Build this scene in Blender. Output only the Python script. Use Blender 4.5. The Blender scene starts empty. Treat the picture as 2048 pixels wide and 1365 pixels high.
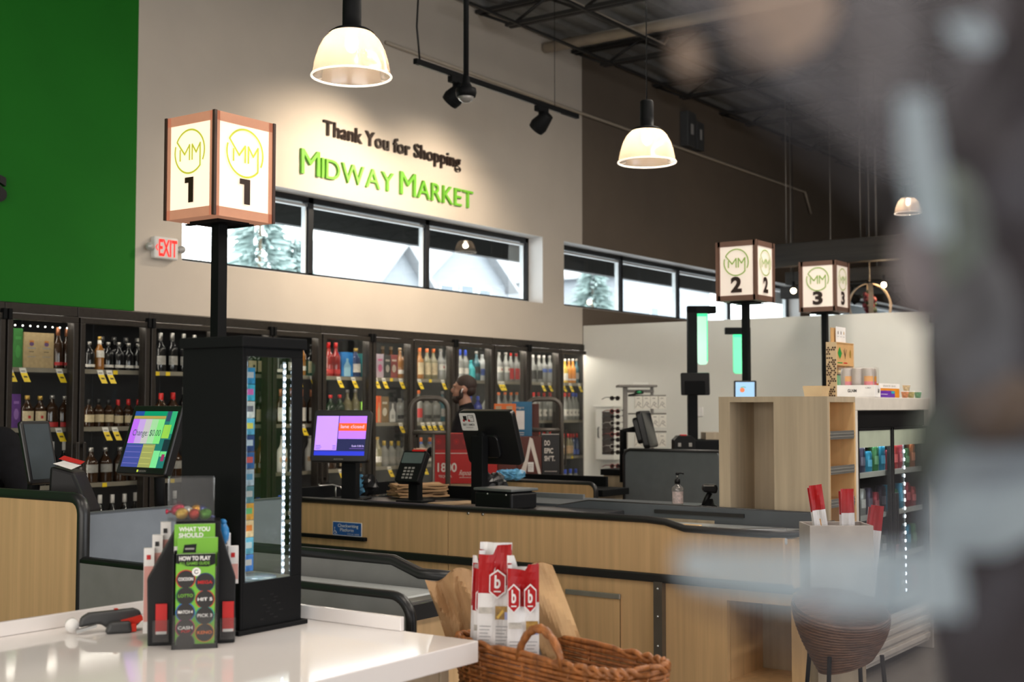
import bpy, bmesh, math, random
from mathutils import Vector, Matrix, Euler
random.seed(7)
D = bpy.data
S = bpy.context.scene
COL = S.collection
PI = math.pi

# ---------------------------------------------------------------- camera
FPX, CX, CY, HOR = 2560.0, 1024.0, 682.5, 815.0
PITCH = math.atan((HOR - CY) / FPX)
TH = math.atan(1826 / math.hypot(FPX, HOR - CY))
CAM = Vector((0, 0, 1.5))
cam_d = D.cameras.new('camera')
cam = D.objects.new('camera', cam_d)
COL.objects.link(cam)
cam.location = CAM
cam.rotation_euler = Euler((PI / 2 + PITCH, 0, TH - PI / 2), 'XYZ')
cam_d.sensor_width = 36.0
cam_d.lens = FPX / 2048 * 36
cam_d.clip_start = 0.02
cam_d.dof.use_dof = True
cam_d.dof.focus_distance = 5.2
cam_d.dof.aperture_fstop = 3.6
cam_d.dof.aperture_blades = 9
S.camera = cam

# ---------------------------------------------------------------- view, world, lights
S.view_settings.view_transform = 'Standard'
S.view_settings.look = 'None'
S.view_settings.gamma = 1
S.view_settings.use_curve_mapping = False
S.view_settings.exposure = 0.0
try:
    S.cycles.use_denoising = True
    S.cycles.max_bounces = 10
    S.cycles.transparent_max_bounces = 24
    S.cycles.sample_clamp_indirect = 6
    S.cycles.caustics_reflective = False
    S.cycles.caustics_refractive = False
except Exception:
    pass
W = D.worlds.new('overcast_sky')
S.world = W
W.use_nodes = True
nt = W.node_tree
bg = nt.nodes['Background']
tc = nt.nodes.new('ShaderNodeTexCoord')
sx = nt.nodes.new('ShaderNodeSeparateXYZ')
rm = nt.nodes.new('ShaderNodeValToRGB')
rm.color_ramp.elements[0].color = (0.72, 0.8, 0.86, 1)
rm.color_ramp.elements[0].position = 0.0
rm.color_ramp.elements[1].color = (0.95, 0.98, 1.0, 1)
rm.color_ramp.elements[1].position = 0.35
nt.links.new(tc.outputs['Generated'], sx.inputs[0])
nt.links.new(sx.outputs[2], rm.inputs[0])
nt.links.new(rm.outputs[0], bg.inputs[0])
bg.inputs[1].default_value = 9.5


def area(name, loc, rot, sx_, sy_, power, color=(1, 1, 1), spread=PI):
    l = D.lights.new(name, 'AREA')
    l.shape = 'RECTANGLE'
    l.size, l.size_y = sx_, sy_
    l.energy = power
    l.color = color
    l.spread = spread
    o = D.objects.new(name, l)
    COL.objects.link(o)
    o.location = loc
    o.rotation_euler = rot
    return o


def lamp(name, kind, loc, power, color, size=0.05, aim=None, cone=1.2, blend=0.6, parent=None):
    l = D.lights.new(name, kind)
    l.energy = power
    l.color = color
    l.shadow_soft_size = size
    if kind == 'SPOT':
        l.spot_size = cone
        l.spot_blend = blend
    o = D.objects.new(name, l)
    COL.objects.link(o)
    o.location = loc
    if aim is not None:
        o.rotation_euler = (Vector(aim) - Vector(loc)).to_track_quat('-Z', 'Y').to_euler()
    if parent:
        o.parent = parent
    return o


# unseen fill lamps added: wide ones behind the camera, rows under the ceiling
area('rear_fill', (2.0, -7.8, 2.2), (PI / 2, 0, 0), 11, 3.0, 430, (0.95, 0.97, 1.0))
area('rear_fill', (-5.8, 0.0, 2.2), (PI / 2, 0, -PI / 2), 10, 3.0, 400, (1.0, 0.95, 0.88))
for k, (x, y, pw) in enumerate([(1.5, -2.5, 90), (1.5, 1.5, 75), (6.5, -2.0, 100), (6.5, 1.5, 90), (9.5, -1.0, 180), (9.5, 3.5, 130), (17, 2, 60), (-1.5, 4.5, 70)]):
    area('ceiling_fill_row', (x, y, 5.15), (0, 0, 0), 3.2, 0.5, pw, (1.0, 0.9, 0.78))


# ---------------------------------------------------------------- pixel to place (same camera, frame 2048 x 1365)
FH = Vector((math.cos(TH), math.sin(TH), 0))
RT = Vector((math.sin(TH), -math.cos(TH), 0))
FW = FH * math.cos(PITCH) + Vector((0, 0, math.sin(PITCH)))
UP = -FH * math.sin(PITCH) + Vector((0, 0, math.cos(PITCH)))


def ray(px, py):
    return FW + RT * ((px - CX) / FPX) + UP * ((CY - py) / FPX)


def onX(px, py, x):
    d = ray(px, py)
    return CAM + d * (x / d.x)


def onY(px, py, y):
    d = ray(px, py)
    return CAM + d * (y / d.y)


def onZ(px, py, z):
    d = ray(px, py)
    return CAM + d * ((z - 1.5) / d.z)


def dep(px, py, d):
    return CAM + ray(px, py) * d


# ---------------------------------------------------------------- materials
MATS = {}


def mat(name, col, rough=0.5, metal=0.0, var=0.06, scale=12.0, bump=0.0, emit=None, estr=0.0, spec=0.5, trans=0.0, coat=0.0, stretch=(1, 1, 1), alpha=1.0):
    if name in MATS:
        return MATS[name]
    m = D.materials.new(name)
    m.use_nodes = True
    t = m.node_tree
    b = t.nodes['Principled BSDF']
    b.inputs['Roughness'].default_value = rough
    b.inputs['Metallic'].default_value = metal
    b.inputs['Specular IOR Level'].default_value = spec
    b.inputs['Transmission Weight'].default_value = trans
    b.inputs['Coat Weight'].default_value = coat
    b.inputs['Alpha'].default_value = alpha
    if emit:
        b.inputs['Emission Color'].default_value = (*emit, 1)
        b.inputs['Emission Strength'].default_value = estr
    c0 = tuple(max(0, min(1, c * (1 - var))) for c in col)
    c1 = tuple(max(0, min(1, c * (1 + var))) for c in col)
    co = t.nodes.new('ShaderNodeTexCoord')
    mp = t.nodes.new('ShaderNodeMapping')
    mp.inputs['Scale'].default_value = stretch
    nz = t.nodes.new('ShaderNodeTexNoise')
    nz.inputs['Scale'].default_value = scale
    nz.inputs['Detail'].default_value = 4
    rp = t.nodes.new('ShaderNodeValToRGB')
    rp.color_ramp.elements[0].position = 0.3
    rp.color_ramp.elements[1].position = 0.7
    rp.color_ramp.elements[0].color = (*c0, 1)
    rp.color_ramp.elements[1].color = (*c1, 1)
    t.links.new(co.outputs['Object'], mp.inputs[0])
    t.links.new(mp.outputs[0], nz.inputs['Vector'])
    t.links.new(nz.outputs['Fac'], rp.inputs[0])
    t.links.new(rp.outputs[0], b.inputs['Base Color'])
    if bump:
        bp = t.nodes.new('ShaderNodeBump')
        bp.inputs['Strength'].default_value = bump
        bp.inputs['Distance'].default_value = 0.01
        t.links.new(nz.outputs['Fac'], bp.inputs['Height'])
        t.links.new(bp.outputs[0], b.inputs['Normal'])
    MATS[name] = m
    return m


def film(name, tint=(1, 1, 1), refl=0.08, rough=0.02, haze=0.0, hazecol=(1, 1, 1), transl=0.0, fres=0.35):
    """thin clear sheet: see-through with mirror reflections (Fresnel) and an optional milky share"""
    if name in MATS:
        return MATS[name]
    m = D.materials.new(name)
    m.use_nodes = True
    t = m.node_tree
    t.nodes.remove(t.nodes['Principled BSDF'])
    out = t.nodes['Material Output']
    tr = t.nodes.new('ShaderNodeBsdfTransparent')
    tr.inputs[0].default_value = (*tint, 1)
    gl = t.nodes.new('ShaderNodeBsdfGlossy')
    gl.inputs['Roughness'].default_value = rough
    if haze > 0.2 and rough > 0.3: gl.inputs[0].default_value = (0.25, 0.25, 0.27, 1)
    fr = t.nodes.new('ShaderNodeLayerWeight')
    fr.inputs[0].default_value = 0.25
    ma = t.nodes.new('ShaderNodeMath')
    ma.operation = 'MULTIPLY_ADD'
    ma.inputs[1].default_value = fres
    ma.inputs[2].default_value = refl
    ma.use_clamp = True
    t.links.new(fr.outputs['Fresnel'], ma.inputs[0])
    mx = t.nodes.new('ShaderNodeMixShader')
    base = tr.outputs[0]
    if haze > 0:
        df = t.nodes.new('ShaderNodeBsdfDiffuse')
        df.inputs[0].default_value = (*hazecol, 1)
        last = df.outputs[0]
        if transl > 0:
            tl = t.nodes.new('ShaderNodeBsdfTranslucent')
            tl.inputs[0].default_value = (*hazecol, 1)
            m2 = t.nodes.new('ShaderNodeMixShader')
            m2.inputs[0].default_value = transl
            t.links.new(df.outputs[0], m2.inputs[1])
            t.links.new(tl.outputs[0], m2.inputs[2])
            last = m2.outputs[0]
        m1 = t.nodes.new('ShaderNodeMixShader')
        m1.inputs[0].default_value = haze
        t.links.new(base, m1.inputs[1])
        t.links.new(last, m1.inputs[2])
        base = m1.outputs[0]
    t.links.new(ma.outputs[0], mx.inputs[0])
    t.links.new(base, mx.inputs[1])
    t.links.new(gl.outputs[0], mx.inputs[2])
    t.links.new(mx.outputs[0], out.inputs[0])
    MATS[name] = m
    return m


def glow(name, col, strength):
    return mat(name, tuple(min(1, c) for c in col), 0.5, emit=col, estr=strength, var=0.02)


def wood(name, c, rough=0.45, var=0.16, sc=9.0, stretch=(3.0, 3.0, 0.12)):
    return mat(name, c, rough, var=var, scale=sc, stretch=stretch, bump=0.05)


# ---------------------------------------------------------------- mesh builder
_TXT = {}


def text_mesh(body, bold=0.0, ext=0.0, spacing=1.0):
    key = (body, bold, ext, spacing)
    if key in _TXT:
        return _TXT[key]
    cu = D.curves.new('lettering', 'FONT')
    cu.body = body
    cu.size = 1.0
    cu.offset = bold
    cu.extrude = ext
    cu.space_character = spacing
    cu.resolution_u = 4
    ob = D.objects.new('lettering', cu)
    COL.objects.link(ob)
    dg = bpy.context.evaluated_depsgraph_get()
    me = D.meshes.new_from_object(ob.evaluated_get(dg))
    vs = [tuple(v.co) for v in me.vertices]
    fs = [tuple(p.vertices) for p in me.polygons]
    D.objects.remove(ob)
    D.curves.remove(cu)
    D.meshes.remove(me)
    _TXT[key] = (vs, fs)
    return vs, fs


class Face:
    """a flat drawing surface: origin, right, up; out = right x up"""

    def __init__(s, o, r, u):
        s.o, s.r, s.u = Vector(o), Vector(r).normalized(), Vector(u).normalized()
        s.n = s.r.cross(s.u)

    def p(s, u, v, n=0.0):
        return s.o + s.r * u + s.u * v + s.n * n


class MB:
    def __init__(s):
        s.v, s.f, s.m, s.s, s.mats = [], [], [], [], []

    def add(s, vs, fs, m, smooth=False, M=None):
        k = len(s.v)
        if m not in s.mats:
            s.mats.append(m)
        mi = s.mats.index(m)
        for v in vs:
            v = Vector(v)
            s.v.append(M @ v if M else v)
        for f in fs:
            s.f.append([i + k for i in f])
            s.m.append(mi)
            s.s.append(smooth)
        return s

    def bb(s, x0, x1, y0, y1, z0, z1, m, M=None):
        if x0 > x1: x0, x1 = x1, x0
        if y0 > y1: y0, y1 = y1, y0
        if z0 > z1: z0, z1 = z1, z0
        vs = [(x0, y0, z0), (x1, y0, z0), (x1, y1, z0), (x0, y1, z0), (x0, y0, z1), (x1, y0, z1), (x1, y1, z1), (x0, y1, z1)]
        fs = [(0, 3, 2, 1), (4, 5, 6, 7), (0, 1, 5, 4), (1, 2, 6, 5), (2, 3, 7, 6), (3, 0, 4, 7)]
        return s.add(vs, fs, m, False, M)

    def box(s, c, d, m, M=None):
        return s.bb(c[0] - d[0] / 2, c[0] + d[0] / 2, c[1] - d[1] / 2, c[1] + d[1] / 2, c[2] - d[2] / 2, c[2] + d[2] / 2, m, M)

    def prism(s, poly, axis, a, b, m, M=None, smooth=False):
        """poly: 2d points. axis x: (y,z); y: (x,z); z: (x,y); extruded from a to b"""
        n = len(poly)

        def P(q, t):
            return {'x': (t, q[0], q[1]), 'y': (q[0], t, q[1]), 'z': (q[0], q[1], t)}[axis]
        vs = [P(q, a) for q in poly] + [P(q, b) for q in poly]
        fs = [tuple(range(n))[::-1], tuple(range(n, 2 * n))] + [(i, (i + 1) % n, n + (i + 1) % n, n + i) for i in range(n)]
        ar = sum(poly[i][0] * poly[(i + 1) % n][1] - poly[(i + 1) % n][0] * poly[i][1] for i in range(n))
        flip = (ar < 0) != (axis == 'y') != (b < a)
        if flip:
            fs = [f[::-1] for f in fs]
        return s.add(vs, fs, m, smooth, M)

    def lathe(s, prof, c, m, n=20, a0=0.0, a1=2 * PI, smooth=True, caps=True, M=None, sx=1.0, sy=1.0):
        full = abs(a1 - a0 - 2 * PI) < 1e-6
        k = n if full else n + 1
        vs, fs = [], []
        for r, z in prof:
            for i in range(k):
                a = a0 + (a1 - a0) * i / n
                vs.append((c[0] + r * math.cos(a) * sx, c[1] + r * math.sin(a) * sy, c[2] + z))
        for j in range(len(prof) - 1):
            for i in range(n):
                i2 = (i + 1) % k
                fs.append((j * k + i, j * k + i2, (j + 1) * k + i2, (j + 1) * k + i))
        if full and caps:
            if prof[0][0] > 1e-5: fs.append(tuple(range(k))[::-1])
            if prof[-1][0] > 1e-5: fs.append(tuple((len(prof) - 1) * k + i for i in range(k)))
        return s.add(vs, fs, m, smooth, M)

    def cyl(s, p0, p1, r0, m, r1=None, n=14, smooth=True, M=None):
        p0, p1 = Vector(p0), Vector(p1)
        r1 = r0 if r1 is None else r1
        d = p1 - p0
        q = d.to_track_quat('Z', 'Y').to_matrix().to_4x4()
        T = Matrix.Translation(p0) @ q
        if M: T = M @ T
        return s.lathe([(r0, 0), (r1, d.length)], (0, 0, 0), m, n, smooth=smooth, M=T)

    def tube(s, pts, r, m, n=8, M=None):
        pts = [Vector(p) for p in pts]
        rs = r if isinstance(r, (list, tuple)) else [r] * len(pts)
        vs, fs = [], []
        t0 = (pts[1] - pts[0]).normalized()
        ref = Vector((0, 0, 1)) if abs(t0.z) < 0.9 else Vector((1, 0, 0))
        a = t0.cross(ref).normalized()
        for i, p in enumerate(pts):
            t = (pts[min(i + 1, len(pts) - 1)] - pts[max(i - 1, 0)]).normalized()
            a = (a - t * a.dot(t))
            a = a.normalized() if a.length > 1e-6 else t.orthogonal().normalized()
            b = t.cross(a)
            for j in range(n):
                w = 2 * PI * j / n
                vs.append(p + (a * math.cos(w) + b * math.sin(w)) * rs[i])
        for i in range(len(pts) - 1):
            for j in range(n):
                j2 = (j + 1) % n
                fs.append((i * n + j, i * n + j2, (i + 1) * n + j2, (i + 1) * n + j))
        fs.append(tuple(range(n))[::-1])
        fs.append(tuple((len(pts) - 1) * n + j for j in range(n)))
        return s.add(vs, fs, m, True, M)

    def ball(s, c, r, m, n=16, M=None, R=None):
        r = r if isinstance(r, (list, tuple)) else (r, r, r)
        h = max(6, n // 2)
        vs, fs = [], []
        T = R if R else Matrix.Identity(3)
        for j in range(h + 1):
            ph = -PI / 2 + PI * j / h
            for i in range(n):
                a = 2 * PI * i / n
                q = T @ Vector((r[0] * math.cos(ph) * math.cos(a), r[1] * math.cos(ph) * math.sin(a), r[2] * math.sin(ph)))
                vs.append(Vector(c) + q)
        for j in range(h):
            for i in range(n):
                i2 = (i + 1) % n
                fs.append((j * n + i, j * n + i2, (j + 1) * n + i2, (j + 1) * n + i))
        return s.add(vs, fs, m, True, M)

    # drawing on a Face
    def rect(s, F, u0, u1, v0, v1, m, n=0.001):
        return s.add([F.p(u0, v0, n), F.p(u1, v0, n), F.p(u1, v1, n), F.p(u0, v1, n)], [(0, 1, 2, 3)], m)

    def poly(s, F, pts, m, n=0.001):
        return s.add([F.p(u, v, n) for u, v in pts], [tuple(range(len(pts)))], m)

    def disc(s, F, u, v, r, m, n=0.001, k=20, ry=None):
        ry = r if ry is None else ry
        return s.poly(F, [(u + r * math.cos(2 * PI * i / k), v + ry * math.sin(2 * PI * i / k)) for i in range(k)], m, n)

    def ribbon(s, F, pts, w, m, n=0.001, closed=False):
        k = len(pts)
        for i in range(k if closed else k - 1):
            a, b = Vector(pts[i]), Vector(pts[(i + 1) % k])
            d = b - a
            if d.length < 1e-9: continue
            d = d.normalized()
            q = Vector((-d.y, d.x)) * (w / 2)
            e = d * (w * 0.35)
            P = [a - e - q, b + e - q, b + e + q, a - e + q]
            s.add([F.p(x.x, x.y, n + 0.00001 * i) for x in P], [(0, 1, 2, 3)], m)
        return s

    def ring(s, F, u, v, r, w, m, n=0.001, a0=0.0, a1=2 * PI, k=28):
        pts = [(u + r * math.cos(a0 + (a1 - a0) * i / k), v + r * math.sin(a0 + (a1 - a0) * i / k)) for i in range(k + 1)]
        vs, fs = [], []
        for i in range(k + 1):
            a = a0 + (a1 - a0) * i / k
            for rr in (r - w / 2, r + w / 2):
                vs.append(F.p(u + rr * math.cos(a), v + rr * math.sin(a), n))
        for i in range(k):
            fs.append((2 * i, 2 * i + 1, 2 * i + 3, 2 * i + 2))
        return s.add(vs, fs, m)

    def text(s, F, body, u, v, h, m, w=None, n=0.0015, bold=0.0, ext=0.0, align='l', spacing=1.0, caps=True, shear=0.0):
        """lettering of capital height h with its baseline at v; w fixes the width"""
        vs, fs = text_mesh(body, bold, ext, spacing)
        if not vs: return s
        x0 = min(a[0] for a in vs); x1 = max(a[0] for a in vs)
        sc = h / 0.69
        fx = sc if w is None else w / (x1 - x0)
        W_ = (x1 - x0) * fx
        off = {'l': 0, 'c': -W_ / 2, 'r': -W_}[align]
        ez = 1.0 if ext else 0.0
        pts = [F.p(u + off + (a[0] - x0) * fx + shear * a[1] * sc, v + a[1] * sc, n + (a[2] + ext) * ez) for a in vs]
        return s.add(pts, fs, m)

    def build(s, name, parent=None, bevel=0.0, seg=2, mesh_only=False, mods=None):
        me = D.meshes.new(name)
        me.from_pydata([tuple(v) for v in s.v], [], s.f)
        for m in s.mats: me.materials.append(m)
        me.polygons.foreach_set('material_index', s.m)
        me.polygons.foreach_set('use_smooth', s.s)
        me.update()
        o = D.objects.new(name, me)
        COL.objects.link(o)
        if parent: o.parent = parent
        if bevel:
            b = o.modifiers.new('bevel', 'BEVEL')
            b.width = bevel
            b.segments = seg
            b.limit_method = 'ANGLE'
            b.angle_limit = 0.6
        return o


def tag(o, label=None, cat=None, group=None, kind=None):
    if label: o['label'] = label
    if cat: o['category'] = cat
    if group: o['group'] = group
    if kind: o['kind'] = kind
    return o


def thing(name, label, cat, loc=(0, 0, 0), rz=0.0, group=None, rot=None):
    o = D.objects.new(name, None)
    COL.objects.link(o)
    o.empty_display_size = 0.05
    o.location = loc
    o.rotation_euler = rot if rot else (0, 0, rz)
    return tag(o, label, cat, group)


def struct(name, mb, bevel=0.0):
    return tag(mb.build(name, None, bevel), None, None, None, 'structure')


def copy_tree(o, parent=None):
    c = o.copy()
    COL.objects.link(c)
    if parent: c.parent = parent
    for ch in list(o.children):
        copy_tree(ch, c)
    return c


def rrect(x0, x1, y0, y1, r, n=5, corners=(1, 1, 1, 1)):
    """rounded rectangle outline, corners bl br tr tl"""
    out = []
    for (cx, cy, a, k) in ((x0 + r, y0 + r, PI, 0), (x1 - r, y0 + r, 1.5 * PI, 1), (x1 - r, y1 - r, 0, 2), (x0 + r, y1 - r, 0.5 * PI, 3)):
        if corners[k]:
            for i in range(n + 1):
                w = a + PI / 2 * i / n
                out.append((cx + r * math.cos(w), cy + r * math.sin(w)))
        else:
            out.append(((x0, y0), (x1, y0), (x1, y1), (x0, y1))[k])
    return out


ORD = ['first', 'second', 'third', 'fourth', 'fifth', 'sixth', 'seventh', 'eighth', 'ninth', 'tenth', 'eleventh', 'twelfth']

# common materials
BLACK = mat('black_plastic', (0.008, 0.008, 0.009), 0.42, spec=0.25)
BLACKM = mat('black_powder_coat', (0.0055, 0.006, 0.0068), 0.6, bump=0.02, scale=200, spec=0.13)
RUBBER = mat('black_rubber', (0.014, 0.014, 0.015), 0.35)
DGREY = mat('dark_grey_laminate', (0.075, 0.085, 0.095), 0.5)
GREY = mat('grey_panel', (0.17, 0.18, 0.19), 0.5)
OAK = wood('oak_laminate', (0.61, 0.395, 0.20), 0.42, 0.13)
OAKD = wood('ash_laminate', (0.43, 0.345, 0.24), 0.5, 0.12)
OAKL = wood('birch_interior', (0.62, 0.40, 0.19), 0.5, 0.08)
WHITE = mat('white_plastic', (0.8, 0.79, 0.77), 0.4)
PAPER = mat('white_paper', (0.82, 0.8, 0.78), 0.7)
CHROME = mat('brushed_steel', (0.55, 0.54, 0.52), 0.3, 1.0)
ALU = mat('aluminium_rail', (0.42, 0.41, 0.39), 0.4, 0.8)
GLASS = film('clear_glass', (0.97, 0.99, 0.98), 0.02, 0.01)
# ================================================================ the setting
CREAM = mat('cream_wall_paint', (0.60, 0.535, 0.46), 0.75, var=0.025, scale=3)
GREENP = mat('green_wall_paint', (0.010, 0.16, 0.010), 0.7, var=0.05, scale=2, spec=0.2)
TAUPE = mat('taupe_wall_paint', (0.15, 0.118, 0.09), 0.75, var=0.04, scale=3)
WPART = mat('white_partition_paint', (0.80, 0.79, 0.73), 0.7, var=0.02, scale=3)
REVEAL = mat('white_reveal_paint', (0.82, 0.81, 0.80), 0.7, var=0.01)
FLOORM = mat('polished_concrete', (0.20, 0.185, 0.17), 0.25, var=0.15, scale=2.5)
DECK = mat('grey_steel_deck', (0.20, 0.205, 0.21), 0.5, 0.3, var=0.08)
STEEL = mat('dark_joist_steel', (0.025, 0.024, 0.024), 0.55, 0.2)
YW, YB = 7.9, 8.2
mb = MB()
mb.bb(-6, 28, -8.2, YW + 0.9, -0.12, 0.0, FLOORM)
struct('floor', mb)

# back wall with openings for the coolers and two rows of windows
W1 = (6.63, 11.68)
W2 = (12.105, 18.85)
W3 = (19.25, 26.5)
ZB, ZT, ZC = 2.647, 3.385, 5.75
CO = (4.4, 12.63, 2.225)
wb = MB()


def wallp(x0, x1, z0, z1):
    cuts = [x0] + [c for c in (6.185, 12.494) if x0 < c < x1] + [x1]
    for a, b in zip(cuts, cuts[1:]):
        m = GREENP if b <= 6.186 else (CREAM if b <= 12.495 else TAUPE)
        wb.bb(a, b, YW, YB, z0, z1, m)


wallp(-6, CO[0], 0, CO[2])
wallp(CO[1], 28, 0, CO[2])
wallp(-6, 28, CO[2], ZB)
wallp(-6, W1[0], ZB, ZT)
wallp(W1[1], W2[0], ZB, ZT)
wallp(W2[1], W3[0], ZB, ZT)
wallp(W3[1], 28, ZB, ZT)
wallp(-6, 28, ZT, ZC)
struct('wall_back', wb)
FRAME = mat('black_window_frame', (0.018, 0.02, 0.024), 0.35, 0.3)
BEAD = mat('bright_window_bead', (0.6, 0.62, 0.63), 0.35, 0.4)
rv = MB()
for (a, b) in (W1, W2, W3):
    t = 0.004
    rv.bb(a, b, YW + 0.002, YB, ZT - t, ZT - 0.0005, REVEAL)
    rv.bb(a + 0.0005, a + t, YW + 0.002, YB, ZB, ZT, REVEAL)
    rv.bb(b - t, b - 0.0005, YW + 0.002, YB, ZB, ZT, REVEAL)
    rv.bb(a, b, YW + 0.002, YB, ZB + 0.0005, ZB + t, REVEAL)
struct('trim_1', rv)
for i, ((a, b), mull) in enumerate(((W1, (8.25, 9.9)), (W2, (13.71, 15.2, 16.75)), (W3, (21.0, 22.7, 24.4)))):
    y0, y1 = 8.09, 8.17
    mb = MB()
    zt, zb = ZT - 0.004, ZB + 0.004
    mb.bb(a, b, y0, y1, zt - 0.05, zt, FRAME)
    mb.bb(a, b, y0, y1, zb, zb + 0.045, FRAME)
    mb.bb(a, b, y0 + 0.02, y1 - 0.01, zt - 0.085, zt - 0.062, BEAD)
    for x in [a + 0.03, b - 0.03] + list(mull):
        mb.bb(x - 0.03, x + 0.03, y0, y1, zb, zt, FRAME)
        mb.bb(x - 0.052, x - 0.04, y0 + 0.02, y1 - 0.01, zb + 0.045, zt - 0.06, BEAD)
    mb.bb(a + 0.02, b - 0.02, 8.128, 8.134, zb + 0.03, zt - 0.03, GLASS)
    struct('window_%d' % (i + 1), mb)

# ceiling: ribbed steel deck
mb = MB()
prof = []
x = -6.0
while x < 28:
    prof += [(x, 5.66), (x + 0.10, 5.66), (x + 0.14, 5.70), (x + 0.24, 5.70)]
    x += 0.28
vs = [(px, -8.2, z - 0.006 * 16 * 0) for px, z in prof] + [(px, YW, z) for px, z in prof]
n = len(prof)
# ribs run along the back wall: swap so that they step towards the room
prof = []
y = -8.2
while y < YW:
    prof += [(y, 5.62), (y + 0.10, 5.62), (y + 0.14, 5.67), (y + 0.25, 5.67)]
    y += 0.29
n = len(prof)
vs = [(-6, q[0], q[1]) for q in prof] + [(28, q[0], q[1]) for q in prof]
mb.add(vs, [(i, n + i, n + i + 1, i + 1) for i in range(n - 1)], DECK)
mb.bb(-6, 28, -8.2, YB, 5.72, 5.8, DECK)
struct('ceiling', mb)
# other sides of the hall
mb = MB(); mb.bb(-6.2, -6, -8.2, 8.2, 0, 5.75, CREAM); struct('wall_left', mb)
mb = MB(); mb.bb(28, 28.2, -8.2, 8.2, 0, 5.75, TAUPE); struct('wall_right', mb)
mb = MB()
mb.bb(-6, 28, -8.4, -8.2, 0, 5.75, TAUPE)
struct('wall_front', mb)
# low white partition
mb = MB()
P0 = onX(1166, 652, 12.5); P1 = onX(1875, 624, 12.5)
mb.bb(12.5, 12.64, P1.y, YW - 0.004, 0, 2.44, WPART)
struct('wall_partition', mb, 0.004)

# roof joists
jx = [10.46, 12.30, 14.2, 16.1, 18.2, 20.4, 22.6]
for k, X in enumerate(jx):
    mb = MB()
    z0 = 5.48; y1 = 7.45
    ys = -5.0
    for dx in (-0.035, 0.035):
        mb.bb(X + dx - 0.022, X + dx + 0.022, ys, y1 + 0.05, z0 - 0.11, z0 - 0.075, STEEL)
        mb.bb(X + dx - 0.022, X + dx + 0.022, ys, YW - 0.02, 5.57, 5.605, STEEL)
    y = y1
    up = False
    while y > ys + 0.5:
        mb.cyl((X, y, z0 - 0.09), (X, y - 0.42, 5.59), 0.016, STEEL, n=6)
        mb.cyl((X, y - 0.42, 5.59), (X, y - 0.84, z0 - 0.09), 0.016, STEEL, n=6)
        y -= 0.84
    mb.cyl((X, y1, z0 - 0.09), (X, YW - 0.03, 5.585), 0.016, STEEL, n=6)
    tag(mb.build('roof_joist'), 'black open-web steel roof joist, %s one from the left end of the row under the deck' % ORD[k], 'joist', 'open-web roof joists', 'structure')
mb = MB()
for (y, z) in ((7.35, 5.375), (6.55, 5.375)):
    mb.bb(9.6, 23, y - 0.015, y + 0.015, z - 0.012, z + 0.012, STEEL)
tag(mb.build('joist_bridging'), 'thin black steel bridging bars tying the roof joists together', 'bridging bar', None, 'structure')
# air duct between the joists
DUCT = mat('pale_duct_paint', (0.42, 0.36, 0.29), 0.5)
a = onY(1105, 68, 7.6); b = onX(1335, 40, a.x)
mb = MB()
mb.tube([(a.x + 0.25, 7.85, 5.5), (a.x + 0.25, 3.0, 5.5)], 0.06, DUCT, 16)
tag(mb.build('pale_pipe'), 'pale round pipe running below the roof deck out from the back wall', 'pipe')
# thin conduit along the dark wall
c0 = onY(1150, 222, 7.86); c1 = onY(1610, 384, 7.86); c2 = onY(1622, 428, 7.86)
mb = MB()
cl = onY(830, 105, 7.87)
mb.tube([(9.0, 7.87, c0.z + 0.03), c0, c1, c1 + Vector((0.04, 0, -0.05)), c2], 0.018, DUCT, 8)
tag(mb.build('wall_conduit'), 'thin pale conduit running along the cream and dark brown wall', 'conduit')
a = onZ(1165, 12, 5.4); b = onZ(1292, 96, 5.4)
mb = MB(); mb.tube([a - Vector((1.2, 0, 0)), a, Vector((b.x, a.y, 5.4)), Vector((b.x + 0.1, a.y, 5.5))], 0.016, DUCT, 8)
tag(mb.build('roof_conduit'), 'thin pale conduit running among the roof joists above the wall corner', 'conduit')
# electric boxes on the dark wall
e0 = onY(1382, 262, 7.86)
t = thing('electrical_box', 'pair of grey metal boxes mounted high on the dark brown wall', 'electrical box', (e0.x, 7.9, e0.z))
mb = MB(); EB = mat('grey_metal_box', (0.10, 0.105, 0.11), 0.45, 0.4)
mb.bb(-0.24, 0.0, -0.12, -0.002, -0.24, 0.22, EB); mb.build('housing', t, 0.008)
mb = MB(); mb.bb(0.06, 0.27, -0.10, -0.002, -0.24, 0.14, EB); mb.build('housing', t, 0.008)
mb = MB(); LB = mat('pale_sticker', (0.4, 0.4, 0.4), 0.6)
F = Face((0, -0.121, 0), (1, 0, 0), (0, 0, 1)); mb.rect(F, -0.16, -0.08, -0.08, 0.06, LB)
F = Face((0, -0.101, 0), (1, 0, 0), (0, 0, 1)); mb.rect(F, 0.14, 0.2, -0.1, 0.04, LB); mb.build('sticker', t)

# ---------------------------------------------------------------- outside the windows
mb = MB(); mb.bb(-6, 120, 8.9, 90, -0.3, -0.12, mat('pale_asphalt', (0.3, 0.3, 0.31), 0.8)); struct('ground', mb)
mb = MB()
CAN = mat('dark_canopy_metal', (0.045, 0.05, 0.053), 0.6)
q0 = onY(630, 463, 9.9); q1 = onY(1040, 525, 9.9)
zf = (q0.z + q1.z) / 2
mb.bb(2, 40, 8.2, 9.9, zf + 0.35, zf + 0.45, CAN)
mb.bb(2, 40, 9.8, 9.9, zf, zf + 0.35, CAN)
for x in range(3, 30, 2):
    mb.bb(x, x + 0.06, 8.25, 9.8, zf + 0.22, zf + 0.35, CAN)
tag(mb.build('canopy'), 'dark metal canopy seen above through the high windows', 'canopy', None, 'structure')


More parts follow.
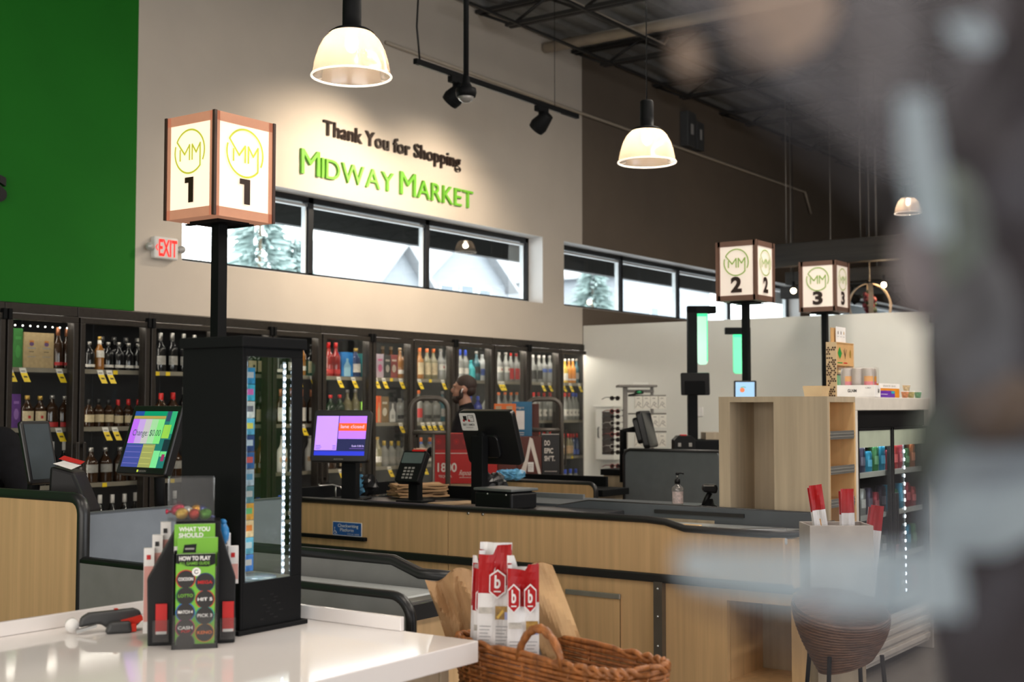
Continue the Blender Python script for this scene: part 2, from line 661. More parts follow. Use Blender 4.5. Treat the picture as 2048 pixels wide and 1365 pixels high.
def conifer(x, y, h, w, name='conifer_tree'):
    r = random.Random(int(x * 10))
    t = thing(name, '', 'tree', (x, y, -0.12))
    mb = MB(); mb.cyl((0, 0, 0), (0, 0, h * 0.9), 0.12, mat('bark', (0.2, 0.15, 0.1), 0.9), 0.03); mb.build('trunk', t)
    mb = MB(); LF = mat('hazed_needles', (0.30, 0.38, 0.37), 0.8, var=0.3, scale=6)  # outdoor haze put into the pale needle colour
    for k in range(700):
        z = h * (0.08 + 0.92 * r.random())
        rad = w * (1 - z / h) * (0.35 + 0.65 * r.random()) + 0.05
        a = r.random() * 6.283
        c = Vector((rad * math.cos(a), rad * math.sin(a), z))
        o = Vector((math.cos(a), math.sin(a), -0.35)).normalized()
        sd = o.cross(Vector((0, 0, 1))).normalized()
        L = 0.35 + 0.35 * r.random()
        mb.add([c - sd * 0.13, c + sd * 0.13, c + o * L + Vector((0, 0, r.random() * 0.15))], [(0, 1, 2)], LF)
        mb.add([c - Vector((0, 0, 0.12)), c + Vector((0, 0, 0.12)), c + o * L], [(0, 1, 2)], LF)
    mb.build('foliage', t)
    return t


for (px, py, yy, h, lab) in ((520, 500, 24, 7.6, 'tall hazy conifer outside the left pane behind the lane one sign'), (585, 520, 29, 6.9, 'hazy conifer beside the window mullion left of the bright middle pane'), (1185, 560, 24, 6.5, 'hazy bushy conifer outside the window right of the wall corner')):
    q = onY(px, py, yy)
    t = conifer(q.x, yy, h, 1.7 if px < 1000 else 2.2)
    t['label'] = lab
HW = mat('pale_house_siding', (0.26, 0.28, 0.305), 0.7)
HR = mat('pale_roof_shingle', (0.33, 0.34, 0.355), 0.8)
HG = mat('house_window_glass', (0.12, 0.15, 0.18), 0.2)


def house(x0, x1, y0, y1, he, hr, label, wins):
    t = thing('house', label, 'house', ((x0 + x1) / 2, y0, -0.12))
    hw = (x1 - x0) / 2; d = y1 - y0
    mb = MB(); mb.bb(-hw, hw, 0, d, 0, he, HW)
    mb.prism([(-hw, he), (hw, he), (0, he + hr)], 'y', 0.02, d, HW); mb.build('wall', t)
    mb = MB(); o = 0.5
    for sg in (-1, 1):
        mb.add([(sg * (hw + o), -o, he - o * hr / hw), (0, -o, he + hr), (0, d + o, he + hr), (sg * (hw + o), d + o, he - o * hr / hw),
                (sg * (hw + o), -o, he - o * hr / hw + 0.2), (0, -o, he + hr + 0.2), (0, d + o, he + hr + 0.2), (sg * (hw + o), d + o, he - o * hr / hw + 0.2)],
               [(0, 1, 2, 3), (4, 5, 6, 7), (0, 1, 5, 4), (2, 3, 7, 6), (0, 3, 7, 4)], HR)
    mb.build('roof', t)
    for (u, z) in wins:
        mb = MB(); mb.bb(u * hw - 0.5, u * hw + 0.5, -0.05, 0.0, z, z + 1.0, WHITE); mb.bb(u * hw - 0.44, u * hw + 0.44, -0.06, -0.05, z + 0.06, z + 0.94, HG); mb.build('window', t)


a = onY(700, 560, 34).x; b = onY(860, 560, 34).x
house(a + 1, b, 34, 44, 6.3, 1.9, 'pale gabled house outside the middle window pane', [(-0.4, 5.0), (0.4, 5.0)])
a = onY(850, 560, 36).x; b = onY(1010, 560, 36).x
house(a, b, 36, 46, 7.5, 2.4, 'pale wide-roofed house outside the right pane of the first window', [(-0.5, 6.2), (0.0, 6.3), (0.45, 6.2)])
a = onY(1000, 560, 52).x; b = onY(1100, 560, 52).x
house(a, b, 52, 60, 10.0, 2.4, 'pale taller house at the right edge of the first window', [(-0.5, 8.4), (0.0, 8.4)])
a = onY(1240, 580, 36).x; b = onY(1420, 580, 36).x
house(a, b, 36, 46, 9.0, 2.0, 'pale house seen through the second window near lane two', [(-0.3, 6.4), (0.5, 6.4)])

# ---------------------------------------------------------------- wall lettering
BROWN = mat('dark_brown_letter', (0.02, 0.010, 0.007), 0.4)
LIME = mat('lime_green_letter', (0.155, 0.48, 0.035), 0.4)


def lettering(name, label, body, x0, x1, z, h, m, bold, small=None, spacing=1.0):
    t = thing(name, label, 'lettering', (x0, YW, z))
    F = Face((0, -0.004, 0), (1, 0, 0), (0, 0, 1))
    # lay the whole line out once, then one child per letter
    adv = []
    pen = 0.0
    for ci, ch in enumerate(body):
        if not small:
            if ch == ' ': continue
            vs, _ = text_mesh(ch, bold, 0.12)
            w = max(v[0] for v in vs) - min(v[0] for v in vs)
            pv, _ = text_mesh(body[:ci + 1], 0.0, 0.0)
            adv.append((ch, max(v[0] for v in pv) - w + bold, w, 1.0))
            continue
        if ch == ' ':
            pen += 0.20 * spacing if small else 0.24
            continue
        vs, _ = text_mesh(ch, bold, 0.12)
        k = 1.0 if (not small or ch in small) else 0.8
        w = (max(v[0] for v in vs) - min(v[0] for v in vs)) * k
        adv.append((ch, pen, w, k))
        pen += w + (0.07 if small else 0.045) * spacing
    if not small:
        p0 = adv[0][1]
        adv = [(c, p - p0, w, k) for c, p, w, k in adv]
        pen = adv[-1][1] + adv[-1][2]
    tot = pen - (0.07 if small else 0.0) * spacing
    fx = (x1 - x0) / tot
    for ch, p, w, k in adv:
        mb = MB()
        vs, fs = text_mesh(ch, bold, 0.12)
        mx = min(v[0] for v in vs)
        sc = h / 0.69 * k
        mb.add([(p * fx + (v[0] - mx) * fx * k * (1.0 if small else 0.94), -0.0135 + v[2] * 0.1, v[1] * sc) for v in vs], [f for f in fs], m)
        mb.build('letter', t)
    return t


lettering('wall_lettering', 'dark brown raised letters reading Thank You for Shopping on the cream wall', 'Thank You for Shopping', 8.187, 10.172, 3.918, 0.132, BROWN, 0.014)
lettering('wall_lettering', 'lime green raised letters reading MIDWAY MARKET on the cream wall', 'MIDWAY MARKET', 7.911, 10.373, 3.53, 0.222, LIME, 0.0, 'M')
F = None
q = Vector((onY(12, 378, 7.88).x, 7.9, onY(5, 402, 7.88).z))
t = thing('wall_lettering', 'black raised letter s cut off at the left frame edge on the green wall', 'lettering', (q.x, YW, q.z))
vs, fs = text_mesh('s', 0.03, 0.1)
mb = MB(); xm = max(v[0] for v in vs); mb.add([((v[0] - xm) * 0.42, -0.02 + v[2] * 0.15, v[1] * 0.36) for v in vs], fs, BLACK); mb.build('letter', t)

# exit sign
q = onY(323, 495, 7.9)
t = thing('exit_sign', 'white wall exit sign with red lettering and two round emergency lamps', 'exit sign', (q.x + 0.005, YW, 2.722))
mb = MB(); mb.bb(-0.115, 0.115, -0.055, -0.001, -0.085, 0.085, WHITE); mb.build('housing', t, 0.012)
REDL = glow('red_exit_letters', (0.9, 0.02, 0.015), 0.9)
mb = MB(); F = Face((0, -0.056, 0), (1, 0, 0), (0, 0, 1))
mb.text(F, 'EXIT', -0.075, -0.062, 0.125, REDL, w=0.175, bold=0.02); mb.ribbon(F, [(-0.088, 0.022), (-0.103, 0.0), (-0.088, -0.022)], 0.008, REDL); mb.build('lettering', t)
LENS = mat('clear_lamp_lens', (0.5, 0.5, 0.48), 0.1, 0.2)
for sx_ in (-1, 1):
    mb = MB(); c = (sx_ * 0.155, -0.045, 0.0 if sx_ < 0 else 0.005)
    mb.ball(c, (0.032, 0.032, 0.032), LENS, 14); mb.cyl((sx_ * 0.112, -0.03, 0), c, 0.012, WHITE); mb.build('emergency_lamp', t)
# ================================================================ liquor coolers and what stands in them
CF = mat('dark_bronze_cooler_frame', (0.042, 0.036, 0.031), 0.38, 0.5, var=0.12, scale=30)
CB = mat('cooler_liner', (0.03, 0.03, 0.031), 0.55)
SHELF = mat('cooler_wire_shelf', (0.05, 0.048, 0.045), 0.45, 0.4)
RAILM = mat('shelf_price_rail', (0.34, 0.31, 0.25), 0.35, 0.4)
LEDW = glow('cool_white_led', (1.0, 0.97, 0.9), 4.0)
DGLASS = film('cooler_door_glass', (0.96, 0.965, 0.955), 0.003, 0.01, fres=0.1)
BX = [4.465, 5.095, 5.676, 6.309, 6.97, 7.571, 8.168, 8.826, 9.415, 10.066, 10.714, 11.351, 11.979, 12.622]
SZ = [1.772, 1.35, 0.94, 0.53, 0.13]
DOORW = ['leftmost cut-off', 'first full', 'second', 'third', 'fourth', 'fifth', 'sixth', 'seventh', 'eighth', 'ninth', 'tenth', 'eleventh', 'last']
for i in range(13):
    x0, x1 = BX[i], BX[i + 1]
    lab = 'dark bronze glass-door liquor cooler, %s door %s' % (DOORW[i], 'beside the white partition' if i == 12 else ('partly behind the black lit display tower' if i in (4, 5) else ('under the green wall' if i < 2 else 'under the cream wall')))
    t = thing('display_cooler', lab, 'cooler', (x0, YW, 0), 0, 'liquor coolers along the back wall')
    w = x1 - x0
    mb = MB()
    mb.bb(0.002, w - 0.002, -0.02, 0.06, 2.15, 2.22, CF)
    mb.bb(0.002, w - 0.002, -0.015, 0.06, 0.0, 0.12, CF)
    mb.bb(0.002, 0.03, -0.005, 0.06, 0.12, 2.15, CF)
    mb.bb(w - 0.03, w - 0.002, -0.005, 0.06, 0.12, 2.15, CF)
    mb.build('frame', t, 0.004)
    mb = MB()
    mb.bb(0.002, w - 0.002, 0.66, 0.69, 0.0, 2.2, CB); mb.bb(0.002, w - 0.002, 0.06, 0.66, 2.17, 2.2, CB); mb.bb(0.002, w - 0.002, 0.06, 0.66, 0, 0.11, CB)
    if i == 0: mb.bb(0.002, 0.01, 0.06, 0.66, 0.1, 2.18, CB)
    if i == 12: mb.bb(w - 0.01, w - 0.002, 0.06, 0.66, 0.1, 2.18, CB)
    mb.build('liner', t)
    # door (hinges and handles alternate): handle side right for odd bays
    hs = 1 if i % 2 == 1 else -1
    mb = MB()
    st = 0.042
    mb.bb(0.008, w - 0.008, -0.045, -0.006, 2.145 - st, 2.145, CF); mb.bb(0.008, w - 0.008, -0.045, -0.006, 0.125, 0.125 + st, CF)
    mb.bb(0.008, 0.008 + st, -0.045, -0.006, 0.125 + st, 2.145 - st, CF); mb.bb(w - 0.008 - st, w - 0.008, -0.045, -0.006, 0.125 + st, 2.145 - st, CF)
    d = mb.build('door', t, 0.004)
    mb = MB(); mb.bb(0.008 + st, w - 0.008 - st, -0.028, -0.022, 0.125 + st, 2.145 - st, DGLASS); mb.build('glass', d)
    mb = MB(); xh = (w - 0.03) if hs > 0 else 0.03
    mb.bb(xh - 0.011, xh + 0.011, -0.085, -0.07, 0.85, 1.25, CF); mb.bb(xh - 0.009, xh + 0.009, -0.08, -0.045, 0.86, 0.89, CF); mb.bb(xh - 0.009, xh + 0.009, -0.08, -0.045, 1.21, 1.24, CF)
    mb.build('handle', d, 0.003)
    mb = MB(); mb.cyl((xh, -0.045, 1.0 + 0.06), (xh, -0.056, 1.0 + 0.06), 0.014, CHROME); mb.build('lock', d)
    mb = MB(); xg = 0.02 if hs > 0 else w - 0.02
    for z in (2.1, 0.2):
        mb = MB(); mb.bb(xg - 0.014, xg + 0.014, -0.06, -0.0, z, z + 0.075, BLACKM); mb.build('hinge', d, 0.004)
    for z in SZ:
        mb = MB()
        mb.bb(0.012, w - 0.012, 0.075, 0.6, z - 0.012, z, SHELF)
        mb.bb(0.012, w - 0.012, 0.062, 0.075, z - 0.026, z + 0.006, RAILM)
        mb.build('shelf', t)
    mb = MB(); 
    if i == 1:
        for k in range(9): mb.ball((0.09 + k * 0.06, 0.09, 2.072), 0.006, LEDW, 8)
    mb.bb(0.034, 0.044, 0.064, 0.074, 0.2, 2.1, mat('led_housing', (0.3, 0.3, 0.3), 0.4))
    mb.build('light_strip', t)
    if i > 0:
        pw = [0, 1.3, 1.2, 1.2, 1.0, 1.5, 2.0, 2.4, 2.6, 3.0, 3.2, 3.4, 3.4][i]
        a = area('cooler_led', (x0 + w / 2, YW + 0.07, 2.12), (math.radians(-28), 0, 0), w * 0.8, 0.03, pw * 0.75, (1.0, 0.93, 0.82))
        a = area('cooler_led', (x0 + 0.05, YW + 0.068, 1.2), (0, math.radians(-90), math.radians(55)), 1.6, 0.02, pw * 1.5, (1.0, 0.93, 0.82))

# ---- bottle kinds: profile as (radius, height) of a unit in metres, then colours
def gl(name, col, rough=0.08, clear=0.0):
    if clear:
        return film(name, tuple(0.6 + 0.4 * c for c in col), 0.07, 0.04, 0.5, col, 0.5)
    return mat(name, col, rough, var=0.1, coat=0.3)


AMB = gl('dark_amber_glass', (0.035, 0.016, 0.008))
AMB2 = gl('honey_spirit_glass', (0.30, 0.12, 0.025))
GRN = gl('dark_green_glass', (0.01, 0.025, 0.012))
BLKG = gl('black_bottle_glass', (0.010, 0.010, 0.011))
CLR = gl('clear_spirit_glass', (0.62, 0.63, 0.6), clear=1)
CLB = gl('blue_tint_glass', (0.06, 0.15, 0.45), clear=1)
TEAL = gl('teal_bottle_glass', (0.02, 0.10, 0.13))
TURQ = mat('turquoise_bottle', (0.04, 0.42, 0.47), 0.3)
ORG = gl('orange_spirit_glass', (0.65, 0.24, 0.03))
YEL = gl('yellow_spirit_glass', (0.62, 0.42, 0.06))
REDG = gl('red_bottle_glass', (0.25, 0.012, 0.012))
FROST = mat('frosted_bottle', (0.55, 0.58, 0.58), 0.4)
WHB = mat('white_bottle', (0.68, 0.66, 0.61), 0.35)
BLUB = gl('cobalt_bottle_glass', (0.01, 0.025, 0.25))
PALE = gl('pale_straw_glass', (0.6, 0.55, 0.33), clear=1)
LC = mat('cream_bottle_label', (0.55, 0.45, 0.28), 0.6, var=0.15, scale=60)
LW = mat('white_bottle_label', (0.66, 0.63, 0.57), 0.6, var=0.2, scale=70)
LK = mat('black_bottle_label', (0.015, 0.014, 0.014), 0.5)
LB_ = mat('blue_bottle_label', (0.06, 0.12, 0.42), 0.5)
LR = mat('red_bottle_label', (0.45, 0.02, 0.02), 0.5)
LT = mat('gold_patterned_label', (0.55, 0.36, 0.2), 0.5, var=0.5, scale=90)
LG = mat('grey_bottle_label', (0.3, 0.29, 0.27), 0.5, var=0.2, scale=60)
KG = mat('gold_bottle_cap', (0.62, 0.40, 0.09), 0.35, 0.5)
KR = mat('red_bottle_cap', (0.55, 0.015, 0.015), 0.3)
KW = mat('white_bottle_cap', (0.75, 0.72, 0.68), 0.4)
KS = mat('silver_bottle_cap', (0.5, 0.48, 0.45), 0.3, 0.7)
KB = mat('black_bottle_cap', (0.015, 0.015, 0.015), 0.3)
KC = mat('copper_bottle_cap', (0.5, 0.2, 0.1), 0.35, 0.5)
KL = mat('blue_bottle_cap', (0.02, 0.07, 0.5), 0.35)
KO = mat('orange_bottle_cap', (0.75, 0.16, 0.03), 0.35)
KT = mat('teal_bottle_cap', (0.03, 0.35, 0.35), 0.4)
KCR = mat('cork_cap', (0.6, 0.42, 0.24), 0.6)
# shape: body radius, shoulder height, neck radius, height, flat(depth factor)
SH = {'tall': (0.044, 0.195, 0.0155, 0.315, 1.0), 'flask': (0.057, 0.175, 0.018, 0.275, 0.62), 'wide': (0.053, 0.165, 0.0165, 0.265, 0.9), 'slim': (0.038, 0.205, 0.0145, 0.32, 1.0),
      'jug': (0.062, 0.16, 0.016, 0.29, 0.75), 'short': (0.048, 0.13, 0.016, 0.215, 1.0), 'mini': (0.034, 0.11, 0.013, 0.19, 1.0), 'round': (0.054, 0.17, 0.019, 0.24, 0.95)}
BK = {
    # key: shape, glass, cap, label material, label z-range, cap length, words
    'ww': ('slim', AMB, KC, LR, (0.03, 0.055), 0.075, 'dark whiskey bottle with a copper foil neck'),
    'cr': ('flask', AMB, KG, LC, (0.045, 0.145), 0.035, 'flat dark gold-capped flask with arched cream label'),
    'pk': ('flask', AMB, KS, LR, (0.01, 0.05), 0.03, 'dark flask with a reddish lower label'),
    'sc': ('tall', AMB2, KG, LW, (0.12, 0.185), 0.035, 'orange-brown bottle with white neck and label'),
    'jd': ('wide', BLKG, KS, LW, (0.03, 0.055), 0.03, 'squat black-labelled whiskey bottle with white strip'),
    'kc': ('wide', AMB, KB, LC, (0.05, 0.12), 0.06, 'dark square bourbon bottle with a cream label'),
    'mm': ('wide', AMB, KR, LC, (0.04, 0.11), 0.085, 'dark bourbon bottle dipped in red wax'),
    'hs': ('tall', BLKG, KS, LG, (0.06, 0.13), 0.06, 'black bottle with a bare silvery neck'),
    'cg': ('short', AMB, KG, LC, (0.03, 0.09), 0.03, 'short amber bottle with a gold cap'),
    'gm': ('wide', AMB, KS, LG, (0.08, 0.14), 0.03, 'amber silver-capped bottle with grey arched label'),
    'wc': ('slim', BLKG, KW, LW, (0.07, 0.13), 0.075, 'dark bottle with a tall white neck sleeve'),
    'sj': ('wide', BLKG, KB, LW, (0.05, 0.12), 0.04, 'black rum bottle with a white label'),
    'kr': ('jug', BLKG, KB, LC, (0.03, 0.135), 0.04, 'black jug-shaped rum bottle with parchment label'),
    'cm': ('tall', AMB, KC, LW, (0.03, 0.15), 0.065, 'dark orange-necked rum bottle with tall white label'),
    'ma': ('tall', WHB, KS, LT, (0.09, 0.13), 0.025, 'white coconut rum bottle with sun emblem'),
    'bl': ('short', BLKG, KL, LW, (0.04, 0.08), 0.045, 'dark bottle with a bright blue cap'),
    'rd': ('tall', REDG, KR, LR, (0.03, 0.07), 0.05, 'red bottle with boxed red label'),
    'bg': ('flask', CLB, KG, LW, (0.05, 0.13), 0.03, 'round blue-tinted gin bottle with oval white label'),
    'jg': ('wide', GRN, KR, LW, (0.03, 0.11), 0.03, 'dark green bottle with cream and red label'),
    'cl': ('tall', PALE, KS, LC, (0.05, 0.12), 0.03, 'clear bottle with an oval cream label'),
    'am': ('tall', AMB2, KCR, LW, (0.05, 0.09), 0.03, 'amber brandy bottle with a cork top'),
    'or': ('tall', AMB2, KO, LC, (0.05, 0.17), 0.04, 'golden orange-necked bottle with tall cream label'),
    'tq': ('tall', PALE, KO, LC, (0.05, 0.17), 0.04, 'pale orange-necked bottle with tall cream label'),
    'vw': ('tall', CLR, KS, LW, (0.10, 0.16), 0.03, 'clear vodka bottle with a white label'),
    'rl': ('slim', CLR, KO, LR, (0.05, 0.14), 0.035, 'clear bottle with a red label'),
    'sq': ('round', CLR, KS, LK, (0.04, 0.075), 0.03, 'wide clear bottle with a small dark label'),
    'db': ('slim', TEAL, KS, LG, (0.06, 0.14), 0.03, 'dark teal gin bottle with a grey label'),
    'bc': ('slim', CLR, KL, LW, (0.07, 0.13), 0.065, 'clear vodka bottle with blue neck sleeve'),
    'tu': ('short', TURQ, TURQ, TURQ, (0.03, 0.08), 0.02, 'turquoise bottle'),
    'tl': ('tall', TEAL, KS, LK, (0.08, 0.15), 0.03, 'dark teal bottle with a black label'),
    'fr': ('tall', FROST, KB, LB_, (0.06, 0.13), 0.03, 'frosted vodka bottle with a pale blue print'),
    'sk': ('wide', BLUB, KL, LW, (0.07, 0.10), 0.04, 'cobalt blue vodka bottle'),
    'oc': ('tall', CLR, KO, LW, (0.02, 0.07), 0.03, 'clear flavoured vodka bottle with an orange cap'),
    'rs': ('slim', CLR, KR, LR, (0.03, 0.15), 0.035, 'clear bottle with red stripes and cap'),
    'ck': ('tall', CLR, KW, LK, (0.04, 0.14), 0.03, 'clear bottle with black stacked lettering label'),
    'cb': ('tall', CLR, KW, LB_, (0.12, 0.16), 0.03, 'clear white-capped bottle with a blue emblem'),
    'rc': ('slim', CLR, KR, LW, (0.05, 0.13), 0.045, 'clear red-capped bottle with white label'),
    'bu': ('slim', CLR, KL, LW, (0.05, 0.13), 0.045, 'clear blue-capped bottle with white label'),
    'oy': ('tall', YEL, KW, LW, (0.04, 0.13), 0.03, 'yellow vodka bottle with a white cap'),
    'oo': ('tall', ORG, KW, LW, (0.04, 0.06), 0.03, 'orange vodka bottle with a white cap'),
    'rp': ('slim', PALE, KR, LT, (0.04, 0.15), 0.06, 'red-necked bottle with gold patterned label'),
    'rb': ('slim', CLB, KR, LB_, (0.02, 0.09), 0.06, 'red-necked bottle with blue lower label'),
    'bn': ('wide', CLR, KL, LB_, (0.03, 0.08), 0.05, 'clear round-shouldered bottle with a blue neck'),
    'yc': ('wide', CLR, YEL, LG, (0.03, 0.10), 0.05, 'clear tequila bottle with a yellow banded neck'),
    'pt': ('wide', CLR, KO, LW, (0.03, 0.09), 0.04, 'clear bottle with orange stopper and blue ribbon'),
    'tc': ('mini', GRN, KT, LR, (0.03, 0.06), 0.04, 'small bottle with teal foil neck'),
    'kk': ('mini', AMB, KCR, LC, (0.03, 0.06), 0.03, 'small bottle with a cork stopper'),
    'lm': ('tall', PALE, KG, LW, (0.05, 0.11), 0.03, 'pale straw bottle with a round white label'),
}
PROTO = {}


def bottle_proto(key):
    sh, g, cap, lab, (l0, l1), capl, words = BK[key]
    r, hs, rn, h, fl = SH[sh]
    mb = MB()
    prof = [(r * 0.6, 0.0), (r * 0.97, 0.004), (r, 0.012), (r, hs - 0.012), (r * 0.93, hs), (r * 0.62, hs + 0.022), (rn * 1.25, hs + 0.042), (rn, hs + 0.06), (rn, h - 0.006)]
    if sh == 'round': prof = [(r * 0.7, 0), (r, 0.006), (r, 0.165), (r * 0.95, 0.185), (r * 0.5, 0.2), (rn, 0.208), (rn, h - 0.006)]
    mb.lathe(prof, (0, 0, 0), g, 14, sy=fl)
    o = mb.build('bottle')
    mb = MB()
    mb.lathe([(rn * 1.12, h - capl), (rn * 1.14, h - 0.003), (rn * 1.0, h)], (0, 0, 0), cap, 12)
    if key == 'sc': mb.lathe([(rn * 1.2, h - 0.095), (rn * 1.12, h - capl)], (0, 0, 0), LW, 12)
    if key == 'pt': mb.lathe([(rn * 1.3, hs + 0.03), (rn * 1.3, hs + 0.055)], (0, 0, 0), LB_, 10)
    mb.build('cap', o)
    mb = MB()
    k = 1.025
    a0, a1 = math.radians(200), math.radians(340)
    if fl < 0.8: a0, a1 = math.radians(208), math.radians(332)
    mb.lathe([(r * k, l0), (r * k, l1)], (0, 0, 0), lab, 12, a0, a1, caps=False, sy=fl)
    if key in ('jg',): mb.lathe([(r * k * 1.01, l0), (r * k * 1.01, l0 + 0.015)], (0, 0, 0), LR, 12, a0, a1, caps=False, sy=fl)
    if key in ('cr', 'ma', 'cl', 'vw', 'kr', 'rc', 'bu'):
        mb.lathe([(r * k * 1.01, (l0 + l1) / 2 - 0.012), (r * k * 1.01, (l0 + l1) / 2 + 0.012)], (0, 0, 0), {'cr': LR, 'ma': KO, 'cl': LG, 'vw': LR, 'kr': LK, 'rc': LK, 'bu': LK}[key], 6, math.radians(258), math.radians(282), caps=False, sy=fl)
    mb.build('label', o)
    return o


SHN = ['top', 'second', 'third', 'fourth', 'bottom']
BAYN = {k: '%s cooler door' % ORD[k - 1] for k in range(1, 13)}
_first = {}


def put_bottle(key, x, y, z, label, group, s=1.0, rz=0.0):
    if key not in PROTO:
        o = PROTO[key] = bottle_proto(key)
    else:
        o = copy_tree(PROTO[key])
    o.location = (x, y, z + 0.0005)
    o.rotation_euler = (0, 0, rz)
    o.scale = (s, s, s)
    tag(o, label, 'bottle', group)
    return o


# per bay and shelf: left to right
STOCK = {
    1: ['GB CX CX ww ww', 'PX cr cr pk pk', 'wc wc wc wc wc', 'wc wc wc'],
    2: ['jd sc jd jd jd jd', 'kc kc kc mm mm mm', 'gm gm gm gm', 'wc wc wc wc wc'],
    3: ['hs hs hs hs cg', 'mm mm hs hs jd', 'gm gm cg gm', 'wc wc wc wc'],
    4: ['jd jd am kr kr', 'cm cm am kr', 'gm gm am am', 'bl bl bl'],
    5: ['jd sj am kr', 'cm cm cm cm', 'ma ma ma', 'bl bl bl bl'],
    6: ['rd rd BX bg TX', 'jg jg cl cl LX', 'gm cg cg am', 'kk jd jd kk'],
    7: ['GX KX RX am am', 'OX NX SX sq bc', 'lm yc yc yc yc', 'kk kk tc rd tc'],
    8: ['or tq tq vw vw', 'rl sq sq db db', 'pt pt pt vw', 'kk cg kk'],
    9: ['bc bc tu tl fr bc', 'vw sk sk oc', 'vw vw vw', 'kk'],
    10: ['vw vw rs rs rs', 'oc oc oc oc oc', 'oc rc rc', 'bn'],
    11: ['ck ck cb cb cb', 'rc rc rc rc rc', 'rp rp rp rp rp', 'bn bn bn'],
    12: ['oy oo oo db', 'rc rc bu bu', 'rp rp rp rb rb', 'bn bn bn'],
}
BOXK = {  # gift boxes: size, colour, emblem colour, words
    'GB': ((0.075, 0.07, 0.29), (0.03, 0.16, 0.03), (0.05, 0.25, 0.05), 'tall green whisky gift box'),
    'CX': ((0.125, 0.085, 0.265), (0.42, 0.31, 0.16), (0.12, 0.06, 0.16), 'cream whisky carton with a small crown print'),
    'PX': ((0.08, 0.07, 0.28), (0.07, 0.02, 0.14), (0.2, 0.1, 0.3), 'purple whisky carton'),
    'BX': ((0.15, 0.08, 0.23), (0.02, 0.2, 0.55), (0.3, 0.55, 0.7), 'bright blue gin gift carton'),
    'TX': ((0.09, 0.08, 0.225), (0.02, 0.33, 0.34), (0.1, 0.5, 0.4), 'teal gift carton'),
    'LX': ((0.085, 0.08, 0.2), (0.22, 0.5, 0.03), (0.3, 0.6, 0.1), 'lime green carton'),
    'GX': ((0.105, 0.08, 0.24), (0.38, 0.3, 0.34), (0.5, 0.08, 0.2), 'grey and pink gift carton'),
    'KX': ((0.10, 0.08, 0.235), (0.03, 0.03, 0.03), (0.4, 0.35, 0.3), 'black patterned gift carton'),
    'RX': ((0.11, 0.08, 0.24), (0.25, 0.05, 0.045), (0.6, 0.5, 0.4), 'dark red gift carton with an oval emblem'),
    'OX': ((0.06, 0.08, 0.255), (0.72, 0.1, 0.015), (0.6, 0.4, 0.2), 'orange tequila carton'),
    'NX': ((0.115, 0.08, 0.25), (0.2, 0.13, 0.06), (0.6, 0.55, 0.45), 'brown tequila carton with a pale emblem'),
    'SX': ((0.11, 0.07, 0.2), (0.12, 0.12, 0.12), (0.6, 0.6, 0.58), 'dark carton printed with a silver bottle'),
}
_sy = [0.125, 0.122, 0.12, 0.12]
BOTTLE_N = 0
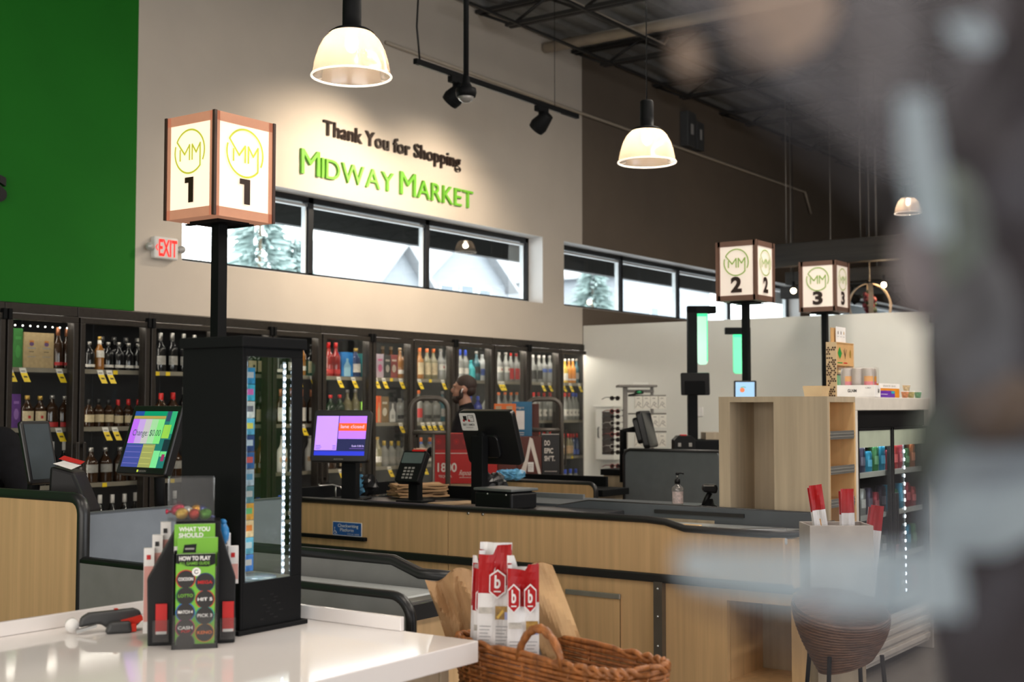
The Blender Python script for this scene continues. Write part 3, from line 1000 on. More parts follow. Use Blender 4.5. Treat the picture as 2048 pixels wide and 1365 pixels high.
for bay, shelves in STOCK.items():
    xm_ = (BX[bay] + BX[bay + 1]) / 2
    shift = xm_ / YW * 0.15
    x0, x1 = BX[bay] + 0.05 + shift, min(BX[bay + 1] - 0.05 + shift, 12.59)
    for si, spec in enumerate(shelves):
        items = spec.split()
        wd = []
        for it in items:
            wd.append(BOXK[it][0][0] if it in BOXK else 2 * SH[BK[it][0]][0])
        gap = (x1 - x0 - sum(wd)) / len(wd)
        tight = False
        fit = 1.0
        if gap < 0.004:
            fit = max(0.8, (x1 - x0 - 0.004 * len(wd)) / sum(wd))
            wd = [q * fit for q in wd]
            gap = (x1 - x0 - sum(wd)) / len(wd)
        x = x0 + gap * 0.5
        cnt = {}
        for it in items: cnt[it] = cnt.get(it, 0) + 1
        seen = {}
        for kk, (it, w) in enumerate(zip(items, wd)):
            seen[it] = seen.get(it, 0) + 1
            place = '%s shelf, %s' % (SHN[si], BAYN[bay])
            which = '' if cnt[it] == 1 else ('%s from left, ' % ORD[seen[it] - 1])
            yy = YW + _sy[si] + random.uniform(-0.004, 0.01) + (0.118 if tight and kk % 2 else 0)
            grp = 'bottles on the %s' % place.replace(',', ' behind the')
            if it in BOXK:
                (bw, bd, bh), c, e, words = BOXK[it]
                mb = MB()
                m1 = mat('carton_' + words.replace(' ', '_'), c, 0.5, var=0.12, scale=40)
                m2 = mat('carton_print_' + words.replace(' ', '_'), e, 0.5)
                mb.bb(-bw / 2, bw / 2, -bd / 2, bd / 2, 0, bh, m1)
                F = Face((0, -bd / 2, 0), (1, 0, 0), (0, 0, 1))
                if it == 'SX':
                    mb.poly(F, [(-0.042, 0.01), (0.042, 0.01), (0.042, 0.10), (0.012, 0.14), (0.012, 0.185), (-0.012, 0.185), (-0.012, 0.14), (-0.042, 0.10)], m2)
                    mb.rect(F, -0.02, 0.02, 0.04, 0.08, mat('silver_carton_print', (0.35, 0.35, 0.34), 0.4), 0.002)
                elif it == 'CX':
                    mb.disc(F, 0, bh * 0.68, bw * 0.15, m2, ry=bw * 0.12); mb.rect(F, -0.018, 0.018, bh * 0.72, bh * 0.78, mat('crown_print', (0.5, 0.2, 0.05), 0.4))
                    mb.rect(F, -0.032, 0.032, bh * 0.55, bh * 0.585, LG); mb.rect(F, -0.02, 0.02, bh * 0.46, bh * 0.475, LK); mb.rect(F, -0.034, 0.034, bh * 0.32, bh * 0.34, LG)
                elif it in ('BX', 'TX', 'OX'):
                    mb.poly(F, [(-bw * .3, 0.01), (bw * .3, 0.01), (bw * .3, bh * .45), (bw * .1, bh * .62), (bw * .1, bh * .75), (-bw * .1, bh * .75), (-bw * .1, bh * .62), (-bw * .3, bh * .45)], m2)
                else:
                    mb.disc(F, 0, bh * 0.42, bw * 0.28, m2, ry=bh * 0.16)
                    mb.rect(F, -bw * 0.3, bw * 0.3, bh * 0.72, bh * 0.8, m2)
                o = mb.build('gift_carton')
                o.scale = (fit, fit, fit)
                o.location = (x + w / 2, yy + 0.02, SZ[si] + 0.0005)
                tag(o, '%s, %s%s' % (words, which, place), 'carton', None)
            else:
                put_bottle(it, x + w / 2, yy, SZ[si], '%s, %s%s' % (BK[it][6], which, place), grp, fit * random.uniform(0.97, 1.0))
                BOTTLE_N += 1
            x += w + gap

# second-row necks that show above the cartons of the seventh door and beside others
for (bay, xs, key, lab) in ((7, (9.08, 9.2, 9.32, 9.44), 'am', 'amber brandy bottle standing behind the gift cartons, %s from left'), (2, (6.1, 6.21, 6.32, 6.43), 'jd', 'squat black whiskey bottle in the back row of the second cooler door, %s from left')):
    for k, xx in enumerate(xs):
        put_bottle(key, xx, YW + 0.27, SZ[0], lab % ORD[k], 'back row bottles on the top shelf')

# ---- price tags clipped to the shelf rails
TW = mat('white_price_tag', (0.8, 0.78, 0.72), 0.5)
TY = mat('yellow_price_tag', (0.85, 0.62, 0.02), 0.5)
TK = mat('price_tag_print', (0.1, 0.08, 0.02), 0.6)
TP = {}


def tag_proto(kind):
    mb = MB()
    w = 0.052 if kind == 'long' else 0.04
    if kind == 'long':
        pts = [(0.0, 0.006), (-0.004, -0.028), (-0.014, -0.06), (-0.026, -0.092)]
        for i in range(3):
            (y0, z0), (y1, z1) = pts[i], pts[i + 1]
            sh0, sh1 = -z0 * 0.28, -z1 * 0.28
            mb.add([(-w / 2 + sh0, y0, z0), (w / 2 + sh0, y0, z0), (w / 2 + sh1, y1, z1), (-w / 2 + sh1, y1, z1)], [(0, 1, 2, 3)], TW if i == 0 else TY)
            mb.add([(-w / 2 + sh0, y0 + 0.0006, z0), (w / 2 + sh0, y0 + 0.0006, z0), (w / 2 + sh1, y1 + 0.0006, z1), (-w / 2 + sh1, y1 + 0.0006, z1)], [(3, 2, 1, 0)], TW)
        sh = 0.05 * 0.28
        mb.add([(-0.014 + sh, -0.0125, -0.05), (0.016 + sh, -0.0125, -0.05), (0.016 + sh + 0.004, -0.0162, -0.062), (-0.014 + sh + 0.004, -0.0162, -0.062)], [(0, 1, 2, 3)], TK)
        mb.add([(-0.018 + 0.003, -0.0035, -0.012), (0.016 + 0.003, -0.0035, -0.012), (0.016 + 0.005, -0.0046, -0.02), (-0.018 + 0.005, -0.0046, -0.02)], [(0, 1, 2, 3)], LG)
    else:
        mb.bb(-w / 2, w / 2, -0.001, 0.0005, -0.024, 0.006, TY)
    return mb.build('price_tag')


TAGS = [
    ('long', 0, (18, 45, 118, 200, 218, 594, 624, 677, 706, 751, 767, 801, 838, 885, 918, 934, 999, 1005, 1084, 1098, 1126, 1140, 1158)),
    ('short', 0, (231, 315, 336, 783, 861, 1061)),
    ('long', 1, (119, 212, 231, 606, 801, 845, 857, 867, 880)),
    ('long', 2, (682, 779, 848)),
    ('short', 3 - 1, (213, 1144, 348)),
]
for kind, si, pxs in TAGS:
    for k, px in enumerate(sorted(pxs)):
        q = onY(px, 740, YW + 0.06)
        bay = max(i for i in range(13) if BX[i] < q.x)
        if kind not in TP:
            o = TP[kind] = tag_proto(kind)
        else:
            o = copy_tree(TP[kind])
        o.location = (q.x, YW + 0.0605, SZ[si] - 0.004)
        n_ = sum(1 for p in sorted(pxs)[:k] if max(i for i in range(13) if BX[i] < onY(p, 740, YW + 0.06).x) == bay)
        tag(o, '%s on the %s shelf edge, %s from left, %s' % ('yellow and white price tag' if kind == 'long' else 'short yellow price label', SHN[si], ORD[n_], BAYN.get(bay, 'leftmost cooler door')), 'price tag', 'price tags on the %s cooler shelf' % SHN[si])
# ================================================================ checkout lanes
BELT = mat('conveyor_belt_rubber', (0.50, 0.52, 0.52), 0.25, var=0.04, scale=60, spec=0.9)  # base colour lightened to hold the reflection of the windows
SIDEG = mat('grey_lane_side', (0.20, 0.20, 0.195), 0.45)
BLUESIGN = mat('blue_sign', (0.02, 0.10, 0.36), 0.4)
WSIGN = mat('white_sign_print', (0.75, 0.78, 0.82), 0.5)
SEAM = mat('dark_panel_seam', (0.06, 0.04, 0.025), 0.7)


def edge_tube(pts, r=0.016, m=RUBBER):
    mb = MB(); mb.tube(pts, r, m, 10); return mb


# ---- lane two: the long oak counter across the middle
t = thing('checkout_counter', 'long oak checkout counter with black edging across the middle, carrying the lane-closed monitor', 'checkout counter', (5.84, 4.2, 0))
LX2, LY2 = 5.84, 4.2


def L(x, y, z): return (x - LX2, y - LY2, z)


def lb(mb, x0, x1, y0, y1, z0, z1, m): mb.bb(x0 - LX2, x1 - LX2, y0 - LY2, y1 - LY2, z0, z1, m)


for (ya, yb) in ((4.617, 5.88), (3.0, 4.612)):
    mb = MB(); lb(mb, 5.84, 5.87, ya, yb, 0.645, 0.905, OAK); mb.build('front_panel', t, 0.001)
mb = MB(); lb(mb, 5.84, 5.87, 2.55, 3.0, 0.645, 0.865, OAK); mb.build('front_panel', t, 0.001)
mb = MB(); lb(mb, 5.845, 5.87, 4.617, 5.88, 0.06, 0.60, OAK); lb(mb, 5.845, 5.87, 3.26, 4.612, 0.06, 0.60, OAK); lb(mb, 5.86, 5.9, 2.5, 5.86, 0.0, 0.06, BLACKM); mb.build('lower_panel', t)
mb = MB(); lb(mb, 5.825, 5.85, 2.5, 5.88, 0.60, 0.645, RUBBER); mb.build('bumper_rail', t, 0.008)
mb = MB(); lb(mb, 5.836, 5.846, 3.465, 3.79, 0.09, 0.50, OAK); mb.bb(5.836 - LX2 - .001, 5.836 - LX2, 3.46 - LY2, 3.463 - LY2, .09, .5, SEAM)
d = mb.build('door', t)
mb = MB(); lb(mb, 5.826, 5.842, 3.46, 3.80, 0.495, 0.522, ALU); mb.build('pull', d, 0.003)
mb = MB(); lb(mb, 5.82, 5.86, 3.205, 3.255, 0.0, 0.605, mat('steel_corner_guard', (0.22, 0.21, 0.2), 0.35, 0.9)); mb.build('corner_guard', t)
mb = MB()
for z in (0.57, 0.43, 0.28, 0.13): mb.ball((5.818 - LX2, 3.23 - LY2, z), 0.007, CHROME, 8)
mb.build('screw', t)
# right hand end of the base with its open cubby
mb = MB()
for (ya, yb, za, zb) in ((2.40, 2.52, 0.05, 0.60), (2.86, 3.205, 0.05, 0.60), (2.52, 2.86, 0.05, 0.14), (2.52, 2.86, 0.54, 0.60)): lb(mb, 5.86, 5.89, ya, yb, za, zb, OAK)
lb(mb, 5.9, 6.3, 2.50, 2.52, 0.1, 0.6, OAK); lb(mb, 5.9, 6.3, 2.86, 2.88, 0.1, 0.6, OAK); lb(mb, 6.28, 6.3, 2.5, 2.88, 0.1, 0.6, OAKD); lb(mb, 5.89, 6.3, 2.5, 2.88, 0.12, 0.14, OAK)
mb.build('open_cubby', t)
mb = MB(); lb(mb, 5.87, 6.395, 2.55, 5.88, 0.02, 0.10, BLACKM); lb(mb, 6.37, 6.395, 3.18, 5.88, 0.1, 0.88, OAKD); lb(mb, 5.87, 6.37, 2.52, 2.55, 0.62, 0.86, OAK); mb.build('carcass', t)
# top edge
pts = [L(5.838, 5.88, 0.919), L(5.838, 3.3, 0.919), L(5.838, 3.19, 0.912), L(5.838, 3.08, 0.884), L(5.838, 2.75, 0.88), L(5.845, 2.62, 0.88), L(5.89, 2.53, 0.882), L(5.98, 2.5, 0.885), L(6.36, 2.5, 0.9)]
edge_tube(pts, 0.019).build('edge_bumper', t)
mb = MB(); lb(mb, 5.85, 6.4, 3.75, 5.88, 0.885, 0.91, mat('black_worktop', (0.03, 0.03, 0.032), 0.3)); lb(mb, 6.4, 6.95, 3.5, 4.7, 0.885, 0.925, DGREY); mb.build('worktop', t, 0.003)
mb = MB(); lb(mb, 5.86, 6.355, 2.54, 3.75, 0.83, 0.866, BELT); mb.build('belt', t, 0.01)
mb = MB(); lb(mb, 5.84, 6.85, 5.88, 5.91, 0.90, 0.985, BLACKM); lb(mb, 6.83, 6.86, 4.9, 5.9, 0.88, 0.97, BLACKM); lb(mb, 6.4, 6.83, 4.7, 5.88, 0.86, 0.89, BLACKM); mb.build('bagging_well', t, 0.004)
mb = MB(); lb(mb, 6.80, 6.825, 4.3, 4.9, 0.86, 0.955, GREY); mb.build('inner_panel', t)
prof = [(2.56, 0.80), (2.56, 0.945), (4.0, 0.953), (4.22, 0.915), (4.22, 0.80)]
mb = MB(); mb.prism([(y - LY2, z) for y, z in prof], 'x', 6.371 - LX2, 6.396 - LX2, DGREY); mb.tube([L(6.388, y, z) for y, z in prof[1:4]], 0.008, RUBBER, 6); mb.build('back_guard', t)
mb = MB(); lb(mb, 6.36, 6.3705, 3.0, 3.55, 0.905, 0.925, RUBBER); mb.build('scan_slot', t)
mb = MB()
for px, py in ((937, 1027), (966, 1029)):
    q = onX(px, py, 5.84); mb.cyl(L(5.84, q.y, q.z), L(5.834, q.y, q.z), 0.008, CHROME, n=12)
mb.build('screw', t)
mb = MB(); q0 = onX(603, 1068, 5.84); q1 = onX(735, 1085, 5.84)
mb.bb(-0.035, -0.0, q1.y - LY2, q0.y - LY2, 0.69, 0.712, BLACKM); mb.build('writing_shelf', t, 0.004)
# check writing sign
q0 = onX(666, 1044, 5.84); q1 = onX(724, 1075, 5.84)
F = Face((-0.003, q0.y - LY2, 0.712), (0, -1, 0), (0, 0, 1))
wS, hS = q0.y - q1.y, 0.085
mb = MB(); mb.prism([(a, b) for a, b in rrect(q1.y - LY2, q0.y - LY2, 0.712, 0.712 + hS, 0.006)], 'x', -0.003, 0.0, WSIGN)
mb.rect(F, 0.004, wS - 0.004, 0.004, hS - 0.004, BLUESIGN)
mb.text(F, 'Checkwriting', wS * 0.54, hS * 0.62, 0.019, WSIGN, w=wS * 0.7, align='c', n=0.0022, bold=0.01)
mb.text(F, 'Platform', wS * 0.50, hS * 0.32, 0.019, WSIGN, w=wS * 0.46, align='c', n=0.0022, bold=0.01)
mb.text(F, 'STOW HERE', wS * 0.92, hS * 0.1, 0.008, WSIGN, w=wS * 0.4, align='r', n=0.0022)
mb.ring(F, wS * 0.09, hS * 0.22, 0.009, 0.003, WSIGN, 0.0022); mb.ribbon(F, [(wS * 0.08, hS * 0.5), (wS * 0.08, hS * 0.3), (wS * 0.13, hS * 0.28), (wS * 0.16, hS * 0.12)], 0.003, WSIGN, 0.0022); mb.disc(F, wS * 0.08, hS * 0.56, 0.003, WSIGN, 0.0022)
mb.build('sign', t)

# ---- lane one: oak screen, grey cross panel and the near conveyor
t = thing('checkout_counter', 'nearest checkout counter with grey-sided conveyor and tall oak screen at the left edge', 'checkout counter', (2.9, 3.2, 0))


def lb1(mb, x0, x1, y0, y1, z0, z1, m): mb.bb(x0 - 2.9, x1 - 2.9, y0 - 3.2, y1 - 3.2, z0, z1, m)


mb = MB()
pl = rrect(4.0 - 3.2, 5.9 - 3.2, 0.0, 1.16, 0.05, 6, (0, 0, 0, 1))
mb.prism(pl, 'x', 0.0, 0.04, OAK); mb.build('oak_screen', t)
mb = MB(); mb.tube([(0.02, 0.8, 0.0), (0.02, 0.8, 1.11), (0.02, 0.804, 1.13), (0.02, 0.815, 1.148), (0.02, 0.835, 1.16), (0.02, 0.86, 1.163), (0.02, 2.7, 1.163)], 0.024, RUBBER, 10); mb.build('edge_bumper', t)
mb = MB(); lb1(mb, 2.945, 3.95, 4.02, 4.05, 0.0, 1.105, mat('blue_grey_panel', (0.19, 0.215, 0.25), 0.45)); lb1(mb, 2.945, 3.95, 4.018, 4.052, 1.105, 1.112, DGREY); mb.build('cross_panel', t)
mb = MB(); lb1(mb, 2.95, 3.62, 4.06, 4.95, 0.0, 0.93, OAKD); mb.build('register_base', t)
mb = MB()
mb.prism(rrect(2.44 - 3.2, 4.0 - 3.2, 0.0, 0.94, 0.07, 8, (0, 0, 0, 1)), 'x', 0.0, 0.03, SIDEG); mb.build('side_panel', t)
arc = [(0.015, 2.44 - 3.2 + 0.07 - 0.07 * math.cos(a), 0.87 + 0.07 * math.sin(a)) for a in [PI / 2 * i / 8 for i in range(9)]]
mb = MB(); mb.tube([(0.015, 2.44 - 3.2, 0.0)] + arc + [(0.015, 4.0 - 3.2, 0.942)], 0.017, RUBBER, 10); mb.build('edge_bumper', t)
mb = MB(); lb1(mb, 2.935, 3.53, 2.80, 4.0, 0.80, 0.862, BELT); mb.build('belt', t, 0.012)
mb = MB(); lb1(mb, 2.935, 3.55, 2.735, 2.80, 0.80, 0.858, CHROME); mb.build('end_plate', t)
mb = MB(); lb1(mb, 2.935, 3.58, 2.715, 2.735, 0.80, 0.852, RUBBER); mb.build('end_bumper', t)
mb = MB(); lb1(mb, 2.935, 3.58, 2.74, 2.77, 0.02, 0.80, OAK); lb1(mb, 3.56, 3.58, 2.77, 4.0, 0.02, 0.86, OAK); mb.build('carcass', t)
f0 = onX(788, 1122, 3.56); f1 = onX(842, 1147, 3.56)
mb = MB(); mb.tube([(0.66, 0.8, 0.945), (0.66, f0.y - 3.2, 0.945), (0.66, f1.y - 3.2, 0.905), (0.66, 2.74 - 3.2, 0.905)], 0.022, RUBBER, 10)
mb.prism([(0.8, 0.80), (0.8, 0.93), (f0.y - 3.2, 0.93), (f1.y - 3.2, 0.89), (2.76 - 3.2, 0.89), (2.76 - 3.2, 0.80)], 'x', 0.645, 0.66, SIDEG); mb.build('far_guard', t)

# ---- lane three: oak panel behind, with its own edging
xa = 7.92
y0, y1 = onX(1012, 965, xa).y, onX(1188, 985, xa).y
z0 = onX(1012, 963, xa).z
t = thing('checkout_counter', 'shorter oak checkout counter with black rounded edge behind the lane two counter', 'checkout counter', (xa, y1, 0))
w = y0 - y1
mb = MB(); mb.prism(rrect(0, w + 0.3, 0.0, z0, 0.05, 6, (0, 0, 0, 1)), 'x', 0, 0.04, OAK); mb.build('front_panel', t)
arc = [(0.02, 0.05 - 0.05 * math.cos(a), z0 - 0.05 + 0.05 * math.sin(a)) for a in [PI / 2 * i / 6 for i in range(7)]]
mb = MB(); mb.tube([(0.02, 0, 0.0)] + arc + [(0.02, w + 0.3, z0)], 0.022, RUBBER, 8); mb.build('edge_bumper', t)
mb = MB(); mb.bb(0.04, 0.42, -0.05, w + 0.25, 0.85, 0.90, BLACKM); mb.bb(0.42, 0.45, 0.15, w + 0.25, 0.86, 0.975, BLACKM); mb.build('worktop', t, 0.006)
mb = MB(); mb.bb(0.06, 0.4, 0.0, w + 0.22, 0.0, 0.85, OAKD); mb.build('carcass', t)
# tall grey screen in front of the third register
ya, yb = onX(1437, 905, 8.7).y, onX(1248, 900, 8.7).y
mb = MB(); mb.prism(rrect(ya - y1, yb - y1, 0.0, 1.17, 0.05, 6, (0, 0, 0, 1)), 'x', 8.7 - xa, 8.73 - xa, mat('slate_screen', (0.125, 0.14, 0.15), 0.45)); mb.build('grey_screen', t)
mb = MB(); mb.tube([(8.7 - xa, yb - y1, 0.0), (8.7 - xa, yb - y1, 1.12), (8.7 - xa, yb - y1 - 0.015, 1.155), (8.7 - xa, yb - y1 - 0.05, 1.17), (8.7 - xa, ya - y1, 1.17)], 0.012, RUBBER, 8); mb.build('screen_edge', t)

# ---- white service counter in the foreground
QZ = mat('white_quartz', (0.82, 0.775, 0.755), 0.07, var=0.035, scale=1.2)
t = thing('service_counter', 'white quartz topped service counter in the near left foreground', 'counter', (1.6, 2.5, 0))
mb = MB(); mb.bb(-1.1, 1.06, -0.5, 0.56, 0.845, 0.9, QZ); mb.build('worktop', t, 0.003)
mb = MB(); mb.bb(1.045, 1.06, -0.25, 0.56, 0.9005, 0.938, QZ); mb.bb(-1.1, 1.044, 0.545, 0.56, 0.9005, 0.938, QZ); mb.build('backsplash', t, 0.002)
mb = MB(); mb.bb(-1.0, 0.985, -0.43, 0.52, 0.0, 0.845, OAKD); mb.bb(0.985, 1.02, -0.435, 0.53, 0.0, 0.845, OAKD); mb.build('cabinet', t, 0.002)

# ---------------------------------------------------------------- screens and registers
SCRB = mat('black_screen_housing', (0.01, 0.01, 0.011), 0.3)


def screen_frame(px, py, Dp, face_deg, tilt_deg, w, h, name, label, cat, rev=False, depth=0.045, corner=0.025):
    """monitor centred at the pixel ray's depth; face_deg: heading of its face left of the line back to the camera (or of the line away when rev)"""
    c = dep(px, py, Dp)
    away = Vector((c.x, c.y, 0)).normalized()
    n = away if rev else -away
    a = math.radians(face_deg)
    # turning left as seen from the camera
    left = -RT
    v = (n * math.cos(a) + (left if not rev else -left) * math.sin(a))
    v.z = 0
    v.normalize()
    rz = math.atan2(v.y, v.x) + PI / 2
    t = thing(name, label, cat, (c.x, c.y, 0), rz)
    T = Matrix.Translation((0, 0, c.z)) @ Matrix.Rotation(-math.radians(tilt_deg), 4, 'X')
    return t, T, c


def housing(t, T, w, h, depth, corner):
    mb = MB(); mb.prism(rrect(-w / 2, w / 2, -h / 2, h / 2, corner, 5), 'y', 0, depth, SCRB, T)
    mb.prism(rrect(-w / 2 * 0.35, w / 2 * 0.35, -h / 2 * 0.7, h / 2 * 0.15, corner, 4), 'y', depth, depth + 0.025, SCRB, T)
    return mb.build('housing', t, 0.006)


def em(name, c, s=1.0): return glow('screen_' + name, c, s)


def TF(T, x, y, z): return T @ Vector((x, y, z))


def sface(T, n=-0.0005):
    o = T @ Vector((0, n, 0)); r = T.to_3x3() @ Vector((1, 0, 0)); u = T.to_3x3() @ Vector((0, 0, 1))
    return Face(o, r, u)


# lane one monitor
w, h = 0.323, 0.298
t, T, c = screen_frame(298, 880, 5.3, 45, 18, w, h, 'register_monitor', 'black register monitor reading Change: $0.00 near the left edge', 'monitor')
housing(t, T, w, h, 0.04, 0.012)
mb = MB(); F = sface(T)
u0, u1, v0, v1 = -w / 2 + 0.024, w / 2 - 0.022, -h / 2 + 0.03, h / 2 - 0.026
W_, H_ = u1 - u0, v1 - v0


def cell(F, a, b, cc, d, m, n=0.0008): mb.rect(F, u0 + W_ * a, u0 + W_ * b, v0 + H_ * cc, v0 + H_ * d, m, n)


cell(F, 0, 1, 0, 1, em('teal_bar', (0.01, 0.12, 0.10)), 0.0005)
cell(F, 0, 0.22, 0.92, 1, em('navy', (0.01, 0.05, 0.22))); cell(F, 0.22, 0.76, 0.92, 1, em('green_top', (0.0, 0.20, 0.09)))
cell(F, 0, 0.76, 0.865, 0.915, em('olive_bar', (0.28, 0.22, 0.05)))
for i, cc in enumerate(((0.34, 0.10, 0.62), (0.36, 0.24, 0.52), (0.36, 0.36, 0.36), (0.24, 0.46, 0.24), (0.14, 0.5, 0.14))):
    cell(F, i * 0.152, (i + 1) * 0.152, 0.42, 0.86, em('total_%d' % i, cc))
cell(F, 0, 0.40, 0, 0.41, em('blue_list', (0.035, 0.05, 0.22)))
cell(F, 0.40, 0.69, 0, 0.41, em('olive_list', (0.22, 0.24, 0.07))); cell(F, 0.69, 0.84, 0.0, 0.3, em('mint', (0.13, 0.5, 0.2)))
for i in range(4):
    cell(F, 0.02, 0.38, 0.06 + i * 0.1, 0.075 + i * 0.1, em('list_line', (0.09, 0.09, 0.3)), 0.0011); cell(F, 0.42, 0.66, 0.06 + i * 0.1, 0.07 + i * 0.1, em('list_line2', (0.35, 0.36, 0.1)), 0.0011)
cell(F, 0.78, 0.87, 0.82, 1.0, em('dark_key', (0.02, 0.04, 0.08))); cell(F, 0.88, 1, 0.6, 1.0, em('green_key', (0.02, 0.28, 0.12)))
cell(F, 0.77, 0.94, 0.52, 0.76, em('lime_key', (0.2, 0.42, 0.05))); cell(F, 0.86, 1, 0.3, 0.5, em('black_key', (0.005, 0.02, 0.025))); cell(F, 0.85, 0.99, 0.2, 0.29, em('green_key2', (0.1, 0.45, 0.15)))
cell(F, 0.9, 0.97, 0.12, 0.24, em('maroon_key', (0.2, 0.02, 0.08)), 0.0012)
mb.text(F, 'Change: $0.00', u0 + W_ * 0.07, v0 + H_ * 0.56, 0.026, em('ink', (0.02, 0.05, 0.05), 1.0), w=W_ * 0.66, n=0.0014)
mb.build('screen', t)
mb = MB(); mb.rect(F, -0.022, -0.012, -h / 2 + 0.01, -h / 2 + 0.02, em('yellow_badge', (0.4, 0.5, 0.05)), 0.001); mb.text(F, 'ELECSON', -0.01, -h / 2 + 0.011, 0.008, LG, n=0.001); mb.build('badge', t)
mb = MB(); mb.cyl((0, 0.07, 0.93), TF(T, 0, 0.05, 0), 0.022, BLACKM); mb.build('stand', t)
mb = MB(); mb.bb(-0.1, 0.1, 0.0, 0.16, 0.931, 0.945, BLACKM); mb.build('base', t, 0.004)

# lane two customer monitor
w, h = 0.385, 0.335
t, T, c = screen_frame(681, 872, 8.1, 20, 13, w, h, 'register_monitor', 'black customer monitor showing an orange lane closed banner', 'monitor')
housing(t, T, w, h, 0.045, 0.025)
mb = MB(); F = sface(T)
u0, u1, v0, v1 = -w / 2 + 0.024, w / 2 - 0.024, -h / 2 + 0.04, h / 2 - 0.04
W_, H_ = u1 - u0, v1 - v0
cell(F, 0, 1, 0, 1, em('deep_navy', (0.006, 0.01, 0.06)), 0.0005)
cell(F, 0, 0.44, 0.13, 1.0, em('lilac', (0.46, 0.25, 0.85)), 0.0008)
cell(F, 0.455, 1, 0.42, 1.0, em('violet', (0.42, 0.16, 0.88)))
cell(F, 0, 1, 0, 0.11, em('royal_blue', (0.015, 0.03, 0.5)))
cell(F, 0.455, 1, 0.62, 0.82, em('orange_banner', (0.9, 0.09, 0.015)), 0.0012)
mb.text(F, 'lane closed', u0 + W_ * 0.725, v0 + H_ * 0.69, 0.022, em('banner_text', (0.9, 0.5, 0.75)), w=W_ * 0.46, align='c', n=0.0018)
mb.text(F, 'Scale 0.00 lb', u0 + W_ * 0.98, v0 + H_ * 0.22, 0.011, em('scale_text', (0.5, 0.4, 0.8)), w=W_ * 0.24, align='r', n=0.0018, bold=0.01)
for a, b, y in ((0.02, 0.12, 0.24), (0.02, 0.14, 0.2), (0.02, 0.12, 0.16), (0.36, 0.42, 0.24), (0.36, 0.42, 0.2), (0.36, 0.42, 0.16), (0.7, 0.98, 0.17)): cell(F, a, b, y, y + 0.015, em('list_ink', (0.12, 0.06, 0.3)), 0.0012)
mb.build('screen', t)
mb = MB(); mb.text(F, 'ELECSON', -0.03, -h / 2 + 0.012, 0.01, LG, n=0.001); mb.build('badge', t)
mb = MB(); mb.bb(-0.012, 0.085, 0.05, 0.13, 0.92, c.z, BLACKM); mb.build('stand', t, 0.004)
mb = MB(); mb.bb(-0.09, 0.14, 0.02, 0.2, 0.911, 0.922, BLACKM); mb.build('base', t, 0.003)

# lane two cashier monitor, seen from behind
w, h = 0.40, 0.345
t, T, c = screen_frame(987, 872, 7.75, 36, 20, w, h, 'register_monitor', 'black monitor seen from behind with a white EBT / AMEX sticker', 'monitor', rev=True)
housing(t, T, w, h, 0.04, 0.03)
mb = MB(); mb.rect(sface(T), -w / 2 + 0.02, w / 2 - 0.02, -h / 2 + 0.02, h / 2 - 0.02, mat('dark_display', (0.01, 0.012, 0.015), 0.1)); mb.build('screen', t)
B = Face(T @ Vector((0, 0.0405, 0)), T.to_3x3() @ Vector((-1, 0, 0)), T.to_3x3() @ Vector((0, 0, 1)))
mb = MB(); mb.poly(B, rrect(-w / 2 + 0.006, -w / 2 + 0.128, h / 2 - 0.125, h / 2 - 0.012, 0.01), PAPER, 0.001)
ux, vy = -w / 2 + 0.01, h / 2 - 0.12
mb.rect(B, ux + 0.022, ux + 0.048, vy + 0.06, vy + 0.09, LK, 0.002); mb.ribbon(B, [(ux + 0.058, vy + 0.055), (ux + 0.1, vy + 0.055), (ux + 0.1, vy + 0.093), (ux + 0.058, vy + 0.093)], 0.003, LK, 0.002, True)
mb.disc(B, ux + 0.024, vy + 0.06, 0.008, LR, 0.0026); mb.disc(B, ux + 0.064, vy + 0.06, 0.008, LR, 0.0026); mb.text(B, 'EBT', ux + 0.08, vy + 0.078, 0.008, LK, n=0.0022)
mb.text(B, 'EBT / AMEX', ux + 0.056, vy + 0.027, 0.013, LK, w=0.09, align='c', n=0.002, bold=0.015); mb.rect(B, ux + 0.03, ux + 0.085, vy + 0.014, vy + 0.017, LG, 0.002)
mb.build('sticker', t)
mb = MB(); pz = Vector((0.0, 0.055, 0)); mb.box((0.03, 0.1, (0.92 + c.z) / 2), (0.085, 0.06, c.z - 0.92), BLACKM); mb.cyl((0.03, 0.1, c.z), TF(T, 0.03, 0.045, 0.0), 0.03, BLACKM); mb.build('stand', t, 0.004)
# scale / printer box it stands by
q = onX(998, 1018, 6.05)
t = thing('receipt_printer', 'black receipt printer box with grey lid at the foot of the EBT / AMEX monitor', 'printer', (6.12, onX(995, 1010, 6.05).y, 0.9105), math.radians(-8))
mb = MB(); mb.bb(-0.10, 0.12, -0.15, 0.15, 0, 0.095, BLACK); mb.build('body', t, 0.012)
mb = MB(); mb.bb(-0.105, 0.125, -0.155, 0.155, 0.102, 0.118, mat('grey_printer_lid', (0.12, 0.13, 0.13), 0.3)); mb.bb(-0.09, 0.1, -0.13, 0.13, 0.094, 0.103, BLACK); mb.build('lid', t, 0.006)
mb = MB()
for y in (-0.11, 0.04): mb.ball((-0.102, y, 0.085), 0.006, CHROME, 8)
mb.build('screw', t)

# card terminals
SCRG = mat('terminal_glass', (0.10, 0.13, 0.13), 0.1)


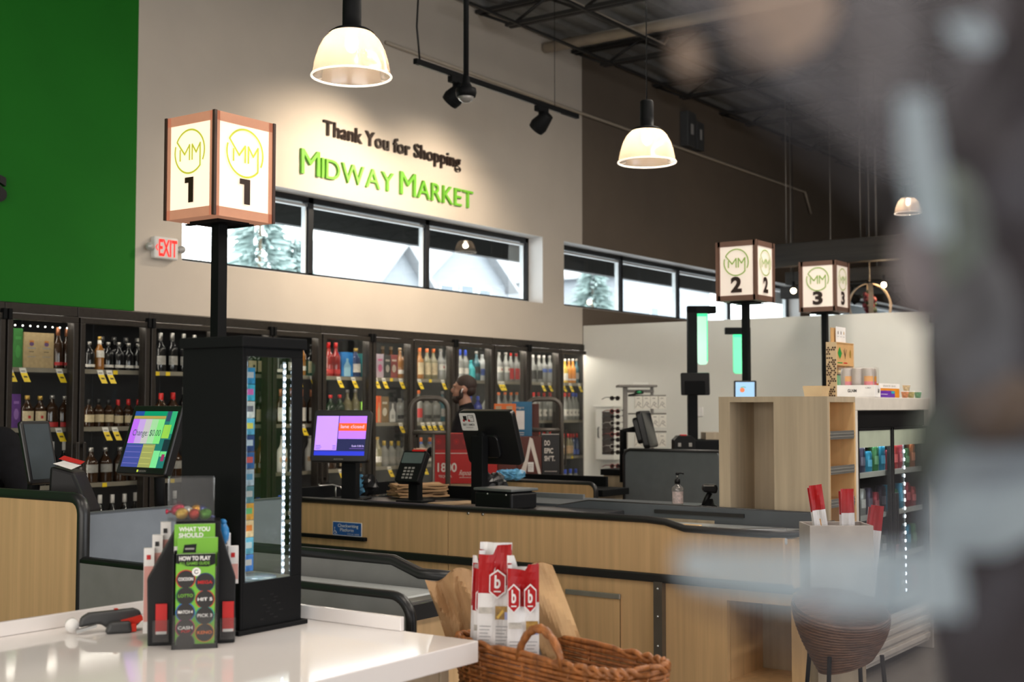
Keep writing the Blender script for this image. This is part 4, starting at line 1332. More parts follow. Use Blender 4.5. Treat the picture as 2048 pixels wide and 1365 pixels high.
def terminal(px, py, Dp, face, tilt, w, h, label, zc, printer=False):
    t, T, c = screen_frame(px, py, Dp, face, tilt, w, h, 'card_terminal', label, 'card terminal')
    mb = MB(); mb.prism(rrect(-w / 2, w / 2, -h / 2, h / 2, 0.012, 4), 'y', 0, 0.05, BLACK, T); mb.build('body', t, 0.006)
    F = sface(T); mb = MB(); mb.poly(F, rrect(-w / 2 + 0.012, w / 2 - 0.012, h * 0.08, h / 2 - 0.016, 0.006), SCRG, 0.001); mb.build('screen', t)
    mb = MB()
    for i in range(3):
        for j in range(4): mb.rect(F, -w * 0.22 + i * w * 0.16, -w * 0.22 + i * w * 0.16 + w * 0.11, -h * 0.42 + j * h * 0.105, -h * 0.42 + j * h * 0.105 + h * 0.06, LG, 0.001)
    mb.build('keypad', t)
    mb = MB(); mb.bb(-0.03, 0.04, 0.02, 0.08, zc, c.z - 0.01, BLACKM); mb.build('stand', t, 0.004)
    mb = MB(); mb.bb(-0.09, 0.1, -0.03, 0.13, zc, zc + 0.01, BLACKM); mb.build('base', t, 0.003)
    mb = MB(); mb.rect(F, -0.02, w / 2 - 0.02, h / 2 - 0.008, h / 2 + 0.004, KR, 0.002); mb.box((0.02, 0.02, h / 2 + 0.004), (w * 0.55, 0.03, 0.008), KR, T); mb.build('red_tab', t)
    return t


terminal(821, 932, 7.95, 32, 30, 0.175, 0.215, 'black card terminal with keypad and red tab in front of the brown paper bag stack', 0.912)

# lane one register gear at the left edge
t, T, c = screen_frame(80, 900, 5.35, -62, 14, 0.2, 0.26, 'self_service_tablet', 'slim black tablet screen seen edge-on behind the oak screen at far left', 'tablet')
mb = MB(); mb.prism(rrect(-0.085, 0.085, -0.145, 0.125, 0.015, 4), 'y', 0, 0.02, SCRB, T); mb.build('housing', t, 0.006)
mb = MB(); F = sface(T); mb.rect(F, -0.07, 0.07, -0.125, 0.11, mat('grey_display_reflection', (0.07, 0.085, 0.095), 0.08)); mb.build('screen', t)
mb = MB(); mb.cyl((0, 0.06, 0.93), TF(T, 0, 0.03, -0.05), 0.025, BLACKM); mb.bb(-0.08, 0.08, -0.02, 0.14, 0.931, 0.94, BLACKM); mb.build('stand', t)
q = dep(150, 950, 5.12)
t = thing('receipt_printer', 'tilted black receipt printer with red-edged paper behind the oak screen at left', 'printer', (q.x, q.y, 0.931), TH - PI / 2)
mb = MB(); mb.prism([(-0.10, 0), (0.10, 0), (0.075, 0.16), (0.01, 0.31), (-0.085, 0.335), (-0.09, 0.2)], 'y', -0.05, 0.1, BLACK); mb.build('body', t, 0.012)
mb = MB(); mb.add([(-0.075, -0.04, 0.345), (0.0, -0.045, 0.322), (0.005, 0.06, 0.335), (-0.06, 0.08, 0.355)], [(0, 1, 2, 3)], PAPER); mb.build('paper', t)
mb = MB(); mb.add([(-0.085, 0.05, 0.36), (0.005, 0.05, 0.338), (0.01, 0.09, 0.348), (-0.08, 0.1, 0.372)], [(0, 1, 2, 3)], KR); mb.build('red_edge', t)

# third register: monitor from the side and printer behind the grey screen
t, T, c = screen_frame(1300, 858, 10.2, -72, 14, 0.34, 0.3, 'register_monitor', 'black register monitor seen edge-on above the grey screen', 'monitor')
mb = MB(); mb.prism(rrect(-0.17, 0.17, -0.15, 0.15, 0.03, 5), 'y', 0, 0.05, SCRB, T); mb.prism(rrect(-0.12, 0.12, -0.10, 0.11, 0.03, 4), 'y', 0.05, 0.1, SCRB, T); mb.build('housing', t, 0.01)
mb = MB(); mb.rect(sface(T), -0.15, 0.15, -0.13, 0.13, mat('dark_display', (0.01, 0.012, 0.015), 0.1)); mb.build('screen', t)
mb = MB(); mb.tube([(0.0, 0.22, 0.9), (0.0, 0.22, c.z - 0.02), (0, 0.08, c.z)], 0.03, BLACKM, 8); mb.build('stand', t)
q = dep(1367, 897, 10.15)
t = thing('receipt_printer', 'small black receipt printer with red top behind the grey screen', 'printer', (q.x, q.y, 1.0), TH - PI / 2)
mb = MB(); mb.prism([(-0.085, 0), (0.085, 0), (0.08, 0.25), (0.05, 0.275), (-0.05, 0.275), (-0.085, 0.24)], 'y', -0.09, 0.09, BLACK); mb.bb(-0.055, -0.03, -0.092, -0.088, 0.19, 0.22, LG); mb.bb(0.03, 0.055, -0.092, -0.088, 0.19, 0.22, LG); mb.build('body', t, 0.01)
mb = MB(); mb.bb(-0.03, 0.02, -0.06, 0.02, 0.274, 0.284, KR); mb.build('red_tab', t, 0.003)
t = thing('register_shelf', 'oak and black register shelf mostly hidden behind the grey screen', 'counter', (q.x + 0.0, q.y + 0.1, 0))
mb = MB(); mb.bb(-0.15, 0.3, -0.35, 0.55, 0.0, 0.95, OAKD); mb.build('carcass', t, 0.004)
mb = MB(); mb.bb(-0.17, 0.32, -0.37, 0.57, 0.95, 0.999, BLACKM); mb.build('worktop', t, 0.004)
# ================================================================ on the white counter
ZC_ = 0.9005
# black lit display tower
t = thing('display_tower', 'tall black countertop display tower with a lit window of scratch cards', 'display tower', (2.355, 2.556, ZC_))
w, d, H = 0.225, 0.24, 0.79
mb = MB(); mb.bb(-0.015, w + 0.015, -0.012, d + 0.012, 0.0, 0.012, BLACKM); mb.build('base_plate', t, 0.002)
mb = MB()
mb.bb(0, 0.008, 0, d, 0.012, H - 0.03, BLACKM)                       # blind side
wz0, wz1, wx0, wx1 = 0.135, 0.735, 0.012, 0.185
mb.bb(0.008, w, 0, 0.006, 0.012, wz0, BLACKM); mb.bb(0.008, w, 0, 0.006, wz1, H - 0.03, BLACKM)
mb.bb(0.008, wx0 + 0.005, 0, 0.006, wz0, wz1, BLACKM); mb.bb(wx1, w, 0, 0.006, wz0, wz1, BLACKM)
mb.bb(w - 0.012, w, 0.006, 0.02, 0.012, H - 0.03, BLACKM); mb.bb(w - 0.012, w, d - 0.02, d, 0.012, H - 0.03, BLACKM); mb.bb(0.008, 0.03, d - 0.012, d, 0.012, H - 0.03, BLACKM)
mb.bb(0.008, w - 0.012, 0.02, d - 0.012, wz0 - 0.09, wz0 - 0.06, BLACKM)
mb.build('cabinet', t, 0.0015)
mb = MB(); mb.bb(-0.008, w + 0.008, -0.008, d + 0.008, H - 0.03, H, BLACKM); mb.build('top_cap', t, 0.003)
mb = MB(); mb.lathe([(0.085, 0), (0.088, 0.004), (0.088, 0.012)], (0.105, 0.1, wz0 - 0.012), mat('glass_turntable', (0.2, 0.27, 0.3), 0.15), 28); mb.build('turntable', t)
mb = MB(); mb.bb(0.01, wx1, 0.0062, 0.0082, wz0, wz1, GLASS); mb.build('window', t)
mb = MB(); mb.bb(w - 0.006, w - 0.003, 0.02, d - 0.02, 0.03, H - 0.03, GLASS); mb.bb(0.03, w - 0.012, d - 0.006, d - 0.003, 0.03, H - 0.03, GLASS); mb.build('side_glass', t)
mb = MB()
for k in range(8):
    for j in range(3):
        if (k + j) % 2 == 0: mb.bb(0.07 + j * 0.025 + (k % 3) * 0.01, 0.085 + j * 0.025 + (k % 3) * 0.01, -0.0008, 0.0, 0.03 + k * 0.009, 0.033 + k * 0.009, BLACK)
mb.build('vent_slots', t)
LEDC = glow('cold_white_led_dot', (0.75, 0.86, 1.0), 16.0)
LSTR = mat('led_tape', (0.5, 0.55, 0.6), 0.4)
for (xx, yy, s) in ((0.028, 0.016, 0), (0.172, 0.018, 1)):
    mb = MB(); mb.bb(xx - 0.005, xx + 0.005, yy + 0.001, yy + 0.003, wz0 + 0.005, wz1 - 0.01, LSTR)
    for k in range(32): mb.box((xx, yy, wz0 + 0.015 + k * 0.0182), (0.0055 if s else 0.004, 0.002, 0.007), LEDC)
    mb.build('led_strip', t)
    lamp('tower_led', 'POINT', (2.355 + (0.05 if s == 0 else 0.16), 2.556 + 0.05, ZC_ + 0.25), 0.5, (0.8, 0.9, 1.0), 0.02)
    lamp('tower_led', 'POINT', (2.355 + (0.05 if s == 0 else 0.16), 2.556 + 0.05, ZC_ + 0.58), 0.5, (0.8, 0.9, 1.0), 0.02)
# scratch cards hung in a column inside the tower
cols = [((0.03, 0.3, 0.6), (0.55, 0.6, 0.65)), ((0.05, 0.45, 0.65), (0.7, 0.15, 0.5)), ((0.6, 0.6, 0.55), (0.1, 0.1, 0.12)), ((0.1, 0.4, 0.6), (0.65, 0.6, 0.1)), ((0.02, 0.06, 0.2), (0.5, 0.6, 0.7)), ((0.03, 0.12, 0.35), (0.6, 0.1, 0.1)), ((0.4, 0.5, 0.6), (0.1, 0.3, 0.5)), ((0.1, 0.25, 0.3), (0.5, 0.5, 0.5)), ((0.7, 0.35, 0.05), (0.15, 0.5, 0.2)), ((0.75, 0.55, 0.3), (0.7, 0.2, 0.02)), ((0.1, 0.4, 0.55), (0.5, 0.6, 0.6)), ((0.05, 0.25, 0.7), (0.6, 0.6, 0.6))]
for k, (a, b) in enumerate(cols):
    z = wz1 - 0.05 - k * 0.046
    ma_, mb_ = mat('card_print_%d' % k, a, 0.4, var=0.35, scale=50), mat('card_accent_%d' % k, b, 0.4)
    m = MB(); m.bb(-0.022, 0.022, -0.003, 0.003, -0.022, 0.022, ma_)
    F = Face((0, -0.0031, 0), (1, 0, 0), (0, 0, 1)); m.rect(F, -0.016, 0.016, -0.006, 0.010, mb_, 0.0005); m.disc(F, 0.008, -0.012, 0.006, ma_, 0.0008)
    o = m.build('scratch_card'); o.location = (2.355 + 0.062, 2.556 + 0.045, ZC_ + z)
    tag(o, 'small printed scratch card pack in the lit tower window, %s from the top' % ORD[k], 'card pack', 'scratch cards in the lit tower')
m = MB(); m.bb(-0.003, 0.003, 0.0, 0.006, 0, 0.62, CHROME); o = m.build('hanging_rail'); o.parent = t; o.location = (0.062, 0.05, wz0 - 0.0)

# lottery leaflet stand, turned to the camera
LRZ = math.radians(-40.5)
q = onZ(390, 1298, 0.9)
SB = (q.x + 0.05, q.y + 0.06, ZC_)
t = thing('leaflet_stand', 'black tabletop leaflet stand of lottery guides on the white counter', 'leaflet stand', SB, LRZ)
GR = mat('lottery_green', (0.16, 0.42, 0.03), 0.45)
mb = MB()
mb.prism([(-0.115, 0), (0.10, 0), (0.10, 0.165), (0.062, 0.285), (0.062, 0.31), (-0.05, 0.31), (-0.05, 0.29), (-0.118, 0.165)], 'y', -0.02, 0.08, BLACK)
mb.build('body', t, 0.003)
mb = MB(); mb.bb(-0.055, 0.055, -0.085, -0.02, 0, 0.012, BLACK); mb.bb(-0.056, -0.052, -0.085, -0.02, 0.0, 0.235, BLACK); mb.bb(0.052, 0.056, -0.085, -0.02, 0.0, 0.235, BLACK); mb.bb(-0.052, 0.052, -0.05, -0.047, 0.012, 0.24, BLACK); mb.build('front_pocket', t)
mb = MB(); mb.bb(-0.053, 0.053, -0.089, -0.086, 0.0, 0.085, film('clear_pocket', (0.92, 0.92, 0.92), 0.015, 0.02, 0.05, (0.4, 0.4, 0.4), fres=0.15)); mb.build('clear_pocket', t)


def leaflet(y, u0, u1, v0, v1, n, label, draw, group=None):
    m = MB(); m.bb(u0, u1, y, y + 0.004, v0, v1, PAPER)
    F = Face((0, y, 0), (1, 0, 0), (0, 0, 1)); draw(m, F)
    o = m.build('leaflet'); o.location = SB; o.rotation_euler = (0, 0, LRZ)
    tag(o, label, 'leaflet', group)
    return o


def d1(m, F):
    m.rect(F, -0.053, 0.047, 0.25, 0.305, GR, 0.0008); m.text(F, 'WHAT YOU', -0.042, 0.287, 0.0105, PAPER, w=0.076, bold=0.03, n=0.0014); m.text(F, 'SHOULD', -0.042, 0.272, 0.0105, PAPER, w=0.06, bold=0.03, n=0.0014)


def d2(m, F):
    m.rect(F, -0.045, 0.054, 0.2, 0.272, GR, 0.0008); m.poly(F, [(-0.032, 0.235), (-0.028, 0.255), (0.002, 0.257), (0.0, 0.235)], BLACK, 0.0014); m.rect(F, -0.026, -0.004, 0.243, 0.247, LG, 0.0018)


def d3(m, F):
    m.rect(F, -0.0475, 0.0475, 0.006, 0.234, GR, 0.0006)
    m.poly(F, [(-0.0475, 0.234), (-0.0475, 0.212), (-0.02, 0.204), (0.03, 0.202), (0.0475, 0.208), (0.0475, 0.234)][::-1], BLACK, 0.001)
    m.text(F, 'HOW TO PLAY', -0.04, 0.2185, 0.010, PAPER, w=0.076, bold=0.03, n=0.0016); m.text(F, 'ALL GAMES GUIDE', -0.04, 0.2075, 0.007, GR, w=0.074, bold=0.02, n=0.0016)
    cs = [(-0.0235, 0.172, (0.5, 0.02, 0.03), 'COCOON', PAPER), (0.026, 0.163, (0.01, 0.02, 0.12), 'MEGA', KR), (-0.02, 0.131, (0.03, 0.25, 0.06), 'LOTTO', GR), (0.028, 0.121, (0.5, 0.06, 0.03), 'HIT 5', PAPER), (-0.022, 0.091, (0.02, 0.12, 0.45), 'MATCH 4', PAPER), (0.028, 0.081, (0.02, 0.3, 0.25), 'PICK 3', PAPER), (-0.022, 0.052, (0.45, 0.02, 0.12), 'CASH', PAPER), (0.027, 0.039, (0.6, 0.25, 0.02), 'KENO', KO), (-0.024, 0.016, (0.1, 0.1, 0.1), '', PAPER)]
    for k, (u, v, c, s, tm) in enumerate(cs):
        u = math.copysign(0.0235, u); r = 0.0238
        m.disc(F, u, v, r, mat('game_ring_%d' % k, c, 0.4), 0.0010 + k * 0.0001); m.disc(F, u, v, r - 0.0022, mat('game_black', (0.015, 0.013, 0.013), 0.4), 0.0016 + k * 0.0001)
        if s: m.text(F, s, u, v - 0.003, 0.0075, tm, w=min(2 * r - 0.012, 0.036), align='c', n=0.003, bold=0.02)
    m.text(F, 'POP', -0.022, 0.041, 0.006, KR, w=0.022, align='c', n=0.003, bold=0.02)
    m.disc(F, 0.002, 0.190, 0.0105, PAPER, 0.003); m.ring(F, 0.002, 0.190, 0.0045, 0.002, BLACK, 0.0034, 0.6, 6.0)


leaflet(-0.045, -0.053, 0.047, 0.014, 0.305, 0, 'green WHAT YOU SHOULD leaflet at the back of the stand front', d1)
leaflet(-0.062, -0.045, 0.0515, 0.014, 0.272, 0, 'plain green leaflet with a small black picture between two others', d2)
leaflet(-0.083, -0.0475, 0.0475, 0.014, 0.234, 0, 'black and green HOW TO PLAY lottery leaflet with round game emblems', d3)
PK = mat('pink_leaflet_print', (0.68, 0.34, 0.3), 0.6)
for sd, nm in ((-1, 'left'), (1, 'right')):
    for k, (u, v, yy) in enumerate(((0.062, 0.30, 0.03), (0.082, 0.268, 0.015), (0.102, 0.236, 0.0))):
        uu = sd * (u - 0.006 if sd > 0 else u + 0.014)
        m = MB(); m.bb(uu - 0.013, uu + 0.013, yy + 0.05, yy + 0.075, (0.02 if sd < 0 else 0.14) if k == 2 else 0.15, v, PAPER)
        F = Face((0, yy + 0.05, 0), (1, 0, 0), (0, 0, 1)); m.rect(F, uu - 0.012, uu + 0.012, 0.05 if k == 2 and sd < 0 else 0.151, v - 0.045, PK); m.rect(F, uu - 0.006, uu + 0.004, v - 0.028, v - 0.016, KR if k == 2 else LK, 0.0015)
        o = m.build('leaflet_stack'); o.location = SB; o.rotation_euler = (0, 0, LRZ)
        tag(o, 'stack of white and pink leaflets on the %s side of the lottery stand, %s tier' % (nm, ('upper', 'middle', 'lower')[k]), 'leaflets')
    uu = sd * 0.082
    m = MB(); m.bb(uu - 0.014, uu + 0.014, -0.03, -0.022, 0.03, 0.105, KR)
    F = Face((0, -0.03, 0), (1, 0, 0), (0, 0, 1)); m.rect(F, uu - 0.013, uu + 0.013, 0.03, 0.037, PAPER)
    o = m.build('play_slip_stack'); o.location = SB; o.rotation_euler = (0, 0, LRZ)
    tag(o, 'stack of red play slips in the %s clear pocket of the lottery stand' % nm, 'play slips')
    m = MB(); m.bb(uu - 0.021, uu + 0.019, -0.036, -0.033, 0.012, 0.065, MATS['clear_pocket']); m.bb(uu - 0.021, uu + 0.019, -0.034, -0.02, 0.01, 0.014, MATS['clear_pocket']); m.build('clear_pocket', t)
# clear box of foil sweets on top
t = thing('clear_box', 'clear acrylic open box of foil sweets on top of the lottery stand', 'acrylic box', SB, LRZ)
ACR = film('clear_acrylic', (0.93, 0.94, 0.95), 0.06, 0.01, 0.03, (0.6, 0.62, 0.65))
z0, z1 = 0.3105, 0.42
mb = MB(); mb.bb(-0.07, 0.045, -0.03, -0.027, z0, z1, ACR); mb.bb(-0.07, 0.045, 0.069, 0.072, z0, z1, ACR); mb.bb(-0.07, -0.067, -0.027, 0.069, z0, z1, ACR); mb.bb(0.042, 0.045, -0.027, 0.069, z0, z1, ACR); mb.bb(-0.067, 0.042, -0.027, 0.069, z0, z0 + 0.003, ACR)
mb.build('walls', t, 0.001)
M_ = Matrix.Translation(SB) @ Matrix.Rotation(LRZ, 4, 'Z')
for k, (x, y, z, c, nm) in enumerate(((-0.035, -0.01, 0.018, (0.7, 0.42, 0.06), 'gold'), (-0.005, -0.008, 0.016, (0.6, 0.05, 0.03), 'red'), (0.022, -0.008, 0.016, (0.1, 0.3, 0.03), 'green'), (-0.045, 0.02, 0.026, (0.5, 0.02, 0.06), 'crimson'), (0.0, 0.03, 0.022, (0.75, 0.35, 0.03), 'orange'), (-0.02, 0.018, 0.02, (0.75, 0.73, 0.7), 'silver'), (0.018, 0.03, 0.018, (0.1, 0.12, 0.35), 'blue'), (-0.03, 0.045, 0.018, (0.15, 0.02, 0.03), 'dark'))):
    m = MB(); m.ball((0, 0, 0), (0.019, 0.014, 0.0145), mat('foil_' + nm, c, 0.3, 0.5), 14); m.tube([(0.017, 0, 0), (0.024, 0.002, 0.003), (0.029, 0, 0.006)], [0.003, 0.004, 0.007], MATS['foil_' + nm], 6)
    o = m.build('foil_sweet'); o.location = M_ @ Vector((x, y, z0 + z)); o.rotation_euler = (0.2 * k, 0.1 * k, k * 0.9)
    tag(o, '%s foil-wrapped sweet in the clear box on the lottery stand' % nm, 'sweet', 'foil sweets in the clear box')
m = MB(); m.ball((0, 0, 0), (0.014, 0.02, 0.03), mat('bright_blue_foil', (0.02, 0.2, 0.5), 0.3), 12)
m.ball((0, 0, 0.03), (0.008, 0.012, 0.008), MATS['bright_blue_foil'], 10)
o = m.build('blue_pouch'); o.location = M_ @ Vector((0.068, 0.03, 0.272)); tag(o, 'small bright blue pouch beside the clear sweet box', 'pouch')

# black and red tape gun
q = onZ(225, 1268, 0.9)
t = thing('tape_gun', 'black and red packing tape gun lying on the white counter', 'tape gun', (q.x + 0.02, q.y + 0.03, ZC_), LRZ + math.radians(8))
TG = mat('dark_grey_tool_plastic', (0.045, 0.045, 0.047), 0.45); TR = mat('red_tool_plastic', (0.6, 0.03, 0.015), 0.3)
mb = MB(); mb.prism([(-0.085, 0.015), (-0.08, 0.04), (-0.06, 0.052), (0.055, 0.058), (0.075, 0.05), (0.075, 0.02), (0.05, 0.0), (0.0, 0.0), (-0.03, 0.022)], 'y', -0.012, 0.018, TG); mb.prism([(-0.02, 0.0), (0.05, 0.0), (0.045, 0.03), (-0.01, 0.03)], 'y', -0.05, -0.012, TG); mb.build('body', t, 0.008, 3)
mb = MB(); mb.prism([(0.02, 0.03), (0.075, 0.042), (0.08, 0.03), (0.06, 0.018)], 'y', -0.03, -0.013, TR); mb.bb(0.042, 0.06, -0.045, -0.02, 0.002, 0.022, TR); mb.bb(0.005, 0.016, -0.005, 0.006, 0.0565, 0.06, TR); mb.build('trigger', t, 0.003)
mb = MB(); mb.prism([(-0.09, 0.004), (-0.04, 0.018), (-0.04, 0.024), (-0.092, 0.012)], 'y', -0.03, -0.013, ALU); mb.build('blade', t)
mb = MB(); mb.cyl((-0.1, 0.0, 0.02), (-0.1, 0.028, 0.02), 0.018, PAPER, n=16); mb.build('tape_end', t)

# ================================================================ paper bags, basket by the counter
KRAFT = mat('kraft_paper', (0.42, 0.25, 0.12), 0.7, var=0.12, scale=14, bump=0.15)
WICK = None


def wicker(name, c):
    if name in MATS: return MATS[name]
    m = mat(name, c, 0.4, var=0.45, scale=55, stretch=(1, 1, 0.35), bump=0.5)
    return m


WICK = wicker('brown_wicker', (0.30, 0.105, 0.028))


def basket(loc, rz, ax, ay, h, label, taper=0.88, handle=True):
    t = thing('wicker_basket', label, 'basket', loc, rz)
    mb = MB()
    n = 56
    rows = int(h / 0.0115)

    def rad(a, z):
        k = taper + (1 - taper) * z / h
        e = 0.42
        c, s_ = math.cos(a), math.sin(a)
        return (ax * k * math.copysign(abs(c) ** e, c), ay * k * math.copysign(abs(s_) ** e, s_))
    for j in range(rows):
        z = 0.01 + j * h / rows
        pts = []
        for i in range(n + 1):
            a = 2 * PI * i / n
            x, y = rad(a, z)
            w_ = 1 + 0.014 * (1 if (i + j) % 2 else -1)
            pts.append((x * w_, y * w_, z))
        mb.tube(pts, 0.006, WICK, 5)
    mb.build('body', t)
    mb = MB()
    for i in range(0, n, 2):
        a = 2 * PI * i / n
        x0, y0 = rad(a, 0); x1, y1 = rad(a, h)
        mb.tube([(x0, y0, 0), (x1, y1, h)], 0.005, WICK, 5)
    mb.build('stakes', t)
    mb = MB()
    for ph in range(2):
        pts = []
        for i in range(n * 2 + 1):
            a = 2 * PI * i / (2 * n)
            x, y = rad(a, h)
            pts.append((x * (1 + 0.01 * math.sin(i * 0.9 + ph * PI)), y * (1 + 0.01 * math.sin(i * 0.9 + ph * PI)), h + 0.008 + 0.008 * math.cos(i * 0.9 + ph * PI)))
        mb.tube(pts, 0.0075, WICK, 6)
    mb.build('rim', t)
    mb = MB()
    vs = [Vector((*rad(2 * PI * i / n, 0), 0.004)) for i in range(n)]
    mb.add(vs, [tuple(range(n))], WICK); mb.build('bottom', t)
    if handle:
        for sg in (-1,):
            mb = MB()
            for ph in range(2):
                pts = []
                for i in range(17):
                    f = i / 16
                    pts.append((0.07 - 0.085 + 0.17 * f, sg * ay * (1.0 + 0.01 * math.sin(i + ph * PI)), h + 0.085 * math.sin(PI * f) ** 0.6 + 0.004 * math.cos(i * 1.2 + ph * PI)))
                mb.tube(pts, 0.009, WICK, 6)
            mb.build('handle', t)
    return t


def bag_mesh(w, d, h, m_in, m_out, split=None, cut=None, wrinkle=0.01, seed=1, nx=9, nz=14):
    """open standing paper bag: four walls with creases; split = list of (z, material) from the bottom, cut(u)->top height offset"""
    r = random.Random(seed)
    mb = MB()
    walls = [((-w / 2, -d / 2), (w / 2, -d / 2)), ((w / 2, -d / 2), (w / 2, d / 2)), ((w / 2, d / 2), (-w / 2, d / 2)), ((-w / 2, d / 2), (-w / 2, -d / 2))]
    for k, (a, b) in enumerate(walls):
        a, b = Vector((*a, 0)), Vector((*b, 0))
        n = (b - a).normalized().cross(Vector((0, 0, 1)))
        ph = r.random() * 6
        cols = nx if k % 2 == 0 else 4
        g = []
        for j in range(nz + 1):
            for i in range(cols + 1):
                u = i / cols
                top = h + (cut(k, u) if cut else 0)
                z = top * j / nz
                p = a.lerp(b, u) + Vector((0, 0, z))
                e = math.sin(PI * u)
                amp = wrinkle * e * (0.3 + z / h)
                p += n * (amp * math.sin(7 * u + ph + z * 9) + amp * 0.7 * math.sin(z * 31 + ph * 2 + u * 5))
                if k % 2 == 1: p -= n * d * 0.28 * e * min(1, z / h * 1.4)
                g.append(p)
        fs, ms = [], []
        for j in range(nz):
            zc = h * (j + 0.5) / nz
            mm = m_out
            for zz, m_ in (split or []):
                if zc > zz: mm = m_
            for i in range(cols):
                q = j * (cols + 1) + i
                f = (q, q + 1, q + cols + 2, q + cols + 1)
                mb.add([g[x] for x in f], [(0, 1, 2, 3)], mm, False)
                mb.add([g[x] - n * 0.0012 for x in f], [(3, 2, 1, 0)], m_in, False)
    mb.bb(-w / 2, w / 2, -d / 2, d / 2, 0, 0.002, m_out)
    return mb


BRZ = TH - PI / 2 - math.radians(51)
mid = dep(1088, 1322, 3.16)
BKX = mid + Vector((math.cos(BRZ + PI / 2), math.sin(BRZ + PI / 2), 0)) * 0.115 - Vector((math.cos(BRZ), math.sin(BRZ), 0)) * 0.085
bz = 0.556
basket((BKX.x, BKX.y, bz), BRZ, 0.33, 0.115, 0.31, 'brown wicker basket of bread bags at the corner of the white counter')
t = thing('display_stool', 'low wooden stand under the brown wicker basket', 'stand', (BKX.x, BKX.y, 0), BRZ)
mb = MB(); mb.bb(-0.31, 0.31, -0.1, 0.1, 0.526, 0.555, OAKD); mb.build('top', t, 0.004)
for sx_ in (-1, 1):
    for sy_ in (-1, 1):
        mb = MB(); mb.bb(sx_ * 0.27 - 0.018, sx_ * 0.27 + 0.018, sy_ * 0.07 - 0.018, sy_ * 0.07 + 0.018, 0, 0.526, OAKD); mb.build('leg', t)

REDB = mat('glossy_red_bag_print', (0.36, 0.004, 0.006), 0.38, var=0.08, spec=0.3)
WBAG = mat('white_bread_bag', (0.72, 0.70, 0.70), 0.4, var=0.05)
GBAG = mat('bag_photo_print', (0.45, 0.42, 0.38), 0.5, var=0.3, scale=40)
BRD = mat('bread_photo_print', (0.32, 0.18, 0.04), 0.4, var=0.5, scale=60)
INK = mat('bag_text_ink', (0.35, 0.35, 0.36), 0.6)
BLU = mat('bag_lilac_print', (0.3, 0.32, 0.55), 0.5)


def hexbadge(mb, F, u, v, w, h):
    P = lambda k: [(u - w * k, v - h * k * 0.55), (u, v - h * k), (u + w * k, v - h * k * 0.55), (u + w * k, v + h * k * 0.6), (u, v + h * k), (u - w * k, v + h * k * 0.6)]
    mb.poly(F, P(1.15), WBAG, 0.0008); mb.poly(F, P(1.0), REDB, 0.0014)
    mb.text(F, 'b', u, v - h * 0.28, h * 0.95, WBAG, w=w * 0.85, align='c', n=0.002, bold=0.03); mb.rect(F, u - w * 0.5, u + w * 0.5, v - h * 0.62, v - h * 0.52, WBAG, 0.002)


def bread_bag(px, py_top, py_bot, Dp, pxw, label, cutk, badge, seed, tilt=0.0, rz=0.0, dpth=0.045, zb=0.572):
    c = dep(px, (py_top + py_bot) / 2, Dp)
    top = dep(px, py_top, Dp).z
    w = pxw * Dp / FPX
    h = top - zb
    o0 = thing('bread_bag', label, 'bread bag', (c.x, c.y, zb), TH - PI / 2 + rz)
    red0 = h - badge[0]
    mb = bag_mesh(w, dpth, h, WBAG, WBAG, [(red0, REDB)], cutk, 0.006, seed, 9, 26)
    o = mb.build('bag', o0)
    mb = MB(); F = Face((0, -dpth / 2 - 0.008, 0), (1, 0, 0), (0, 0, 1))
    for (u, bw) in badge[1]: hexbadge(mb, F, u * w, red0 - 0.002, bw, 0.034)
    y = red0 - 0.06
    for (ua, ub, kind) in badge[2]:
        a, b = ua * w, ub * w
        if kind == 'bread':
            mb.rect(F, a, b, y - 0.035, y, BRD); mb.rect(F, a + (b - a) * 0.7, b, y - 0.035, y - 0.015, BLU, 0.0016); mb.poly(F, [(a + (b - a) * .1, y - .028), (a + (b - a) * .55, y - .008), (a + (b - a) * .65, y - .014), (a + (b - a) * .2, y - .034)], mat('bread_gold', (0.6, 0.38, 0.06), 0.5), 0.0018)
        else:
            mb.rect(F, a, b, y - 0.02, y - 0.004, GBAG)
        for k in range(13):
            mb.rect(F, a + 0.002, b - (0.002 + 0.004 * ((k * 7) % 3)), y - 0.055 - k * 0.009, y - 0.0525 - k * 0.009, INK, 0.0012)
    mb.build('print', o0)
    if tilt: o0.rotation_euler = (0, tilt, TH - PI / 2 + rz)
    return o0


def cutA(k, u):
    if k == 0: return -0.03 if u < 0.45 else (-0.008 + 0.012 * (u - 0.45))
    if k == 2: return -0.002
    return -0.02


def cutB(k, u):
    if k == 0: return -0.028 - 0.012 * u if u < 0.62 else -0.018
    if k == 2: return -0.03 if u < 0.75 else 0.0
    return -0.02


bread_bag(954, 1114, 1330, 3.47, 38, 'narrow red-topped white bread bag with b badge, left behind two others', cutB, (0.115, [(0.0, 0.016)], [(-0.4, 0.4, 'grey')]), 3, 0.03, 0.1, zb=0.575)
bread_bag(983, 1086, 1330, 3.43, 65, 'tallest red-topped white bread bag with a torn white corner and b badge', cutA, (0.105, [(0.1, 0.019)], [(-0.45, -0.05, 'grey'), (0.05, 0.46, 'bread')]), 4, 0.02, -0.05)
bread_bag(1046, 1114, 1330, 3.38, 63, 'shorter red-topped white bread bag with two b badges, rightmost in the basket', cutB, (0.105, [(-0.3, 0.014), (0.22, 0.014)], [(-0.46, -0.05, 'grey'), (0.08, 0.46, 'bread')]), 5, 0.0, 0.02)


